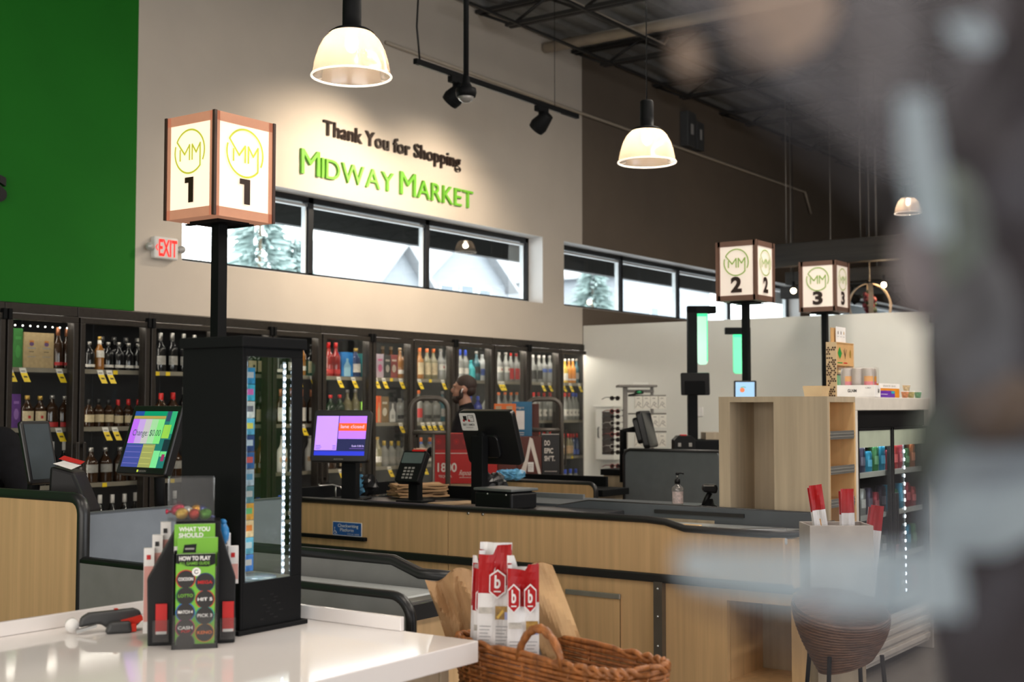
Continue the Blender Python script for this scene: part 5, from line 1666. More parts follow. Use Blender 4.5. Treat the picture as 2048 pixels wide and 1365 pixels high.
def crumple(name, label, cat, c, w, h, m, rz, tilt, seed, fold=0.02, nx=22, nz=30, outline=None, thick=0.03):
    """a flat paper bag: two crumpled sheets joined at the sides"""
    r = random.Random(seed)
    t = thing(name, label, cat, c, rot=(0, tilt, rz))
    mb = MB()
    ph = [r.random() * 6 for _ in range(6)]
    S_ = {}
    for sd in (-1, 1):
        g = []
        for j in range(nz + 1):
            v = j / nz
            for i in range(nx + 1):
                u = i / nx
                a, b = outline(v) if outline else (-0.5, 0.5)
                x = (a + (b - a) * u) * w
                e = math.sin(PI * u)
                y = sd * thick * e * (0.5 + 0.5 * v) + fold * (math.sin(u * 8 + ph[0] + v * 3) * 0.4 + math.sin(v * 13 + ph[1] + u * 6) * 0.35 + abs(math.sin(u * 5 + v * 7 + ph[4])) * 0.7 + abs(math.sin(u * 9 - v * 5 + ph[5])) * 0.5 + (abs(((u * 3 + v * 2 + ph[2]) % 1) - 0.5) - 0.25) * 0.9)
                z = v * h + 0.012 * math.sin(u * 9 + ph[3]) * v
                g.append((x, y, z))
        fs = []
        for j in range(nz):
            for i in range(nx):
                q = j * (nx + 1) + i
                f = (q, q + 1, q + nx + 2, q + nx + 1)
                fs.append(f if sd < 0 else f[::-1])
        mb.add(g, fs, m, False)
    mb.build('bag', t)
    return t


c = dep(1012, 1330, 3.6); c.z = 0.6
crumple('kraft_paper_bag', 'crumpled brown kraft paper bag leaning left behind the bread bags', 'paper bag', c, 0.25, 0.45, KRAFT, TH - PI / 2, -0.24, 11, 0.035, outline=lambda v: (-0.30 - 0.2 * v, 0.1 + 0.05 * v))
c = dep(1150, 1350, 3.46); c.z = 0.6
crumple('kraft_paper_bag', 'tall brown kraft paper bag leaning at the right of the bread bags', 'paper bag', c, 0.24, 0.475, mat('light_kraft_paper', (0.55, 0.34, 0.16), 0.65, var=0.1, scale=14), TH - PI / 2, -0.26, 12, 0.02, outline=lambda v: (-0.34 - 0.16 * math.sin(v * 2.2), 0.42 - 0.16 * v ** 1.6))
c = dep(1098, 1345, 3.42); c.z = 0.6
crumple('grey_paper_bag', 'dark grey shiny bag between the bread bags and the tall kraft bag', 'paper bag', c, 0.15, 0.385, mat('grey_glossy_bag', (0.13, 0.13, 0.135), 0.22, var=0.1), TH - PI / 2, -0.16, 13, 0.02, outline=lambda v: (-0.45, 0.5 - 0.62 * v))

# ---- kraft bags and papers on lane two
q = onZ(850, 990, 0.93)
for k in range(7):
    t = None
    mb = MB(); r = random.Random(50 + k)
    w_, d_ = 0.34, 0.22
    g = []
    for j in range(7):
        for i in range(9):
            u, v = i / 8, j / 6
            g.append(((u - 0.5) * w_, (v - 0.5) * d_, 0.004 + 0.006 * math.sin(u * 7 + k * 1.7) * math.sin(v * 4 + k) + 0.004 * r.random()))
    fs = [(j * 9 + i, j * 9 + i + 1, j * 9 + i + 10, j * 9 + i + 9) for j in range(6) for i in range(8)]
    mb.add(g, fs, KRAFT); mb.add([(x, y, z - 0.010) for x, y, z in g], [f[::-1] for f in fs], KRAFT)
    bo = [i for i in range(9)] + [j * 9 + 8 for j in range(1, 7)] + [54 + i for i in range(7, -1, -1)] + [j * 9 for j in range(5, 0, -1)]
    mb.add([g[i] for i in bo] + [(g[i][0], g[i][1], g[i][2] - 0.010) for i in bo], [(a, len(bo) + a, len(bo) + (a + 1) % len(bo), (a + 1) % len(bo)) for a in range(len(bo))], KRAFT)
    o = mb.build('folded_paper_bag'); o.location = (q.x + 0.0 + r.uniform(-0.012, 0.012), q.y + 0.06 + r.uniform(-0.012, 0.012), 0.922 + k * 0.0118); o.rotation_euler = (0, 0, TH - PI / 2 + r.uniform(-0.12, 0.12) + 0.35)
    tag(o, 'folded brown paper bag on lane two, %s from the top of the stack' % ORD[6 - k], 'paper bag', 'stacked paper bags on lane two')
q = onZ(700, 994, 0.93)
mb = MB(); mb.bb(-0.11, 0.11, -0.08, 0.08, 0, 0.002, PAPER); o = mb.build('paper_sheet'); o.location = (q.x + 0.04, q.y, 0.9105); o.rotation_euler = (0, 0, 0.5); tag(o, 'white paper sheet lying on lane two beside the lane closed monitor', 'paper')
q = onZ(905, 1002, 0.93)
mb = MB(); mb.bb(-0.15, 0.15, -0.1, 0.1, 0, 0.006, mat('tan_card', (0.5, 0.34, 0.2), 0.7)); o = mb.build('flat_carton'); o.location = (q.x + 0.05, q.y, 0.9105); o.rotation_euler = (0, 0, -0.3); tag(o, 'flat tan card lying at the foot of the paper bag stack', 'card')


def plastic_bag(px, py, Dp, w, h, label, cols, seed):
    r = random.Random(seed)
    c = dep(px, py, Dp)
    t = thing('plastic_bag', label, 'plastic bag', (c.x, c.y, c.z - h / 2), TH - PI / 2)
    mb = MB()
    for k, m in enumerate(cols):
        n = 13
        vs, fs = [], []
        for j in range(8):
            ph = -PI / 2 + PI * j / 7
            for i in range(n):
                a = 2 * PI * i / n
                q = 0.7 + 0.55 * r.random()
                vs.append((w / 2 * q * math.cos(ph) * math.cos(a) + (k - (len(cols) - 1) / 2) * w * 0.45, 0.6 * w / 2 * q * math.cos(ph) * math.sin(a), h / 2 * (1 + q * math.sin(ph))))
        fs = [(j * n + i, j * n + (i + 1) % n, (j + 1) * n + (i + 1) % n, (j + 1) * n + i) for j in range(7) for i in range(n)]
        mb.add(vs, fs, m)
    mb.build('film', t)


PB = mat('sky_blue_plastic_bag', (0.13, 0.38, 0.62), 0.25, var=0.5, scale=25)
PBK = mat('black_plastic_bag', (0.02, 0.02, 0.022), 0.25)
plastic_bag(727, 970, 8.65, 0.13, 0.13, 'crumpled pale blue plastic bag behind the lane closed monitor stand', [PB, PBK], 5)
plastic_bag(1022, 950, 9.6, 0.15, 0.075, 'crumpled bright blue and white plastic bag on lane three', [PB, PB], 6)
plastic_bag(985, 968, 8.4, 0.13, 0.13, 'crumpled black plastic bag beside the EBT / AMEX monitor stand', [PBK, PBK], 7)
# bag rack hooks left of the lane closed monitor
c = dep(665, 975, 8.35)
t = thing('bag_rack', 'chrome wire bag rack arm at the far end of lane two', 'bag rack', (c.x, c.y, 0.9105))
mb = MB(); a = RT * 1.0
mb.tube([(-a.x * 0.09, -a.y * 0.09, 0.09), (-a.x * 0.085, -a.y * 0.085, 0.075), (0, 0, 0.085), (a.x * 0.05, a.y * 0.05, 0.07), (a.x * 0.09, a.y * 0.09, 0.02)], 0.006, CHROME, 8); mb.cyl((a.x * 0.02, a.y * 0.02, 0.0), (a.x * 0.02, a.y * 0.02, 0.08), 0.006, CHROME); mb.build('arm', t)
# ================================================================ stock cart and its boxes
CARTM = mat('grey_cart_tube', (0.115, 0.10, 0.085), 0.4, 0.4)
Yc = 6.6
xa = dep(859, 800, 10.2)
# the two U frames stand at the ends of a long narrow cart
ul0, ul1 = dep(822, 830, 10.1), dep(896, 830, 10.1)
cx0 = (ul0 + ul1) / 2
hw = (ul1 - ul0).length / 2
ur = dep(1088, 830, 11.3)
dirv = (Vector((ur.x, ur.y, 0)) - Vector((cx0.x, cx0.y, 0)))
Lc = dirv.length
rzc = math.atan2(dirv.y, dirv.x)
t = thing('stock_cart', 'grey tubular stock cart with two tall U-shaped handles in front of the coolers', 'cart', (cx0.x, cx0.y, 0), rzc)
ztop = dep(859, 797, 10.15).z
sd = Vector((math.cos(rzc), math.sin(rzc), 0))
Minv = (Matrix.Translation((cx0.x, cx0.y, 0)) @ Matrix.Rotation(rzc, 4, 'Z')).inverted()
for k in range(2):
    ctr = Vector((cx0.x, cx0.y, 0)) if k == 0 else Vector((ur.x, ur.y, 0))
    h_ = hw * (1.0 if k == 0 else 1.05)

    def cp(a, z): return Minv @ (ctr + RT * a + Vector((0, 0, z)))
    r_ = 0.09
    pts = [cp(-h_, 0.25)] + [cp(-h_, ztop - r_)] + [cp(-h_ + r_ - r_ * math.cos(w), ztop - r_ + r_ * math.sin(w)) for w in (0.4, 0.8, 1.2, 1.57)] + [cp(h_ - r_ + r_ * math.sin(w), ztop - r_ + r_ * math.cos(w)) for w in (0, 0.4, 0.8, 1.2)] + [cp(h_, ztop - r_), cp(h_, 0.25)]
    mb = MB(); mb.tube(pts, 0.021, CARTM, 10)
    for z in (1.30, 0.80): mb.tube([cp(-h_, z), cp(h_, z)], 0.018, CARTM, 8)
    mb.tube([cp(0.03, 0.25), cp(0.03, 1.30)], 0.014, CARTM, 8)
    mb.build('handle', t)
mb = MB(); mb.bb(-0.1, Lc + 0.1, -0.2, 0.2, 0.2, 0.24, CARTM); mb.build('deck', t, 0.005)
for x in (0.05, Lc - 0.05):
    for y in (-0.13, 0.13):
        mb = MB(); mb.cyl((x, y - 0.02, 0.09), (x, y + 0.02, 0.09), 0.088, RUBBER, n=18); mb.bb(x - 0.03, x + 0.03, y - 0.03, y + 0.03, 0.15, 0.2, CARTM); mb.build('wheel', t)

RBOX = mat('red_carton', (0.42, 0.012, 0.010), 0.5, var=0.06); RBOXD = mat('dark_red_carton_top', (0.22, 0.012, 0.012), 0.5)
BRBOX = mat('maroon_carton', (0.10, 0.022, 0.014), 0.5); TANB = mat('tan_carton', (0.42, 0.30, 0.18), 0.6); BKBOX = mat('black_carton', (0.016, 0.015, 0.016), 0.45); PRW = mat('carton_white_print', (0.68, 0.62, 0.56), 0.5)
ORB = mat('orange_carton', (0.66, 0.14, 0.02), 0.5); BLB = mat('blue_poster_board', (0.01, 0.12, 0.24), 0.4)


def carton(pxl, pxr, pyt, pyb, Dp, d, name, label, m, draw=None, yaw=0.0, cat='carton'):
    a, b = dep(pxl, pyb, Dp), dep(pxr, pyb, Dp)
    top = dep((pxl + pxr) / 2, pyt, Dp).z
    w = (b - a).length
    c = (a + b) / 2
    z = (a.z + b.z) / 2
    t = thing(name, label, cat, (c.x, c.y, z), TH - PI / 2 + yaw)
    h = top - z
    mb = MB(); mb.bb(-w / 2, w / 2, 0, d, 0, h, m); mb.build('box_body', t, 0.002)
    if draw:
        mb = MB(); draw(mb, Face((0, -0.0, 0), (1, 0, 0), (0, 0, 1)), w, h); mb.build('print', t)
    return t


def dr1800(mb, F, w, h):
    mb.rect(F, -w / 2, w / 2, h * 0.68, h, RBOXD, 0.001)
    for k in range(5): mb.ring(F, -w * 0.4 + k * w * 0.2, h * 0.84, w * 0.055, 0.004, RBOX, 0.002); mb.disc(F, -w * 0.4 + k * w * 0.2, h * 0.84, w * 0.03, RBOX, 0.002)
    mb.rect(F, -w / 2, w / 2, h * 0.6, h * 0.612, PRW, 0.001)
    mb.text(F, '1800', -w * 0.42, h * 0.24, h * 0.17, PRW, w=w * 0.43, bold=0.02)
    mb.text(F, 'Reposado', w * 0.06, h * 0.17, h * 0.10, PRW, w=w * 0.36, shear=0.35)
    mb.rect(F, w * 0.07, w * 0.4, h * 0.12, h * 0.128, PRW, 0.001); mb.text(F, 'TEQUILA', -w * 0.4, h * 0.12, h * 0.05, PRW, w=w * 0.3)


carton(868, 957, 868, 968, 10.6, 0.3, 'carton', 'bright red carton printed 1800 behind the cart handle', RBOX, dr1800)
carton(880, 990, 968, 995, 10.6, 0.35, 'carton', 'plain tan carton under the red 1800 cartons', TANB, lambda mb, F, w, h: (mb.rect(F, -w * 0.42, -w * 0.2, h * 0.3, h * 0.75, PAPER), mb.rect(F, -w * 0.08, w * 0.02, h * 0.4, h * 0.7, mat('brown_tape', (0.2, 0.11, 0.04), 0.4))))
carton(958, 994, 868, 968, 10.75, 0.3, 'carton', 'second red carton, its 800 half hidden behind the monitor stand', RBOX, lambda mb, F, w, h: (mb.text(F, '1800', -w * 0.4, h * 0.42, h * 0.12, PRW, w=w * 0.8, bold=0.02), mb.rect(F, -w / 2, w / 2, h * 0.66, h * 0.67, PRW)))


def drA(mb, F, w, h):
    mb.poly(F, [(-w * 0.5, 0), (w * -0.2, 0), (w * 0.12, h * 0.95), (w * 0.02, h * 0.98), (-w * 0.16, h * 0.5)], PRW, 0.001)
    mb.poly(F, [(w * 0.02, h * 0.99), (w * 0.14, h * 0.95), (w * 0.5, h * 0.12), (w * 0.5, 0), (w * 0.44, 0), (w * 0.08, h * 0.72)], PRW, 0.0014)
    mb.rect(F, -w * 0.06, w * 0.18, h * 0.2, h * 0.42, PAPER, 0.003)
    for k in range(4): mb.rect(F, -w * 0.04, w * 0.14, h * 0.24 + k * h * 0.04, h * 0.25 + k * h * 0.04, LG, 0.004)


carton(1034, 1083, 874, 962, 11.0, 0.18, 'carton', 'maroon carton with a large cream letter A on the cart', BRBOX, drA)
carton(995, 1033, 925, 968, 10.9, 0.3, 'carton', 'low maroon carton with a small A mark beside the large A carton', BRBOX, lambda mb, F, w, h: mb.text(F, 'A', 0, h * 0.35, h * 0.35, PRW, w=w * 0.22, align='c'))


def drE(mb, F, w, h):
    for s, v, ww in (('DO', 0.74, 0.32), ('EPIC', 0.56, 0.5), ('SH*T.', 0.38, 0.6)): mb.text(F, s, -w * 0.36, h * v, h * 0.11, PRW, w=w * ww, bold=0.03)
    mb.rect(F, -w * 0.36, w * 0.36, h * 0.13, h * 0.14, PRW, 0.001)
    mb.rect(F, -w * 0.5, w * 0.5, h * 0.99, h, PRW, 0.001)


carton(1084, 1119, 869, 955, 11.0, 0.18, 'carton', 'black carton printed DO EPIC SH*T. at the right end of the cart', BKBOX, drE)
# upper layer on the cart
carton(995, 1033, 840, 924.5, 10.95, 0.24, 'carton', 'dark brown carton hidden behind the monitor under the orange carton', BRBOX)
carton(988, 1032, 808, 839.5, 10.9, 0.2, 'carton', 'orange carton with two pale labels on top of the cart load', ORB, lambda mb, F, w, h: (mb.rect(F, -w * 0.42, -w * 0.16, h * 0.15, h * 0.85, TANB), mb.rect(F, w * 0.06, w * 0.34, h * 0.15, h * 0.85, TANB), mb.rect(F, -w * .36, -w * .2, h * .3, h * .33, LK, .002), mb.rect(F, w * .1, w * .28, h * .3, h * .33, LK, .002)))
carton(1024, 1064, 804, 873.5, 11.25, 0.05, 'display_board', 'blue display board with a white panel standing behind the orange carton', BLB, lambda mb, F, w, h: (mb.rect(F, -w * 0.42, w * 0.12, h * 0.2, h * 0.74, PAPER), mb.text(F, 'milagro', -w * 0.4, h * 0.8, h * 0.07, PRW, w=w * 0.5), mb.rect(F, -w * .4, w * .1, h * .04, h * .06, PRW), mb.rect(F, -w * .4, w * .1, h * .1, h * .12, PRW)), cat='display board')
carton(1061, 1078, 808, 873.5, 11.4, 0.2, 'carton', 'tall dark brown carton right of the blue display board', BRBOX)

# ================================================================ people
SKIN = mat('skin', (0.36, 0.19, 0.13), 0.55, var=0.08); HAIR = mat('dark_brown_hair', (0.025, 0.013, 0.009), 0.7, var=0.3, scale=120)
SHIRT = mat('black_work_shirt', (0.008, 0.008, 0.010), 0.85, var=0.2, scale=30, spec=0.15); PANT = mat('dark_trousers', (0.02, 0.022, 0.03), 0.85); SHOE = mat('black_shoe', (0.01, 0.01, 0.01), 0.5)


def remesh(o, vox=0.012, smooth=6):
    m = o.modifiers.new('remesh', 'REMESH'); m.mode = 'VOXEL'; m.voxel_size = vox; m.use_smooth_shade = True
    s_ = o.modifiers.new('smooth', 'SMOOTH'); s_.iterations = smooth; s_.factor = 0.5


def capsule(mb, a, b, ra, rb, m, flat=1.0):
    a, b = Vector(a), Vector(b)
    mb.cyl(a, b, ra, m, rb, 16); mb.ball(a, ra, m, 14); mb.ball(b, rb, m, 14)


def person(loc, rz, height, label, arms, beard=True, look=0.0, bud=False):
    """standing person facing local -Y; arms: list of (shoulder side, elbow, wrist) targets"""
    k = height / 1.78
    t = thing('person', label, 'person', loc, rz)
    V = lambda x, y, z: Vector((x * k, y * k, z * k))
    mb = MB()
    # trunk
    mb.ball(V(0, 0, 1.0), (0.165 * k, 0.115 * k, 0.14 * k), SKIN); mb.ball(V(0, 0.005, 1.14), (0.155 * k, 0.11 * k, 0.17 * k), SKIN); mb.ball(V(0, 0.01, 1.31), (0.185 * k, 0.12 * k, 0.16 * k), SKIN)
    capsule(mb, V(-0.15, 0.01, 1.42), V(0.15, 0.01, 1.42), 0.065 * k, 0.065 * k, SKIN)
    capsule(mb, V(0, 0.02, 1.42), V(0, -0.01, 1.58), 0.062 * k, 0.056 * k, SKIN)
    for sg in (-1, 1):
        capsule(mb, V(sg * 0.09, 0, 0.95), V(sg * 0.1, -0.01, 0.5), 0.088 * k, 0.058 * k, SKIN); capsule(mb, V(sg * 0.1, -0.01, 0.5), V(sg * 0.1, 0.02, 0.1), 0.056 * k, 0.038 * k, SKIN)
        capsule(mb, V(sg * 0.1, 0.04, 0.05), V(sg * 0.11, -0.14, 0.035), 0.04 * k, 0.032 * k, SKIN)
    # head
    R = Matrix.Rotation(look, 3, 'Z')
    HC = V(0, -0.015, 1.665)

    def HP(x, y, z): return HC + (R @ Vector((x, y, z))) * k
    mb.ball(HP(0, 0.012, 0.025), (0.074 * k, 0.094 * k, 0.09 * k), SKIN, 20, R=R); mb.ball(HP(0, -0.03, -0.035), (0.058 * k, 0.064 * k, 0.075 * k), SKIN, 18, R=R); mb.ball(HP(0, -0.065, -0.085), (0.032 * k, 0.026 * k, 0.024 * k), SKIN, 12, R=R)
    mb.ball(HP(0, -0.102, -0.012), (0.013 * k, 0.02 * k, 0.024 * k), SKIN, 10, R=R); mb.ball(HP(0, -0.085, 0.03), (0.05 * k, 0.014 * k, 0.012 * k), SKIN, 10, R=R); mb.ball(HP(0, -0.093, -0.055), (0.022 * k, 0.012 * k, 0.009 * k), SKIN, 10, R=R)
    for sg in (-1, 1): mb.ball(HP(sg * 0.076, 0.012, -0.005), (0.011 * k, 0.02 * k, 0.033 * k), SKIN, 10, R=R)
    for (sg, el, wr) in arms:
        sh = V(sg * 0.175, 0.01, 1.41); e = V(*el); w_ = V(*wr)
        capsule(mb, sh, e, 0.055 * k, 0.043 * k, SKIN); capsule(mb, e, w_, 0.042 * k, 0.028 * k, SKIN)
        d = (w_ - e).normalized(); sid = d.cross(Vector((1, 0, 0))).normalized() if abs(d.x) < 0.9 else Vector((0, 1, 0))
        up_ = d.cross(sid)
        pc = w_ + d * 0.05 * k
        mb.ball(pc, (0.036 * k, 0.036 * k, 0.036 * k), SKIN, 10); capsule(mb, w_, pc + d * 0.03 * k, 0.026 * k, 0.03 * k, SKIN)
        for i, ln in enumerate((0.062, 0.07, 0.065, 0.05)):
            b0 = pc + d * 0.03 * k + sid * (i - 1.5) * 0.018 * k
            m0 = b0 + d * ln * 0.55 * k - up_ * 0.006 * k; m1 = m0 + d * ln * 0.4 * k - up_ * 0.022 * k
            capsule(mb, b0, m0, 0.0088 * k, 0.0082 * k, SKIN); capsule(mb, m0, m1, 0.0082 * k, 0.007 * k, SKIN)
        b0 = w_ + d * 0.03 * k - sid * 0.03 * k
        capsule(mb, b0, b0 + (d * 0.035 - sid * 0.022) * k, 0.011 * k, 0.009 * k, SKIN)
    b = mb.build('body', t); remesh(b, 0.009, 5)
    # clothes: shells over the trunk and limbs
    mb = MB()
    mb.ball(V(0, 0, 1.02), (0.18 * k, 0.13 * k, 0.13 * k), SHIRT); mb.ball(V(0, 0.005, 1.15), (0.172 * k, 0.125 * k, 0.19 * k), SHIRT); mb.ball(V(0, 0.01, 1.31), (0.20 * k, 0.135 * k, 0.165 * k), SHIRT)
    capsule(mb, V(-0.155, 0.012, 1.418), V(0.155, 0.012, 1.418), 0.08 * k, 0.08 * k, SHIRT); capsule(mb, V(0, 0.022, 1.42), V(0, 0.008, 1.50), 0.08 * k, 0.069 * k, SHIRT)
    for (sg, el, wr) in arms:
        sh = V(sg * 0.178, 0.01, 1.405); e = V(*el); w_ = V(*wr)
        capsule(mb, sh, e, 0.074 * k, 0.062 * k, SHIRT); capsule(mb, e, e.lerp(w_, 0.85), 0.06 * k, 0.043 * k, SHIRT)
    o = mb.build('shirt', t); remesh(o, 0.011, 6)
    mb = MB(); mb.ball(V(0, 0, 0.98), (0.178 * k, 0.128 * k, 0.11 * k), PANT)
    for sg in (-1, 1):
        capsule(mb, V(sg * 0.09, 0, 0.93), V(sg * 0.1, -0.01, 0.5), 0.1 * k, 0.075 * k, PANT); capsule(mb, V(sg * 0.1, -0.01, 0.5), V(sg * 0.1, 0.02, 0.1), 0.074 * k, 0.062 * k, PANT)
    o = mb.build('trousers', t); remesh(o, 0.013, 5)
    for sg in (-1, 1):
        mb = MB(); capsule(mb, V(sg * 0.1, 0.05, 0.05), V(sg * 0.11, -0.15, 0.042), 0.05 * k, 0.042 * k, SHOE); o = mb.build('shoe', t); remesh(o, 0.01, 3)
    # hair, beard, eyes
    mb = MB()
    mb.ball(HP(0, 0.022, 0.04), (0.0785 * k, 0.096 * k, 0.086 * k), HAIR, 20, R=R)
    mb.ball(HP(0, 0.055, -0.005), (0.066 * k, 0.058 * k, 0.062 * k), HAIR, 16, R=R)
    mb.build('hair', t)
    if beard:
        mb = MB(); mb.ball(HP(0, -0.058, -0.088), (0.046 * k, 0.047 * k, 0.042 * k), HAIR, 14, R=R); mb.ball(HP(0, -0.03, -0.075), (0.0615 * k, 0.05 * k, 0.034 * k), HAIR, 14, R=R)
        mb.ball(HP(0, -0.1, -0.04), (0.026 * k, 0.008 * k, 0.007 * k), HAIR, 8, R=R)
        for sg in (-1, 1): mb.ball(HP(sg * 0.066, -0.012, -0.045), (0.012 * k, 0.022 * k, 0.045 * k), HAIR, 10, R=R)
        mb.build('beard', t)
    mb = MB()
    for sg in (-1, 1): mb.ball(HP(sg * 0.03, -0.088, 0.012), (0.009 * k, 0.006 * k, 0.005 * k), mat('eye_white', (0.35, 0.3, 0.27), 0.4), 8, R=R); mb.ball(HP(sg * 0.03, -0.095, 0.012), (0.005 * k, 0.003 * k, 0.005 * k), BLACK, 8, R=R)
    mb.build('eyes', t)
    if bud:
        mb = MB()
        for sg in (-1, 1): mb.ball(HP(sg * 0.087, 0.004, -0.004), (0.006 * k, 0.007 * k, 0.007 * k), WHITE, 8, R=R); mb.cyl(HP(sg * 0.09, -0.001, -0.006), HP(sg * 0.09, -0.006, -0.036), 0.0035 * k, WHITE, n=8)
        mb.build('earbud', t)
    return t


c = dep(931, 800, 11.25)
person((c.x, c.y, 0), TH - PI / 2 - math.radians(98), 1.775, 'bearded person in a black shirt with a white earbud, facing left before the coolers', [(-1, (-0.25, -0.08, 1.13), (-0.2, -0.32, 1.1)), (1, (0.25, -0.06, 1.13), (0.2, -0.30, 1.12))], True, 0.0, True)
c = dep(-50, 900, 5.9)
person((c.x, c.y, 0), TH - PI / 2 + PI * 0.93, 1.68, 'person in black seen only as a dark shoulder and arm at the left edge', [(-1, (-0.29, 0.0, 1.12), (-0.22, -0.26, 1.06)), (1, (0.29, -0.02, 1.12), (0.2, -0.26, 1.08))], False)

# ================================================================ signs over the lanes
SF1 = mat('warm_lit_sign_face', (0.75, 0.68, 0.58), 0.5, emit=(1.0, 0.78, 0.58), estr=0.9, var=0.01)
SF2 = mat('lit_sign_face', (0.75, 0.68, 0.60), 0.5, emit=(1.0, 0.80, 0.66), estr=0.38, var=0.01)
SFR1 = mat('copper_frame_sign_glow', (0.42, 0.2, 0.12), 0.5, emit=(1.0, 0.46, 0.28), estr=0.30)  # the sign's glow on its frame, put into colour and emission
SFR = mat('copper_brown_frame', (0.16, 0.085, 0.06), 0.45)
LOGO1 = mat('lit_logo_green', (0.5, 0.55, 0.05), 0.5, emit=(0.6, 0.62, 0.05), estr=0.45)
LOGO = mat('logo_green', (0.2, 0.38, 0.03), 0.5, emit=(0.25, 0.45, 0.03), estr=0.12)
NUM = mat('sign_number_brown', (0.025, 0.010, 0.005), 0.5)


def logo(mb, F, u, v, r, m, w):
    A = math.radians
    mb.ring(F, u, v, r, w, m, 0.002, A(-28), A(150), 30)
    mb.ring(F, u, v, r, w, m, 0.002, A(162), A(315), 30)
    p = lambda x, y: (u + x * r, v + y * r)
    mb.ribbon(F, [p(-0.86, 0.5), p(-0.33, -0.12), p(0.0, 0.30), p(0.0, -0.38)], w, m, 0.0024)
    mb.ribbon(F, [p(-0.64, 0.1), p(-0.64, -0.38)], w, m, 0.0024)
    mb.ribbon(F, [p(0.18, -0.38), p(0.18, 0.30), p(0.45, -0.08), p(0.72, 0.32), p(0.72, -0.70)], w, m, 0.0024)


def lane_sign(no, corner_px, py_t, py_b, D0, left_px, right_px, lit, label, px_post, base_z, yaw_adj=0.0, light=0):
    """a lantern box; D0 depth of the near vertical edge, left/right: neighbour edges"""
    ct, cb = dep(corner_px, py_t, D0), dep(corner_px, py_b, D0)
    h = ct.z - cb.z
    # faces along the store axes: left face runs +Y from the corner, right face runs +X
    yl = onX(left_px, 600, ct.x).y - ct.y
    xr = onY(right_px, 600, ct.y).x - ct.x
    s = (abs(yl) + abs(xr)) / 2
    sx_, sy_ = xr, yl
    t = thing('lane_sign', label, 'lane sign', (ct.x + sx_ / 2, ct.y + sy_ / 2, base_z))
    o = Vector((-sx_ / 2, -sy_ / 2, cb.z - base_z))
    fm, ff, lm = (SFR1, SF1, LOGO1) if lit else (SFR, SF2, LOGO)
    mb = MB(); mb.bb(o.x + 0.004, o.x + sx_ - 0.004, o.y + 0.004, o.y + sy_ - 0.004, o.z + 0.012, o.z + h - 0.004, ff); core = mb.build('light_panel', t)
    mb = MB(); e = 0.016; EB_ = mat('dark_sign_edge', (0.05, 0.025, 0.02), 0.5)
    for (x, y) in ((o.x, o.y), (o.x + sx_, o.y), (o.x, o.y + sy_), (o.x + sx_, o.y + sy_)):
        mb.bb(x - e / 2, x + e / 2, y - e / 2, y + e / 2, o.z, o.z + h, EB_ if lit else SFR)
    bb_ = 0.045
    for (z0, z1) in ((o.z, o.z + bb_), (o.z + h - bb_, o.z + h)):
        mb.bb(o.x - 0.001, o.x + sx_ + 0.001, o.y - 0.001, o.y + sy_ + 0.001, z0, z1, fm)
    for (x, y, dx, dy) in ((o.x, o.y, 1, 0), (o.x, o.y, 0, 1), (o.x + sx_, o.y, 0, 1), (o.x, o.y + sy_, 1, 0), (o.x + sx_, o.y, -1, 0), (o.x, o.y + sy_, 0, -1)):
        k = 0.03
        mb.bb(min(x, x + dx * k) - 0.001, max(x, x + dx * k) + 0.001, min(y, y + dy * k) - 0.001, max(y, y + dy * k) + 0.001, o.z, o.z + h, fm)
    mb.build('frame', t)
    mb = MB()
    for F, w in ((Face((o.x - 0.0015, o.y + sy_, o.z), (0, -1, 0), (0, 0, 1)), sy_), (Face((o.x, o.y - 0.0015, o.z), (1, 0, 0), (0, 0, 1)), sx_)):
        mb = MB(); logo(mb, F, w * 0.5, h * 0.64, w * 0.305, lm, w * 0.026); mb.build('logo', t)
    for F, w in ((Face((o.x - 0.0015, o.y + sy_, o.z), (0, -1, 0), (0, 0, 1)), sy_), (Face((o.x, o.y - 0.0015, o.z), (1, 0, 0), (0, 0, 1)), sx_)):
        mb = MB()
        if no == '1':
            cx_ = w * 0.5; hh = h * 0.245; z0 = h * 0.145
            mb.poly(F, [(cx_ - 0.005, z0), (cx_ + w * 0.09, z0), (cx_ + w * 0.09, z0 + hh), (cx_ - w * 0.09, z0 + hh), (cx_ - w * 0.09, z0 + hh * 0.78), (cx_ - 0.005, z0 + hh * 0.78)], NUM, 0.003)
        else:
            mb.text(F, no, w * 0.5, h * 0.15, h * 0.235, NUM, w=w * 0.28, align='c', n=0.003, bold=0.05)
        mb.build('number', t)
    mb = MB(); mb.bb(-0.1, 0.1, -0.1, 0.1, o.z - 0.012, o.z, BLACKM)
    for a in (-1, 1): mb.bb(a * 0.09 - 0.012, a * 0.09 + 0.012, -0.13, 0.13, o.z - 0.018, o.z - 0.01, BLACKM)
    mb.build('mounting_plate', t)
    mb = MB(); mb.bb(-0.028, 0.028, -0.028, 0.028, 0.0, o.z - 0.008, BLACKM); mb.build('post', t, 0.003)
    return t


lane_sign('1', 430, 219, 431, 6.0, 329, 544, True, 'glowing lantern lane sign numbered 1 on a black post, nearest and largest', 432, 0.0)
lane_sign('2', 1512, 479, 600, 10.7, 1434, 1548, False, 'lantern lane sign numbered 2 on a black post', 1494, 0.0)
lane_sign('3', 1671, 520, 622, 12.3, 1600, 1698, False, 'lantern lane sign numbered 3 on a black post, farthest of the numbered signs', 1651, 0.0)

# ================================================================ pendants, track lights, dome camera
SHADE = film('prismatic_shade', (0.95, 0.91, 0.87), 0.10, 0.12, 0.45, (0.72, 0.58, 0.47), 0.75)
BULB = glow('warm_bulb', (1.0, 0.86, 0.68), 22.0)
RIM = mat('lit_shade_rim', (0.9, 0.85, 0.78), 0.3, emit=(1.0, 0.88, 0.74), estr=0.9)


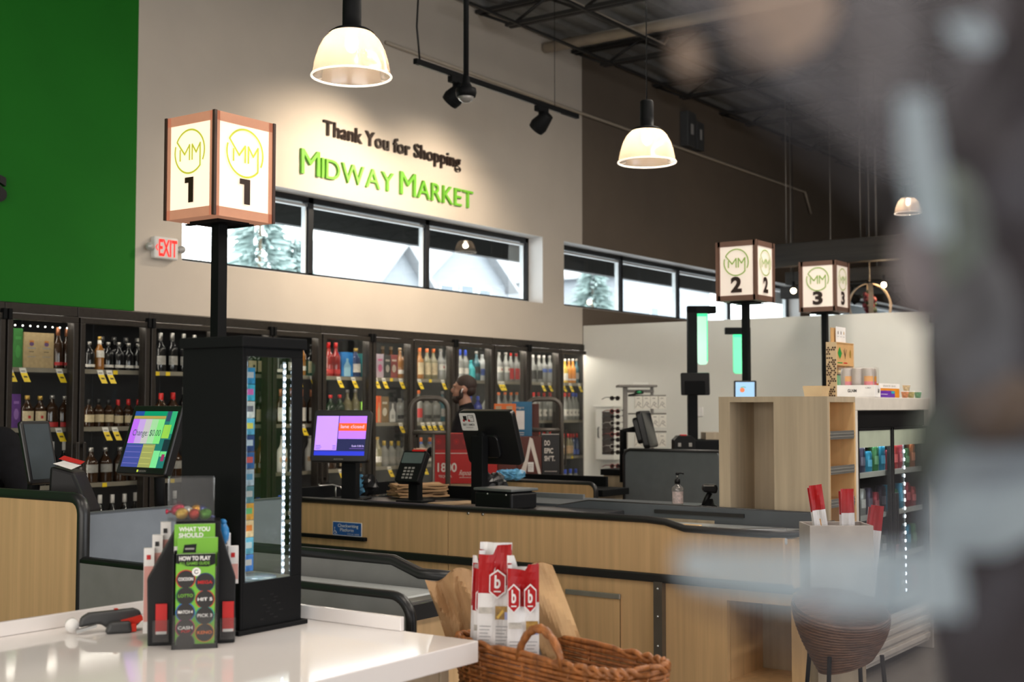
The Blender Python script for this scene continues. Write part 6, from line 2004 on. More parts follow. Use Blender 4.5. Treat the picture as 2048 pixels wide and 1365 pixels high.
def pendant(px, py_rim, Dp, dia, label, pw, cable_z=5.63):
    c = dep(px, py_rim, Dp)
    t = thing('pendant_lamp', label, 'pendant lamp', (c.x, c.y, c.z))
    r = dia / 2
    mb = MB()
    pr = [(1.0, 0.0), (0.985, 0.05), (0.965, 0.16), (0.92, 0.40), (0.84, 0.66), (0.72, 0.90), (0.56, 1.08), (0.42, 1.18), (0.34, 1.22)]
    vs, fs = [], []
    n = 72
    for (a, z) in pr:
        for i in range(n):
            w = 2 * PI * i / n
            rr = r * a * (1 + (0.006 if i % 2 else -0.006))
            vs.append((rr * math.cos(w), rr * math.sin(w), z * r))
    for j in range(len(pr) - 1):
        for i in range(n):
            fs.append((j * n + i, j * n + (i + 1) % n, (j + 1) * n + (i + 1) % n, (j + 1) * n + i))
    mb.add(vs, fs, SHADE, True); mb.build('shade', t)
    mb = MB(); mb.tube([(r * math.cos(2 * PI * i / 40), r * math.sin(2 * PI * i / 40), 0) for i in range(41)], r * 0.03, RIM, 8); mb.build('rim', t)
    mb = MB(); mb.lathe([(r * 0.58, 1.10 * r), (r * 0.45, 1.19 * r), (r * 0.24, 1.25 * r), (r * 0.24, 1.6 * r), (r * 0.235, 2.1 * r), (r * 0.2, 2.16 * r), (0.0, 2.16 * r)], (0, 0, 0), BLACKM, 20); mb.build('housing', t)
    mb = MB(); mb.ball((0, 0, 0.86 * r), (r * 0.17, r * 0.17, r * 0.26), BULB, 12); mb.build('bulb', t)
    mb = MB(); mb.cyl((0, 0, 2.1 * r), (0, 0, cable_z - c.z), 0.004, BLACK, n=6); mb.build('cable', t)
    lamp('pendant_bulb', 'POINT', (0, 0, 0.62 * r), pw, (1.0, 0.80, 0.58), 0.035, parent=t)
    return t


pendant(703, 153, 6.0, 0.372, 'large warm pendant lamp with ribbed clear dome shade above lane sign 1', 13)
pendant(1294, 325, 8.3, 0.375, 'warm pendant lamp with ribbed clear dome in front of the dark brown wall', 13)
pendant(1817, 427, 15.0, 0.315, 'small distant warm pendant lamp at the right before the dark wall', 10)

Yt = 6.6
a = onY(830, 122, Yt); b = onY(1155, 228, Yt)
t = thing('track_light', 'black ceiling-hung track rail with two spotlight heads facing the cream wall', 'track light', (a.x, Yt, a.z))
Lt = b.x - a.x
mb = MB(); mb.bb(0, Lt, -0.02, 0.02, -0.022, 0.022, BLACKM); mb.bb(0.05, Lt - 0.3, -0.006, 0.006, -0.026, -0.022, ALU); mb.build('rail', t, 0.002)
mb = MB(); mb.tube([(0.06, 0, 0.02), (0.045, 0.02, 0.3), (0.05, 0.0, 0.7), (0.045, 0.0, 5.6 - a.z)], 0.008, BLACK, 8); mb.build('cable', t)
mb = MB(); mb.cyl((Lt - 0.4, 0, 0.02), (Lt - 0.4, 0, 5.6 - a.z), 0.003, BLACK, n=6); mb.build('hanger', t)
for px, aim, pw in ((912, (8.25, 7.9, 2.95), 200), (1083, (9.7, 7.9, 2.95), 130)):
    x = onY(px, 180, Yt).x - a.x
    mb = MB(); mb.bb(x - 0.085, x + 0.085, -0.025, 0.025, -0.075, -0.024, BLACKM); mb.cyl((x, 0, -0.07), (x, 0, -0.12), 0.03, BLACKM)
    dr = (Vector(aim) - Vector((a.x + x, Yt, a.z - 0.17))).normalized()
    p = Vector((x, 0, -0.17))
    mb.cyl(p - dr * 0.1, p + dr * 0.04, 0.055, BLACKM, 0.085, 18); mb.cyl(p + dr * 0.04, p + dr * 0.09, 0.085, BLACKM, 0.075, 18)
    mb.build('spotlight_head', t, 0.002)
    ps = Vector((a.x, Yt, a.z)) + p + dr * 0.1
    lamp('track_spot', 'SPOT', ps, pw, (1.0, 0.82, 0.61), 0.04, aim, math.radians(118), 0.7)
q = onZ(932, 180, 4.1)
c = dep(932, 180, 8.9)
t = thing('dome_camera', 'black dome camera at the foot of a long vertical ceiling pole', 'dome camera', (c.x, c.y, c.z))
mb = MB(); mb.cyl((0, 0, 0.05), (0, 0, 5.5 - c.z), 0.019, BLACKM, n=12); mb.build('pole', t)
mb = MB(); mb.lathe([(0.02, 0.10), (0.03, 0.05), (0.045, 0.02), (0.07, 0.01), (0.074, -0.02), (0.066, -0.05)], (0, 0, 0), BLACKM, 20); mb.build('housing', t)
mb = MB(); mb.lathe([(0.062, -0.045), (0.05, -0.07), (0.025, -0.088), (0.0, -0.092)], (0, 0, 0), mat('smoked_dome', (0.25, 0.24, 0.23), 0.05, coat=1.0), 18); mb.build('dome', t)
# ================================================================ shelf unit, drinks fridge and the goods on top (right)
XU, YU = 6.4, 2.54
ZU = 1.557
XR = onY(1710, 795, YU).x
t = thing('shelf_unit', 'tall pale wood shelf unit with a deep side recess and open end shelves', 'shelf unit', (XU, YU, 0))
w, d = XR - XU, 3.164 - YU
yr0, yr1 = 2.826 - YU, 3.113 - YU
mb = MB()
mb.bb(0, 0.03, 0, yr0, 0, ZU - 0.03, OAKD); mb.bb(0, 0.03, yr1, d, 0, ZU - 0.03, OAKD); mb.bb(0, w, 0, d, ZU - 0.03, ZU, OAKD)
mb.bb(0.0, 0.33, yr0, yr0 + 0.015, 0.02, ZU - 0.03, OAKD); mb.bb(0.0, 0.33, yr1 - 0.015, yr1, 0.02, ZU - 0.03, OAKD); mb.bb(0.31, 0.33, yr0, yr1, 0.02, ZU - 0.03, OAKD)
mb.bb(w - 0.02, w, 0, d, 0, ZU - 0.03, OAKL); mb.bb(0.03, w - 0.02, yr0 - 0.02, yr0 - 0.002, 0.0, ZU - 0.03, OAKL); mb.bb(0.0301, 0.036, 0.0, yr0 - 0.02, 0, ZU - 0.03, OAKL); mb.bb(0.03, w, 0, d, 0, 0.08, OAKL)
mb.bb(0.03, w - 0.02, 0.001, yr0, ZU - 0.0305, ZU - 0.03, OAKL)
mb.build('cabinet', t, 0.0015)
for k, yy in enumerate((871, 941, 1007, 1085, 1160, 1240, 1318)):
    z = onY(1675, yy, YU).z
    mb = MB(); mb.bb(0.036, w - 0.02, 0.012, yr0 - 0.02, z - 0.012, z + 0.006, OAKL); s = mb.build('shelf', t)
    mb = MB(); mb.bb(0.036, w - 0.02, 0.0, 0.012, z - 0.022, z + 0.022, ALU); 
    for q in (-0.008, 0.008): mb.bb(0.036, w - 0.02, -0.002, 0.0, z + q - 0.003, z + q + 0.003, mat('rail_groove', (0.2, 0.19, 0.17), 0.5))
    mb.build('price_rail', s)
# drinks fridge in a white surround
xf0, xf1 = XR + 0.004, onY(1861, 800, YU).x
t = thing('drinks_fridge', 'white-framed black drinks fridge with two lit glass doors beside the shelf unit', 'fridge', (xf0, YU, 0))
w = xf1 - xf0
WSUR = mat('white_surround', (0.66, 0.61, 0.54), 0.5); FBL = mat('fridge_black', (0.012, 0.012, 0.013), 0.3)
mb = MB(); mb.bb(0, w, 0, 0.6, ZU - 0.075, ZU - 0.001, WSUR); mb.bb(0, 0.035, 0, 0.6, 0.0, ZU - 0.075, WSUR); mb.bb(w - 0.035, w, 0, 0.6, 0, ZU - 0.075, WSUR); mb.build('surround', t, 0.004)
mb = MB(); mb.bb(0.036, w - 0.036, 0.03, 0.06, 1.385, ZU - 0.076, FBL); mb.bb(0.036, 0.06, 0.04, 0.58, 0.3, 1.385, FBL); mb.bb(w - 0.06, w - 0.036, 0.04, 0.58, 0.3, 1.385, FBL); mb.bb(0.036, w - 0.036, 0.56, 0.58, 0.3, 1.385, mat('fridge_liner', (0.12, 0.13, 0.135), 0.5)); mb.bb(0.036, w - 0.036, 0.06, 0.58, 0.3, 0.32, FBL)
mb.build('cabinet', t)
mb = MB()
mb.bb(0.036, w - 0.036, 0.02, 0.06, 0.05, 0.3, WSUR)
for k in range(4): mb.bb(0.05, w - 0.05, 0.005, 0.02, 0.075 + k * 0.056, 0.105 + k * 0.056, WSUR)
mb.build('louvre_panel', t, 0.004)
FRONTG = mat('pale_green_door_header', (0.42, 0.47, 0.37), 0.4, var=0.08, scale=9)
xm = onY(1787, 900, YU).x - xf0
for k, (a, b) in enumerate(((0.04, xm - 0.004), (xm + 0.004, w - 0.04))):
    mb = MB(); e = 0.028
    mb.bb(a, a + e, 0.005, 0.03, 0.31, 1.383, FBL); mb.bb(b - e, b, 0.005, 0.03, 0.31, 1.383, FBL); mb.bb(a, b, 0.005, 0.03, 0.31, 0.34, FBL); mb.bb(a, b, 0.005, 0.03, 1.368, 1.383, FBL)
    dd = mb.build('door', t, 0.002)
    mb = MB(); mb.bb(a + e, b - e, 0.014, 0.02, 0.34, 1.27, GLASS); mb.build('glass', dd)
    mb = MB(); mb.bb(a + e, b - e, 0.008, 0.02, 1.275, 1.368, FRONTG); mb.build('header', dd)
    mb = MB(); hx = b - 0.012 if k == 0 else a + 0.012; mb.bb(hx - 0.008, hx + 0.008, -0.02, 0.004, 0.7, 1.0, FBL); mb.build('handle', dd, 0.003)
FSH = mat('white_wire_shelf', (0.6, 0.6, 0.58), 0.4)
fz = [0.36, 0.62, 0.88, 1.12]
for z in fz:
    mb = MB(); mb.bb(0.065, w - 0.065, 0.05, 0.55, z - 0.008, z, FSH); mb.bb(0.065, w - 0.065, 0.04, 0.05, z - 0.018, z + 0.012, FSH); mb.build('shelf', t)
LEDF = glow('fridge_led_dot', (0.85, 0.95, 1.0), 26.0)
mb = MB(); xl = onY(1822, 960, YU).x - xf0
mb.bb(xl - 0.006, xl + 0.006, 0.04, 0.046, 0.36, 1.28, LSTR)
for k in range(18): mb.box((xl, 0.038, 0.40 + k * 0.049), (0.012, 0.003, 0.016), LEDF)
mb.build('led_strip', t)
area('fridge_led', (xf0 + w * 0.5, YU + 0.06, 1.3), (math.radians(-25), 0, 0), w * 0.8, 0.04, 1.3, (0.9, 0.97, 1.0))
ccols = [((0.45, 0.03, 0.03), 'red'), ((0.03, 0.3, 0.5), 'blue'), ((0.5, 0.12, 0.02), 'orange'), ((0.35, 0.02, 0.04), 'crimson'), ((0.5, 0.5, 0.5), 'silver'), ((0.05, 0.2, 0.07), 'green'), ((0.06, 0.05, 0.1), 'dark')]
CANP = {}
for si, z in enumerate(fz):
    n = 11
    for k in range(n):
        col, nm = ccols[(k * 3 + si * 2 + (k * k) % 3) % 7]
        tall = 0.155 if (k + si) % 3 else 0.125
        key = (nm, tall)
        if key not in CANP:
            mb = MB(); mb.lathe([(0.024, 0), (0.031, 0.006), (0.031, tall - 0.014), (0.026, tall - 0.002), (0.025, tall)], (0, 0, 0), mat('can_' + nm, col, 0.25, 0.4), 14)
            o = CANP[key] = mb.build('drink_can')
            mb = MB(); mb.lathe([(0.0315, tall * 0.3), (0.0315, tall * 0.62)], (0, 0, 0), mat('can_band_' + nm, tuple(min(1, c * 1.6 + 0.1) for c in col), 0.3), 8, math.radians(215), math.radians(325), caps=False); mb.build('label', o)
        else:
            o = copy_tree(CANP[key])
        o.location = (xf0 + 0.10 + k * (w - 0.2) / (n - 1), YU + 0.10, z + 0.0005)
        tag(o, '%s %s drink can in the fridge, %s from left, %s shelf' % ('tall' if tall > 0.14 else 'short', nm, ORD[k], ('lowest', 'second lowest', 'third lowest', 'top')[si]), 'drink can', 'cans in the drinks fridge')

# --- on top: tub, honeycomb display, tray of cans, boxes, cups
HONEY = mat('cream_display_card', (0.66, 0.50, 0.30), 0.55); HEX = mat('brown_hexagon_print', (0.06, 0.025, 0.012), 0.6); TANC = mat('tan_display_card', (0.60, 0.36, 0.15), 0.55, var=0.08)
q = onY(1633, 792, 2.95)
t = thing('paper_tub', 'open tan paper tub on the shelf unit top left of the honeycomb display', 'tub', (q.x, q.y, ZU))
mb = MB()
vs = []
for (k, z) in ((0.85, 0), (1.0, 0.066)):
    for (x, y) in ((-0.06, -0.062), (0.06, -0.062), (0.06, 0.062), (-0.06, 0.062)): vs.append((x * k, y * k, z + 0.001))
mb.add(vs, [(3, 2, 1, 0), (0, 1, 5, 4), (1, 2, 6, 5), (2, 3, 7, 6), (3, 0, 4, 7)], HONEY)
vs2 = [(x * 0.97, y * 0.97, z + 0.002) for x, y, z in vs]
mb.add(vs2, [(0, 1, 2, 3), (4, 5, 1, 0), (5, 6, 2, 1), (6, 7, 3, 2), (7, 4, 0, 3)], TANC); mb.build('tub', t)
HY = 2.87
hx0, hy0 = onY(1674, 793, HY).x, HY
hx1 = onY(1709, 793, HY).x; hy1 = onX(1653, 793, hx0).y
zt1 = onX(1673, 684, hx0).z
t = thing('counter_display', 'cream honeycomb-patterned cardboard counter display with leaf pictures', 'cardboard display', (hx0, hy0, ZU))
dw, dd_, dh = hx1 - hx0, hy1 - hy0, zt1 - ZU
mb = MB()
sty = [(0, 0), (dd_, 0), (dd_, dh), (0, dh)]
mb.bb(0, 0.006, 0, dd_, 0.001, dh, HONEY); mb.bb(dw - 0.006, dw, 0, dd_, 0.001, dh, HONEY); mb.bb(0.006, dw - 0.006, dd_ - 0.006, dd_, 0.001, dh, TANC); mb.bb(0.006, dw - 0.006, 0, dd_ - 0.006, dh - 0.006, dh, TANC); mb.bb(0.006, dw - 0.006, 0, dd_ - 0.006, 0.001, 0.01, TANC)
mb.bb(0.006, dw - 0.006, 0.004, 0.01, dh * 0.58, dh - 0.006, TANC); mb.bb(0.006, dw - 0.006, 0, 0.006, 0.01, dh * 0.42, mat('green_display_front', (0.12, 0.4, 0.18), 0.5)); mb.bb(0.006, dw - 0.006, 0.0, dd_ - 0.006, dh * 0.4, dh * 0.42, TANC)
mb.build('box', t)
mb = MB(); F = Face((-0.0005, dd_, 0), (0, -1, 0), (0, 0, 1)); r = random.Random(4)
rad = 0.0075
for j in range(24):
    for i in range(6):
        u = 0.008 + i * rad * 1.9 + (rad * 0.95 if j % 2 else 0); v = 0.012 + j * rad * 1.68
        if u > dd_ - 0.006 or v > dh - 0.008 or r.random() > 0.58: continue
        mb.poly(F, [(u + rad * 0.86 * math.cos(PI / 6 + PI / 3 * k), v + rad * 0.86 * math.sin(PI / 6 + PI / 3 * k)) for k in range(6)], HEX, 0.0008)
mb.build('honeycomb_print', t)
mb = MB(); F = Face((0, 0.004, 0), (1, 0, 0), (0, 0, 1)); LFG = mat('leaf_green_print', (0.02, 0.28, 0.05), 0.5)
v = dh * 0.8
mb.poly(F, [(dw * .1, v), (dw * .22, v - .035), (dw * .34, v), (dw * .27, v + .02), (dw * .22, v + .04), (dw * .15, v + .02)], LFG); mb.rect(F, dw * .08, dw * .36, dh * 0.62, dh * 0.64, LFG); mb.build('leaf_print', t); mb = MB()
mb.ribbon(F, [(dw * .52, v - .03), (dw * .5, v + .03)], .005, HEX); mb.ribbon(F, [(dw * .52, v - .02), (dw * .44, v + .02)], .005, HEX); mb.ribbon(F, [(dw * .52, v - .02), (dw * .6, v + .025)], .005, HEX); mb.rect(F, dw * .42, dw * .64, dh * 0.62, dh * 0.64, KR); mb.build('plant_print', t); mb = MB()
mb.disc(F, dw * .82, v, 0.014, KG, ry=0.026); mb.build('leaf_print', t)
mb = MB()
zc = onX(1670, 655, hx0).z - ZU
mb.bb(0.002, dw * 0.78, dd_ * 0.5, dd_ * 0.5 + 0.006, dh, zc, TANC); mb.build('header_card', t, 0.001)
mb = MB(); a, b = dw * 0.18, dw * 0.72
mb.bb(a, b, dd_ * 0.5 - 0.012, dd_ * 0.5 - 0.009, dh, zc + 0.008, PAPER); F = Face((0, dd_ * 0.5 - 0.012, 0), (1, 0, 0), (0, 0, 1))
for k, m in enumerate((HEX, HEX, KG)): mb.disc(F, a + (b - a) * (0.2 + 0.3 * k), dh + (zc - dh) * 0.68, 0.006, m, ry=0.011); mb.rect(F, a + (b - a) * (0.1 + 0.3 * k), a + (b - a) * (0.28 + 0.3 * k), dh + (zc - dh) * 0.4, dh + (zc - dh) * 0.43, LG)
mb.build('info_card', t)
for k in range(3):
    mb = MB(); mb.cyl((0, 0, 0), (0, -0.05, 0.0), 0.012, mat('roll_%d' % k, ((0.6, 0.45, 0.2), (0.6, 0.2, 0.12), (0.75, 0.4, 0.03))[k], 0.4), n=14); o = mb.build('snack_roll')
    o.location = (hx0 + 0.05 + k * 0.034, hy0 + 0.03, ZU + dh * 0.42 + 0.0135); tag(o, 'small round snack pack lying in the honeycomb display, %s from left' % ORD[k], 'snack pack', 'round snack packs in the honeycomb display')
# tray of cans
TY_ = 2.76
tx0 = onY(1674, 793, TY_).x
tz = onY(1674, 771, TY_).z - ZU; cz = onY(1674, 736, TY_).z - ZU
TRZ = math.radians(-80)
t = thing('drink_tray', 'white cardboard tray holding shrink-wrapped pink and orange drink cans', 'drink tray', (tx0, TY_, ZU), TRZ)
tw = 0.215
mb = MB()
for (a, b, c, e) in ((0, tw, 0, 0.004), (0, tw, 0.176, 0.18), (0, 0.004, 0.004, 0.176), (tw - 0.004, tw, 0.004, 0.176)): mb.bb(a, b, c, e, 0.001, tz, PAPER)
mb.bb(0, tw, 0, 0.18, 0.0005, 0.004, PAPER); F = Face((0, 0, 0), (1, 0, 0), (0, 0, 1))
mb.text(F, 'GLNM', tw * 0.4, tz * 0.42, 0.016, LK, w=0.05, align='c', bold=0.03); mb.text(F, 'CBD', tw * 0.82, tz * 0.72, 0.007, LK, w=0.03, align='c'); F2 = Face((tw, 0, 0), (0, 1, 0), (0, 0, 1)); mb.text(F2, 'GLM', 0.11, tz * 0.4, 0.02, LK, w=0.05, align='c', bold=0.03); mb.build('tray', t, 0.001)
mb = MB(); mb.bb(0.006, tw - 0.006, 0.006, 0.174, tz, cz + 0.004, film('shrink_wrap', (0.96, 0.95, 0.94), 0.02, 0.05, 0.015, (0.7, 0.68, 0.65), fres=0.15)); mb.build('shrink_wrap', t)
GC = mat('silver_drink_can', (0.48, 0.42, 0.38), 0.35, 0.2); PKC = mat('pink_can_print', (0.75, 0.16, 0.2), 0.35); ORC = mat('amber_can_print', (0.75, 0.33, 0.05), 0.35)
Mt = Matrix.Translation((tx0, TY_, ZU)) @ Matrix.Rotation(TRZ, 4, 'Z')
proto = None
ncan = 3
for j in range(2):
    for k in range(ncan):
        if proto is None:
            mb = MB(); mb.lathe([(0.028, 0), (0.0335, 0.006), (0.0335, cz - 0.03), (0.029, cz - 0.012), (0.028, cz - 0.009)], (0, 0, 0), GC, 18); proto = o = mb.build('drink_can')
            mb = MB(); mb.lathe([(0.034, 0.012), (0.034, cz * 0.5)], (0, 0, 0), PKC, 10, math.radians(235), math.radians(330), caps=False); mb.lathe([(0.034, cz * 0.5), (0.034, cz * 0.68)], (0, 0, 0), ORC, 10, math.radians(235), math.radians(330), caps=False); mb.build('label', o)
        else: o = copy_tree(proto)
        o.location = Mt @ Vector((0.047 + k * (tw - 0.094) / (ncan - 1), 0.047 + j * 0.084, 0.0055)); o.rotation_euler = (0, 0, TRZ + (0.5, 2.2, 0.1)[(k + j) % 3])
        tag(o, 'silver drink can with pink print in white tray, %s row, %s from left' % (('front', 'back')[j], ORD[k]), 'drink can', 'cans in the white tray')


def small_box(pxl, pxr, pyt, y0, dp, label, m, draw, zb=ZU, name='snack_box'):
    a, b = onY(pxl, 794, y0).x, onY(pxr, 794, y0).x
    z1 = onY((pxl + pxr) / 2, pyt, y0).z
    t = thing(name, label, 'snack box', (a, y0, zb))
    mb = MB(); mb.bb(0, b - a, 0, dp, 0.0005, z1 - zb, m); mb.build('box', t, 0.0015)
    mb = MB(); draw(mb, Face((0, 0, 0), (1, 0, 0), (0, 0, 1)), b - a, z1 - zb); mb.build('print', t)


small_box(1757, 1799, 768, 2.74, 0.1, 'orange snack box with a white lid band behind the purple box', mat('orange_snack_box', (0.72, 0.26, 0.02), 0.4), lambda mb, F, w, h: (mb.rect(F, 0, w, h * 0.68, h, PAPER), mb.text(F, 'SNACK BAR', w * 0.5, h * 0.77, 0.012, LG, w=w * 0.6, align='c', n=0.002)))
small_box(1759, 1790, 782, 2.6, 0.06, 'small purple snack box in front of the orange snack box', mat('purple_snack_box', (0.13, 0.03, 0.36), 0.4), lambda mb, F, w, h: (mb.rect(F, w * 0.75, w * 0.97, h * 0.6, h * 0.95, TURQ), mb.rect(F, w * 0.1, w * 0.5, h * 0.45, h * 0.52, PAPER)))
for k, (px, py, zz, c) in enumerate(((1810, 794, 0, (0.6, 0.25, 0.12)), (1822, 794, 0, (0.4, 0.35, 0.15)), (1836, 794, 0, (0.15, 0.35, 0.2)), (1813, 780, 0.040, (0.65, 0.5, 0.3)))):
    q = onY(px, 794, 2.6)
    mb = MB(); mb.lathe([(0.016, 0), (0.0235, 0.038), (0.0245, 0.0395), (0.0, 0.0395)], (0, 0, 0), mat('cup_print_%d' % k, c, 0.45, var=0.4, scale=60), 16)
    o = mb.build('snack_cup'); o.location = (q.x, 2.6, ZU + 0.0005 + zz); mb = MB(); mb.lathe([(0.0247, 0.037), (0.0247, 0.041), (0, 0.041)], (0, 0, 0), PAPER, 16); mb.build('lid', o)
    tag(o, 'small paper snack cup on the fridge top, %s' % ('stacked on another cup' if zz else '%s from left in the lower row' % ORD[k]), 'snack cup', 'snack cups on the fridge')

# ================================================================ self checkouts with green light panels
GP = mat('green_lit_panel', (0.55, 0.85, 0.7), 0.4, emit=(0.60, 0.92, 0.76), estr=0.5, var=0.03); GE = glow('green_panel_edge', (0.05, 0.9, 0.35), 1.0)


def checkout_light(pxp, w_px, Dp, y_top, y_bot, arm_px, arm_y, pan, label, gm, base=True):
    """square pole with a side arm and a hanging glowing panel"""
    c = dep(pxp, 815, Dp)
    zt = dep(pxp, y_top, Dp).z
    t = thing('checkout_light', label, 'checkout light', (c.x, c.y, 0), TH - PI / 2)
    k = Dp / FPX
    hw = w_px * k / 2
    zb = 0.9 if base else 0.0
    mb = MB(); mb.bb(-hw, hw, -hw, hw, zb, zt, BLACKM); mb.build('pole', t, 0.006)
    xa = (arm_px - pxp) * k
    mb = MB(); mb.bb(min(xa, 0) if xa < 0 else -hw, xa if xa > 0 else hw, -hw, hw, zt - 0.065, zt + 0.0, BLACKM); mb.build('arm', t, 0.006)
    p0, p1 = (pan[0] - pxp) * k, (pan[1] - pxp) * k
    zp = dep(pxp, pan[3], Dp).z
    mb = MB(); mb.prism(rrect(p0, p1, zp, zt - 0.066, 0.03, 5, (1, 1, 0, 0)), 'y', -0.012, 0.012, gm); mb.build('light_panel', t)
    mb = MB(); F = Face((0, -0.0125, 0), (1, 0, 0), (0, 0, 1)); mb.rect(F, p0, p1, zt - 0.09, zt - 0.067, GE); mb.rect(F, p1 - 0.008, p1, zp + 0.03, zt - 0.09, GE) ; mb.build('light_edge', t)
    lamp('panel_glow', 'POINT', ((p0 + p1) / 2, -0.25, zt - 0.3), 0.5, (0.3, 1.0, 0.55), 0.1, parent=t)
    if base:
        mb = MB(); mb.bb(-hw, 0.42, -0.2, 0.2, 0.0, 1.06, OAKD); mb.build('base', t)
        mb = MB(); mb.bb(-hw - 0.01, 0.44, -0.22, 0.22, 1.06, 1.22, BLACKM); mb.build('top', t, 0.01)
        mb = MB(); mb.bb(0.1, 0.42, -0.1, 0.2, 1.22, 1.28, OAKD); mb.build('tray', t)
    return t


GP2 = mat('deep_green_lit_panel', (0.2, 0.8, 0.45), 0.4, emit=(0.10, 0.75, 0.35), estr=0.75, var=0.03)
checkout_light(1385, 19, 11.2, 612, 870, 1433, 620, (1395, 1416, 620, 730), 'black self-checkout pole with a pale green glowing hanging panel, nearest the slate screen', GP)
checkout_light(1497, 10, 12.0, 655, 870, 1451, 660, (1467, 1489, 662, 748), 'black self-checkout pole with bright green panel behind the lane 2 sign post', GP2, False)
checkout_light(1884, 17, 11.0, 590, 870, 1921, 598, (1894, 1908, 600, 705), 'black self-checkout pole with a pale green panel at the far right behind the clear wrap', GP, False)
t, T, c = screen_frame(1391, 768, 10.9, 8, 8, 0.23, 0.19, 'self_checkout_screen', 'black screen seen from behind on the nearest green-panel pole', 'screen', rev=True)
mb = MB(); mb.prism(rrect(-0.122, 0.122, -0.096, 0.096, 0.012, 4), 'y', 0, 0.03, SCRB, T); mb.prism(rrect(-0.085, 0.085, -0.09, 0.03, 0.01, 3), 'y', 0.03, 0.05, BLACKM, T); mb.build('housing', t, 0.004)
mb = MB(); mb.bb(-0.02, 0.02, -0.22, 0.01, c.z - 0.05, c.z + 0.02, BLACKM); mb.build('bracket', t)
t, T, c = screen_frame(1490, 778, 9.6, 5, 6, 0.165, 0.115, 'self_checkout_screen', 'small black screen showing a fruit picture behind the shelf unit', 'screen')
mb = MB(); mb.prism(rrect(-0.084, 0.084, -0.075, 0.062, 0.008, 4), 'y', 0, 0.02, SCRB, T); mb.build('housing', t, 0.003)
mb = MB(); F = sface(T); mb.rect(F, -0.07, 0.07, -0.065, 0.05, em('pale_blue_screen', (0.25, 0.42, 0.6)), 0.0006); mb.disc(F, -0.02, -0.01, 0.018, em('fruit_orange', (0.55, 0.15, 0.06)), 0.0012); mb.ribbon(F, [(-0.03, 0.01), (-0.01, 0.014), (0.005, 0.01)], 0.006, em('fruit_leaf', (0.05, 0.3, 0.15)), 0.0016); mb.build('screen', t)
mb = MB(); mb.bb(-0.02, 0.02, 0.02, 0.06, 0.0, c.z, BLACKM); mb.bb(-0.2, 0.2, -0.1, 0.2, 0, 0.03, BLACKM); mb.build('stand', t)
# small wall switch and the white cabinet on the partition
q = onX(1396, 815, 12.5)
a = onX(1203, 815, 12.5); b = onX(1240, 920, 12.5)
t = thing('wall_cabinet', 'white wall cabinet with a dark glass front on the white partition', 'cabinet', (12.5, b.y, b.z))
wy = a.y - b.y; hz = a.z - b.z
mb = MB(); mb.bb(-0.13, -0.001, 0, wy, 0, hz, WPART); mb.bb(-0.15, -0.001, -0.02, wy + 0.02, hz, hz + 0.02, WPART); mb.build('body', t, 0.005)
mb = MB(); mb.bb(-0.134, -0.13, -0.0, wy - 0.09, 0.06, hz - 0.05, mat('cabinet_dark_glass', (0.07, 0.06, 0.055), 0.15)); mb.build('glass', t)
mb = MB(); mb.tube([(-0.132, wy - 0.045, hz * 0.42), (-0.15, wy - 0.045, hz * 0.44), (-0.15, wy - 0.045, hz * 0.6), (-0.132, wy - 0.045, hz * 0.62)], 0.006, BLACK, 8); mb.build('handle', t)
q = onX(1873, 637, 12.49)
mb = MB(); mb.bb(-0.03, -0.001, -0.03, 0.03, -0.04, 0.04, LG); o = mb.build('wall_bracket'); o.location = (12.5, P1.y + 0.035, q.z); tag(o, 'small grey bracket at the free edge of the white partition', 'bracket')
q = onX(1397, 815, 12.5)
mb = MB(); mb.bb(-0.012, -0.0005, -0.035, 0.035, -0.1, 0.0, PAPER); o = mb.build('wall_switch'); o.location = (12.5, q.y - 0.02, q.z); tag(o, 'small white wall switch on the partition beside the nearest checkout pole', 'switch')

# ================================================================ accessory rack by the partition
DR = 12.6
c = dep(1278, 815, DR)
kr = DR / FPX
t = thing('accessory_rack', 'grey metal accessory rack of sunglasses and white packs by the partition', 'rack', (c.x, c.y, 0), TH - PI / 2)
RX = lambda px: (px - 1278) * kr
RZ = lambda py: dep(1278, py, DR).z
RK = mat('grey_rack_metal', (0.22, 0.20, 0.18), 0.4, 0.5)
mb = MB(); mb.bb(RX(1246), RX(1255), -0.02, 0.02, 0.0, RZ(775), RK); mb.bb(RX(1306), RX(1312), 0.2, 0.24, 0.0, RZ(775), RK); mb.bb(RX(1236), RX(1313), -0.1, 0.26, RZ(775), RZ(770), RK); mb.bb(RX(1252), RX(1308), -0.01, 0.01, RZ(786), RZ(780), RK)
mb.bb(RX(1220), RX(1330), -0.25, 0.35, 0.0, 0.06, RK); mb.build('frame', t, 0.004)
mb = MB(); mb.bb(RX(1267), RX(1298), 0.05, 0.06, RZ(770), RZ(765), WPART); mb.build('header', t)
mb = MB()
for y in (821, 832, 845, 857, 868, 879, 892, 903, 930, 941): mb.cyl((RX(1247), 0, RZ(y)), (RX(1238), -0.02, RZ(y)), 0.006, CHROME, n=6)
for y in (792, 828, 864): mb.cyl((RX(1256), 0, RZ(y)), (RX(1332), -0.02, RZ(y)), 0.008, RK, n=6)
mb.build('hook', t)
PKW = mat('white_pack_card', (0.72, 0.68, 0.60), 0.5); PKL = mat('pack_line_print', (0.25, 0.22, 0.2), 0.6)
Mr = Matrix.Translation((c.x, c.y, 0)) @ Matrix.Rotation(TH - PI / 2, 4, 'Z')
pp = None
rows = [(793, 818, [1276, 1292, 1307, 1323]), (830, 856, [1277, 1293, 1309, 1324]), (868, 894, [1276, 1292, 1308, 1323])]
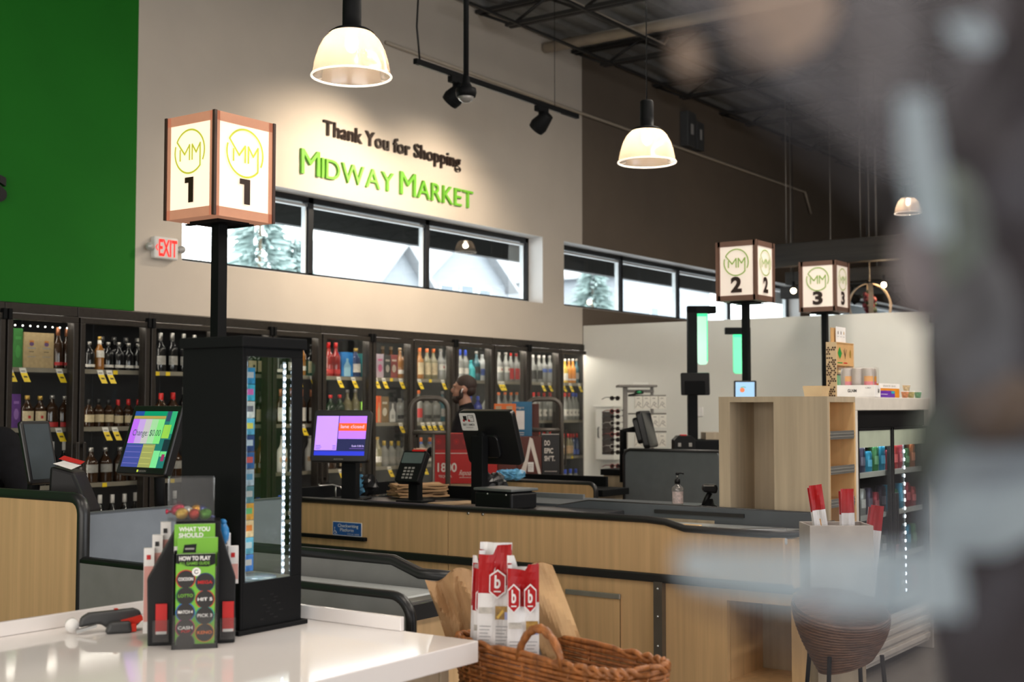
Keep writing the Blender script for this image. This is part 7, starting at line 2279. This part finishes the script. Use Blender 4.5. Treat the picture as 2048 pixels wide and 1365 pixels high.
for ri, (ya, yb, xs) in enumerate(rows):
    for k, px in enumerate(xs):
        h = RZ(ya) - RZ(yb)
        if pp is None:
            mb = MB(); w_ = 14.5 * kr; mb.bb(-w_ / 2, w_ / 2, -0.06, -0.02, -h, 0, PKW); pp = o = mb.build('accessory_pack')
            mb = MB(); F = Face((0, -0.0605, 0), (1, 0, 0), (0, 0, 1)); mb.rect(F, -0.018, 0.012, -0.025, -0.018, PKL); mb.ribbon(F, [(-0.03, -h * 0.9), (0.0, -h * 0.45), (0.02, -h * 0.6), (-0.005, -h * 0.7), (0.03, -h * 0.92)], 0.005, PKL); mb.build('print', o)
        else: o = copy_tree(pp)
        o.location = Mr @ Vector((RX(px), 0, RZ(ya))); o.rotation_euler = (0, 0, TH - PI / 2)
        tag(o, 'white accessory pack on the grey rack, %s row, %s from left' % (('top', 'middle', 'lower')[ri], ORD[k]), 'accessory pack', 'white packs on the accessory rack')
gp = None
LNS = mat('dark_sunglass_lens', (0.02, 0.015, 0.015), 0.08); 
for k, py in enumerate((797, 823, 834, 847, 858, 869, 880, 893, 905, 932)):
    fm = mat('sunglass_frame_%d' % (k % 4), ((0.03, 0.02, 0.015), (0.2, 0.02, 0.015), (0.03, 0.03, 0.03), (0.35, 0.33, 0.3))[k % 4], 0.3)
    t2 = thing('sunglasses', '%s sunglasses on the left side of the grey rack, %s from the top' % (('brown', 'dark red', 'black', 'pale grey')[k % 4], ORD[k]), 'sunglasses', Mr @ Vector((RX(1229), -0.04, RZ(py))), TH - PI / 2 + 0.6, 'sunglasses on the accessory rack')
    mb = MB()
    for sg in (-1, 1):
        mb.tube([(sg * 0.036 + 0.026 * math.cos(a), 0, 0.02 * math.sin(a)) for a in [2 * PI * i / 12 for i in range(13)]], 0.004, fm, 5); mb.tube([(sg * 0.066, 0, 0.008), (sg * 0.068, 0.06, 0.008), (sg * 0.066, 0.12, -0.01)], 0.004, fm, 5)
    mb.tube([(-0.012, 0, 0.004), (0, -0.003, 0.008), (0.012, 0, 0.004)], 0.004, fm, 5); mb.build('frame', t2)
    mb = MB()
    for sg in (-1, 1): mb.ball((sg * 0.036, 0, 0), (0.025, 0.003, 0.019), LNS, 10)
    mb.build('lens', t2)
mb = MB(); mb.tube([(-0.08, 0, -0.01), (-0.02, 0, 0.0), (0.0, 0, 0.015), (0.03, 0, 0.02), (0.07, 0, 0.015)], [0.006, 0.01, 0.02, 0.022, 0.012], mat('black_cap_fabric', (0.012, 0.014, 0.012), 0.6), 8); mb.ball((0.025, -0.018, 0.02), (0.025, 0.008, 0.014), mat('green_lens', (0.02, 0.3, 0.1), 0.15), 10)
o = mb.build('sport_glasses'); o.location = Mr @ Vector((RX(1272), -0.05, RZ(789))); o.rotation_euler = (0, 0, TH - PI / 2); tag(o, 'black sport glasses with a green mirrored lens on the top of the grey rack', 'sunglasses')

# ================================================================ sanitizer and scanner on lane two
q = onZ(1355, 1010, 0.93)
t = thing('sanitizer_bottle', 'clear pump bottle of hand sanitizer with a black pump on lane two', 'pump bottle', (6.7, onX(1355, 1000, 6.7).y, 0.9255))
mb = MB(); mb.lathe([(0.026, 0.0), (0.033, 0.004), (0.033, 0.085), (0.036, 0.1), (0.028, 0.11), (0.013, 0.12), (0.013, 0.128)], (0, 0, 0), film('sanitizer_plastic', (0.95, 0.93, 0.92), 0.08, 0.03, 0.2, (0.75, 0.68, 0.66), 0.5), 18); mb.build('bottle', t)
mb = MB(); mb.lathe([(0.0335, 0.012), (0.0335, 0.082)], (0, 0, 0), mat('sanitizer_label', (0.62, 0.5, 0.48), 0.5, var=0.25, scale=80), 10, math.radians(150), math.radians(290), caps=False); mb.build('label', t)
mb = MB(); mb.cyl((0, 0, 0.126), (0, 0, 0.155), 0.0165, BLACK); mb.cyl((0, 0, 0.155), (0, 0, 0.18), 0.005, CHROME); mb.cyl((0, 0, 0.178), (0, 0, 0.192), 0.011, BLACK); p = RT * 0.03; mb.tube([(0, 0, 0.188), (p.x, p.y, 0.188), (p.x * 1.2, p.y * 1.2, 0.182)], 0.005, BLACK, 8); mb.build('pump', t)
q = onX(1412, 1013, 6.62)
t = thing('barcode_scanner', 'black handheld barcode scanner in its stand beside the pump bottle', 'scanner', (6.66, q.y, 0.9255), TH - PI / 2)
mb = MB(); mb.lathe([(0.05, 0), (0.05, 0.008), (0.03, 0.02), (0.022, 0.05)], (0, 0, 0), BLACK, 18); mb.tube([(-0.03, 0, 0.01), (-0.015, 0, 0.05), (0.005, 0, 0.085)], 0.016, BLACK, 10); mb.build('stand', t)
mb = MB(); mb.prism([(-0.035, 0.09), (0.04, 0.08), (0.05, 0.11), (0.04, 0.135), (-0.03, 0.135), (-0.042, 0.115)], 'y', -0.028, 0.028, BLACK); mb.build('head', t, 0.01)
mb = MB(); mb.rect(Face((-0.005, -0.0285, 0.115), (1, 0, 0), (0, 0, 1)), -0.03, 0.03, 0.008, 0.014, CHROME); mb.build('trim', t)
mb = MB(); mb.bb(-0.02, 0.02, -0.13, 0.13, 0, 0.014, CHROME); o = mb.build('merchandise_divider'); o.location = (6.1, 2.78, 0.8668); o.rotation_euler = (0, 0, math.radians(50)); tag(o, 'pale bar divider lying across the lane two conveyor belt', 'divider')

# ================================================================ hanging timber frame, hoops and lamps at the far right
TIM = mat('dark_stained_timber', (0.022, 0.018, 0.014), 0.65, var=0.5, scale=5, stretch=(1, 0.15, 4))
for k, (X, pya, pyb, pxa, lab) in enumerate(((15.0, 490, 535, 1535, 'dark timber beam hung from the roof, highest and nearest of the far-right frame'), (16.2, 545, 570, 1570, 'dark timber beam hung from the roof, middle one of the far-right frame'), (17.5, 574, 598, 1560, 'dark timber beam hung from the roof, lowest and farthest of the far-right frame'))):
    a, b = onX(pxa, pya, X), onX(pxa, pyb, X)
    t = thing('timber_beam', lab, 'beam', (X, 0, b.z))
    mb = MB(); mb.bb(0, 0.16, -3.5, a.y, 0, a.z - b.z, TIM); mb.build('beam', t, 0.004)
    for px in ((1568, 1717, 1748) if k == 0 else ((1577, 1657) if k == 1 else (1578, 1750))):
        y = onX(px, 500, X).y
        mb = MB(); mb.cyl((0.08, y, a.z - b.z), (0.08, y, 5.63 - b.z), 0.006, RK, n=6); mb.build('cable', t)
HOOP = mat('pale_wood_hoop', (0.33, 0.26, 0.19), 0.5, var=0.2, scale=20)
STAR = glow('clear_filament_bulb', (1.0, 0.72, 0.42), 30.0)


def hoop(px, py, Dp, r_px, label, bulb=None, flower=False, flat=False):
    c = dep(px, py, Dp); r = r_px * Dp / FPX
    t = thing('hoop_lamp', label, 'hoop lamp', (c.x, c.y, c.z))
    n = 40
    for k, (ang, rr) in enumerate(((0.15, 1.0), (1.35, 1.0))):
        ax = RT * math.cos(ang) + FH * math.sin(ang)
        mb = MB(); vs = []
        wd = Vector((-ax.y, ax.x, 0)) * 0.03
        for i in range(n):
            a = 2 * PI * i / n
            p = (ax * (r * math.cos(a)) + Vector((0, 0, r * math.sin(a)))) if not flat else (RT * (r * math.cos(a)) + FH * (r * math.sin(a)) + Vector((0, 0, 0.06 * k)))
            if flat: wd = Vector((0, 0, 0.03))
            q = p * (1 - 0.03)
            vs += [p - wd, p + wd, q + wd, q - wd]
        fs = []
        for i in range(n):
            j = (i + 1) % n
            for e in range(4): fs.append((i * 4 + e, i * 4 + (e + 1) % 4, j * 4 + (e + 1) % 4, j * 4 + e))
        mb.add(vs, fs, HOOP); mb.build('hoop', t)
    mb = MB(); mb.cyl((0, 0, r), (0, 0, 5.63 - c.z), 0.005, RK, n=6); mb.build('cable', t)
    if flower:
        mb = MB(); rr = random.Random(3); FL = mat('dark_red_flower', (0.12, 0.01, 0.02), 0.6, var=0.4, scale=30); LV = mat('dark_leaf', (0.03, 0.05, 0.015), 0.6)
        for k in range(40): mb.ball((rr.uniform(-.07, .07), rr.uniform(-.06, .06), r * 0.6 - k * r * 0.045), rr.uniform(0.02, 0.045), FL if (k % 3 or k > 33) else LV, 6)
        mb.cyl((0, 0, r), (0, 0, -r * 0.9), 0.006, LV, n=6); mb.build('dried_flowers', t)
    if bulb:
        b = dep(bulb[0], bulb[1], Dp - 0.1) - c
        mb = MB(); mb.ball(b, 0.035, STAR, 10); mb.build('bulb', t)
        mb = MB(); mb.cyl(b + Vector((0, 0, 0.03)), b + Vector((0, 0, 0.12)), 0.018, BLACKM, n=10); mb.build('socket', t)
        lamp('hoop_bulb', 'POINT', b + Vector((0, 0, -0.06)), 6, (1.0, 0.7, 0.4), 0.03, parent=t)
    return t


hoop(1740, 612, 16.0, 45, 'pale wooden hoop lamp with hanging dark flowers above the white partition', (1768, 570), True)
hoop(1858, 560, 15.5, 48, 'pale wooden hoop lamp with a bright bulb right of the hoop of flowers', (1872, 565))
hoop(1870, 617, 14.0, 30, 'flat pale hoop lamp low at the far right above the partition', None, False, True)
c = dep(1587, 582, 16.5)
t = thing('bare_bulb_lamp', 'single bright filament bulb hanging between lane signs 2 and 3', 'bulb lamp', (c.x, c.y, c.z))
mb = MB(); mb.ball((0, 0, 0), 0.036, STAR, 10); mb.build('bulb', t); mb = MB(); mb.cyl((0, 0, 0.03), (0, 0, 0.12), 0.02, BLACKM, n=10); mb.build('socket', t); mb = MB(); mb.cyl((0, 0, 0.1), (0, 0, 5.63 - c.z), 0.005, BLACK, n=6); mb.build('cable', t)
a = dep(1720, 590, 17.0)
t = thing('track_light', 'black track rail with four spotlight heads above the right part of the partition', 'track light', (a.x, a.y, a.z), TH - PI / 2)
mb = MB(); mb.bb(-0.25, 0.95, -0.02, 0.02, 0.1, 0.14, BLACKM); mb.build('rail', t)
mb = MB(); mb.cyl((0.1, 0, 0.14), (0.1, 0, 5.6 - a.z), 0.006, BLACK, n=6); mb.cyl((0.7, 0, 0.14), (0.7, 0, 5.6 - a.z), 0.006, BLACK, n=6); mb.build('hanger', t)
for x in (-0.1, 0.44, 0.62, 0.82):
    mb = MB(); mb.cyl((x, 0, 0.1), (x, 0, 0.02), 0.02, BLACKM, n=8); mb.cyl((x - 0.06, 0, 0.03), (x + 0.05, -0.05, -0.1), 0.05, BLACKM, 0.06, 12); mb.build('spotlight_head', t)

# ================================================================ rattan stool and the second bread basket (lower right)
c = dep(1692, 1315, 4.5)
zs = c.z
t = thing('rattan_stool', 'brown woven rattan bucket stool on thin black metal legs at lower right', 'stool', (c.x, c.y, 0), TH - PI / 2 + 0.2)
RAT = mat('brown_rattan_weave', (0.16, 0.075, 0.04), 0.5, var=0.35, scale=45, stretch=(0.4, 0.4, 2.5), bump=0.6)
mb = MB(); n = 28
g = []
for j in range(10):
    v = j / 9
    z = zs - 0.02 + v * 0.19
    rx = 0.095 + 0.075 * math.sin(v * PI / 2); ry = 0.09 + 0.07 * math.sin(v * PI / 2)
    for i in range(n):
        a = 2 * PI * i / n
        g.append((rx * math.cos(a), ry * math.sin(a) + 0.04 * v, z + 0.045 * v * math.sin(a) + (0.03 * math.cos(a * 1) * (1 - v))))
fs = [(j * n + i, j * n + (i + 1) % n, (j + 1) * n + (i + 1) % n, (j + 1) * n + i) for j in range(9) for i in range(n)]
mb.add(g, fs, RAT, True); mb.add([(x * 0.96, y * 0.96, z) for x, y, z in g], [f[::-1] for f in fs], RAT, True); mb.add([g[i] for i in range(n)], [tuple(range(n))[::-1]], RAT)
for j in range(1, 10):
    for hh in (0.0, 0.5):
        a_, b_ = g[(j - 1) * n:j * n], g[j * n:(j + 1) * n]
        mb.tube([Vector(p).lerp(Vector(q), hh) * 1.0 for p, q in zip(a_, b_)] + [Vector(a_[0]).lerp(Vector(b_[0]), hh)], 0.005, RAT, 4)
mb.build('seat', t)
for (x, y) in ((-0.10, -0.08), (0.09, -0.09), (-0.09, 0.1), (0.1, 0.1)):
    mb = MB(); mb.tube([(x, y, zs + 0.02), (x * 1.45, y * 1.45, 0.0)], 0.008, BLACKM, 8); mb.build('leg', t)
mb = MB(); f = 0.42
P4 = [(x * (1.45 - 0.45 * f), y * (1.45 - 0.45 * f), (zs + 0.02) * f) for (x, y) in ((-0.10, -0.08), (0.09, -0.09), (0.1, 0.1), (-0.09, 0.1), (-0.10, -0.08))]
mb.tube(P4, 0.006, BLACKM, 6); mb.build('foot_ring', t)
c = dep(1672, 1110, 4.9)
t2 = thing('bread_bin', 'pale paper-lined bin holding red-topped baguette bags near the shelf unit', 'bin', (c.x, c.y, 0), TH - PI / 2)
BIN = mat('pale_bin_card', (0.5, 0.45, 0.4), 0.5, var=0.1)
zt = dep(1672, 1048, 4.9).z; zb = dep(1672, 1215, 4.9).z
mb = MB()
for (a, b, cc, dd) in ((-0.12, 0.12, -0.09, -0.084), (-0.12, 0.12, 0.084, 0.09), (-0.12, -0.114, -0.084, 0.084), (0.114, 0.12, -0.084, 0.084)): mb.bb(a, b, cc, dd, zb, zt, BIN)
mb.bb(-0.114, 0.114, -0.084, 0.084, zb, zb + 0.005, BIN); mb.build('bin', t2, 0.002)
mb = MB(); mb.bb(-0.09, 0.09, -0.07, 0.07, 0, zb, OAKD); mb.build('pedestal', t2)
for k, (px, pt, tl, lab) in enumerate(((1655, 968, 0.14, 'red-topped baguette bag leaning left in the pale bin'), (1690, 978, 0.02, 'narrow red-topped baguette bag standing upright in the pale bin'), (1722, 1010, -0.12, 'lower red-topped baguette bag leaning right in the pale bin'))):
    cb = dep(px + 8, 1090, 4.9)
    o0 = thing('baguette_bag', lab, 'bread bag', (cb.x, cb.y, zb + 0.012), rot=(0, -tl, TH - PI / 2))
    h = dep(px, pt, 4.9).z - zb - 0.012
    mb = bag_mesh(0.05, 0.035, h, WBAG, WBAG, [(h - 0.10, REDB)], (lambda k_, u: 0.0 if k_ == 0 else -0.01), 0.004, 20 + k, 6, 24); mb.build('bag', o0)
    mb = MB(); mb.tube([(0.0, 0, 0.02), (0.002, 0, h - 0.13)], 0.014, mat('baguette_crust', (0.55, 0.28, 0.08), 0.6), 8); mb.build('baguette', o0)

# ================================================================ clear cellophane bundle right in front of the lens
DW = 0.40
c0 = dep(1980, 1400, DW)
t = thing('cellophane_bundle', 'out-of-focus clear cellophane wrapped bundle very close at the right edge', 'wrapped bundle', (c0.x, c0.y, c0.z))
FILM = film('cellophane', (0.95, 0.95, 0.97), 0.008, 0.5, 0.28, (0.10, 0.096, 0.105), 0.35, fres=0.1)
FILM2 = film('cellophane_blue_sheen', (0.9, 0.95, 1.0), 0.01, 0.5, 0.70, (0.50, 0.60, 0.68), 0.35, fres=0.1)  # bluish reflections on the wrap, put into the colour of extra sheets
FILM3 = film('cellophane_warm_sheen', (1.0, 0.96, 0.92), 0.01, 0.5, 0.42, (0.70, 0.52, 0.41), 0.35, fres=0.1)  # warm tan reflections on the wrap, put into the sheet colour
FILM4 = film('cellophane_haze', (0.95, 0.95, 0.97), 0.008, 0.5, 0.42, (0.30, 0.285, 0.30), 0.35, fres=0.1)
rnd = random.Random(2)


def film_sheet(name, rows, m, Dc, amp, seed, nx=16, ns=40):
    """rows: (py, px_left, px_right) of the sheet's outline at distance Dc, bulged in depth"""
    r = random.Random(seed); ph = [r.random() * 6 for _ in range(6)]
    mb = MB(); g = []
    for j in range(ns + 1):
        f = j / ns * (len(rows) - 1)
        i0 = min(int(f), len(rows) - 2); q = f - i0
        y = rows[i0][0] * (1 - q) + rows[i0 + 1][0] * q
        xl = rows[i0][1] * (1 - q) + rows[i0 + 1][1] * q; xr = rows[i0][2] * (1 - q) + rows[i0 + 1][2] * q
        for i in range(nx + 1):
            u = i / nx
            x = xl + (xr - xl) * u
            dz = amp * (math.sin(x * 0.011 + ph[0] + y * 0.004) + 0.6 * math.sin(y * 0.013 + ph[1] - x * 0.006) + 0.35 * math.sin(x * 0.031 + y * 0.021 + ph[2]))
            g.append(dep(x, y, Dc + dz) - c0)
    fs = [(j * (nx + 1) + i, j * (nx + 1) + i + 1, (j + 1) * (nx + 1) + i + 1, (j + 1) * (nx + 1) + i) for j in range(ns) for i in range(nx)]
    mb.add(g, fs, m, True)
    return mb.build(name, t)


film_sheet('film', [(-80, 1250, 2160), (30, 1330, 2160), (140, 1420, 2160), (260, 1530, 2160), (380, 1680, 2160), (480, 1800, 2160), (600, 1845, 2160), (760, 1850, 2160), (880, 1835, 2160), (980, 1760, 2160), (1050, 1560, 2160), (1090, 1350, 2160), (1180, 1345, 2160), (1230, 1400, 2160), (1300, 1560, 2160), (1430, 1700, 2160)], FILM, DW, 0.012, 1)
film_sheet('film', [(-80, 1480, 2160), (200, 1640, 2160), (420, 1840, 2160), (620, 1870, 2160), (900, 1900, 2160), (1010, 1850, 2160), (1240, 1640, 2160), (1430, 1800, 2160)], FILM, DW + 0.06, 0.015, 2)
film_sheet('fold', [(1095, 1360, 1900), (1130, 1350, 1920), (1170, 1380, 1930), (1205, 1520, 1930), (1235, 1700, 1930)], FILM2, DW - 0.02, 0.004, 3, 16, 12)
film_sheet('fold', [(190, 1795, 1860), (300, 1800, 1880), (400, 1815, 1895), (480, 1840, 1900)], FILM2, DW - 0.02, 0.004, 4, 8, 12)
film_sheet('fold', [(330, 1915, 1990), (420, 1920, 1995), (520, 1935, 1990)], FILM, DW - 0.02, 0.004, 5, 8, 10)
film_sheet('fold', [(-60, 1440, 1640), (20, 1450, 1680), (90, 1470, 1640), (130, 1500, 1560)], FILM3, DW - 0.01, 0.004, 6, 8, 10)
film_sheet('fold', [(40, 1890, 1960), (70, 1900, 1990), (95, 1930, 1985)], FILM2, DW - 0.03, 0.003, 7, 8, 8)
film_sheet('fold', [(70, 1352, 1382), (110, 1348, 1408), (150, 1366, 1400)], FILM3, DW - 0.02, 0.002, 8, 6, 8)
film_sheet('fold', [(-80, 1300, 2000), (40, 1400, 2010), (160, 1560, 1960), (260, 1660, 1900), (360, 1760, 1880)], FILM4, DW + 0.03, 0.008, 9, 14, 16)
film_sheet('fold', [(-80, 1700, 1800), (60, 1690, 1840), (200, 1720, 1850), (300, 1740, 1830)], FILM4, DW + 0.01, 0.006, 10, 10, 12)
film_sheet('fold', [(900, 1900, 2160), (1000, 1850, 2160), (1060, 1840, 2100), (1110, 1870, 2000)], FILM2, DW + 0.01, 0.006, 11, 10, 10)
for px, py, r3, cc, nm in ((1905, 480, (0.012, 0.012, 0.026), (0.20, 0.24, 0.20), 'pale_green_pack'), (1840, 530, (0.009, 0.01, 0.02), (0.24, 0.21, 0.22), 'pale_pack'), (1985, 810, (0.016, 0.016, 0.014), (0.11, 0.072, 0.045), 'tan_pack'), (1940, 650, (0.016, 0.016, 0.03), (0.10, 0.10, 0.105), 'grey_pack'), (1880, 905, (0.01, 0.01, 0.02), (0.06, 0.075, 0.06), 'dark_green_pack')):
    mb = MB(); mb.ball(dep(px, py, DW + 0.045) - c0, r3, mat(nm, cc, 0.6, var=0.4, scale=40, spec=0.2), 14); mb.build(nm, t)
mb = MB(); DK = mat('dark_plum_pack', (0.022, 0.014, 0.017), 0.7, var=0.5, scale=25, spec=0.1)
MD = mat('dark_grey_pack', (0.12, 0.11, 0.11), 0.5, var=0.5, scale=20)
p = dep(2075, 800, DW + 0.2) - c0
mb.ball(dep(2085, 700, DW + 0.16) - c0, (0.042, 0.05, 0.17), DK, 20); mb.ball(dep(2090, 1180, DW + 0.16) - c0, (0.05, 0.05, 0.09), DK, 18); mb.ball(dep(2110, 300, DW + 0.16) - c0, (0.035, 0.04, 0.08), DK, 16); mb.build('contents', t)
# the stand below the frame that carries it
t = thing('display_stand', 'slim grey stand below the cellophane bundle, just under the lower right frame edge', 'stand', (c0.x + 0.09, c0.y + 0.02, 0))
mb = MB(); mb.bb(-0.05, 0.05, -0.05, 0.05, c0.z - 0.06, c0.z - 0.045, BLACKM); mb.build('top', t)
mb = MB(); mb.cyl((0, 0, 0.02), (0, 0, c0.z - 0.06), 0.02, BLACKM); mb.build('post', t)
mb = MB(); mb.lathe([(0.14, 0), (0.14, 0.015), (0.03, 0.02)], (0, 0, 0), BLACKM, 24); mb.build('base', t)
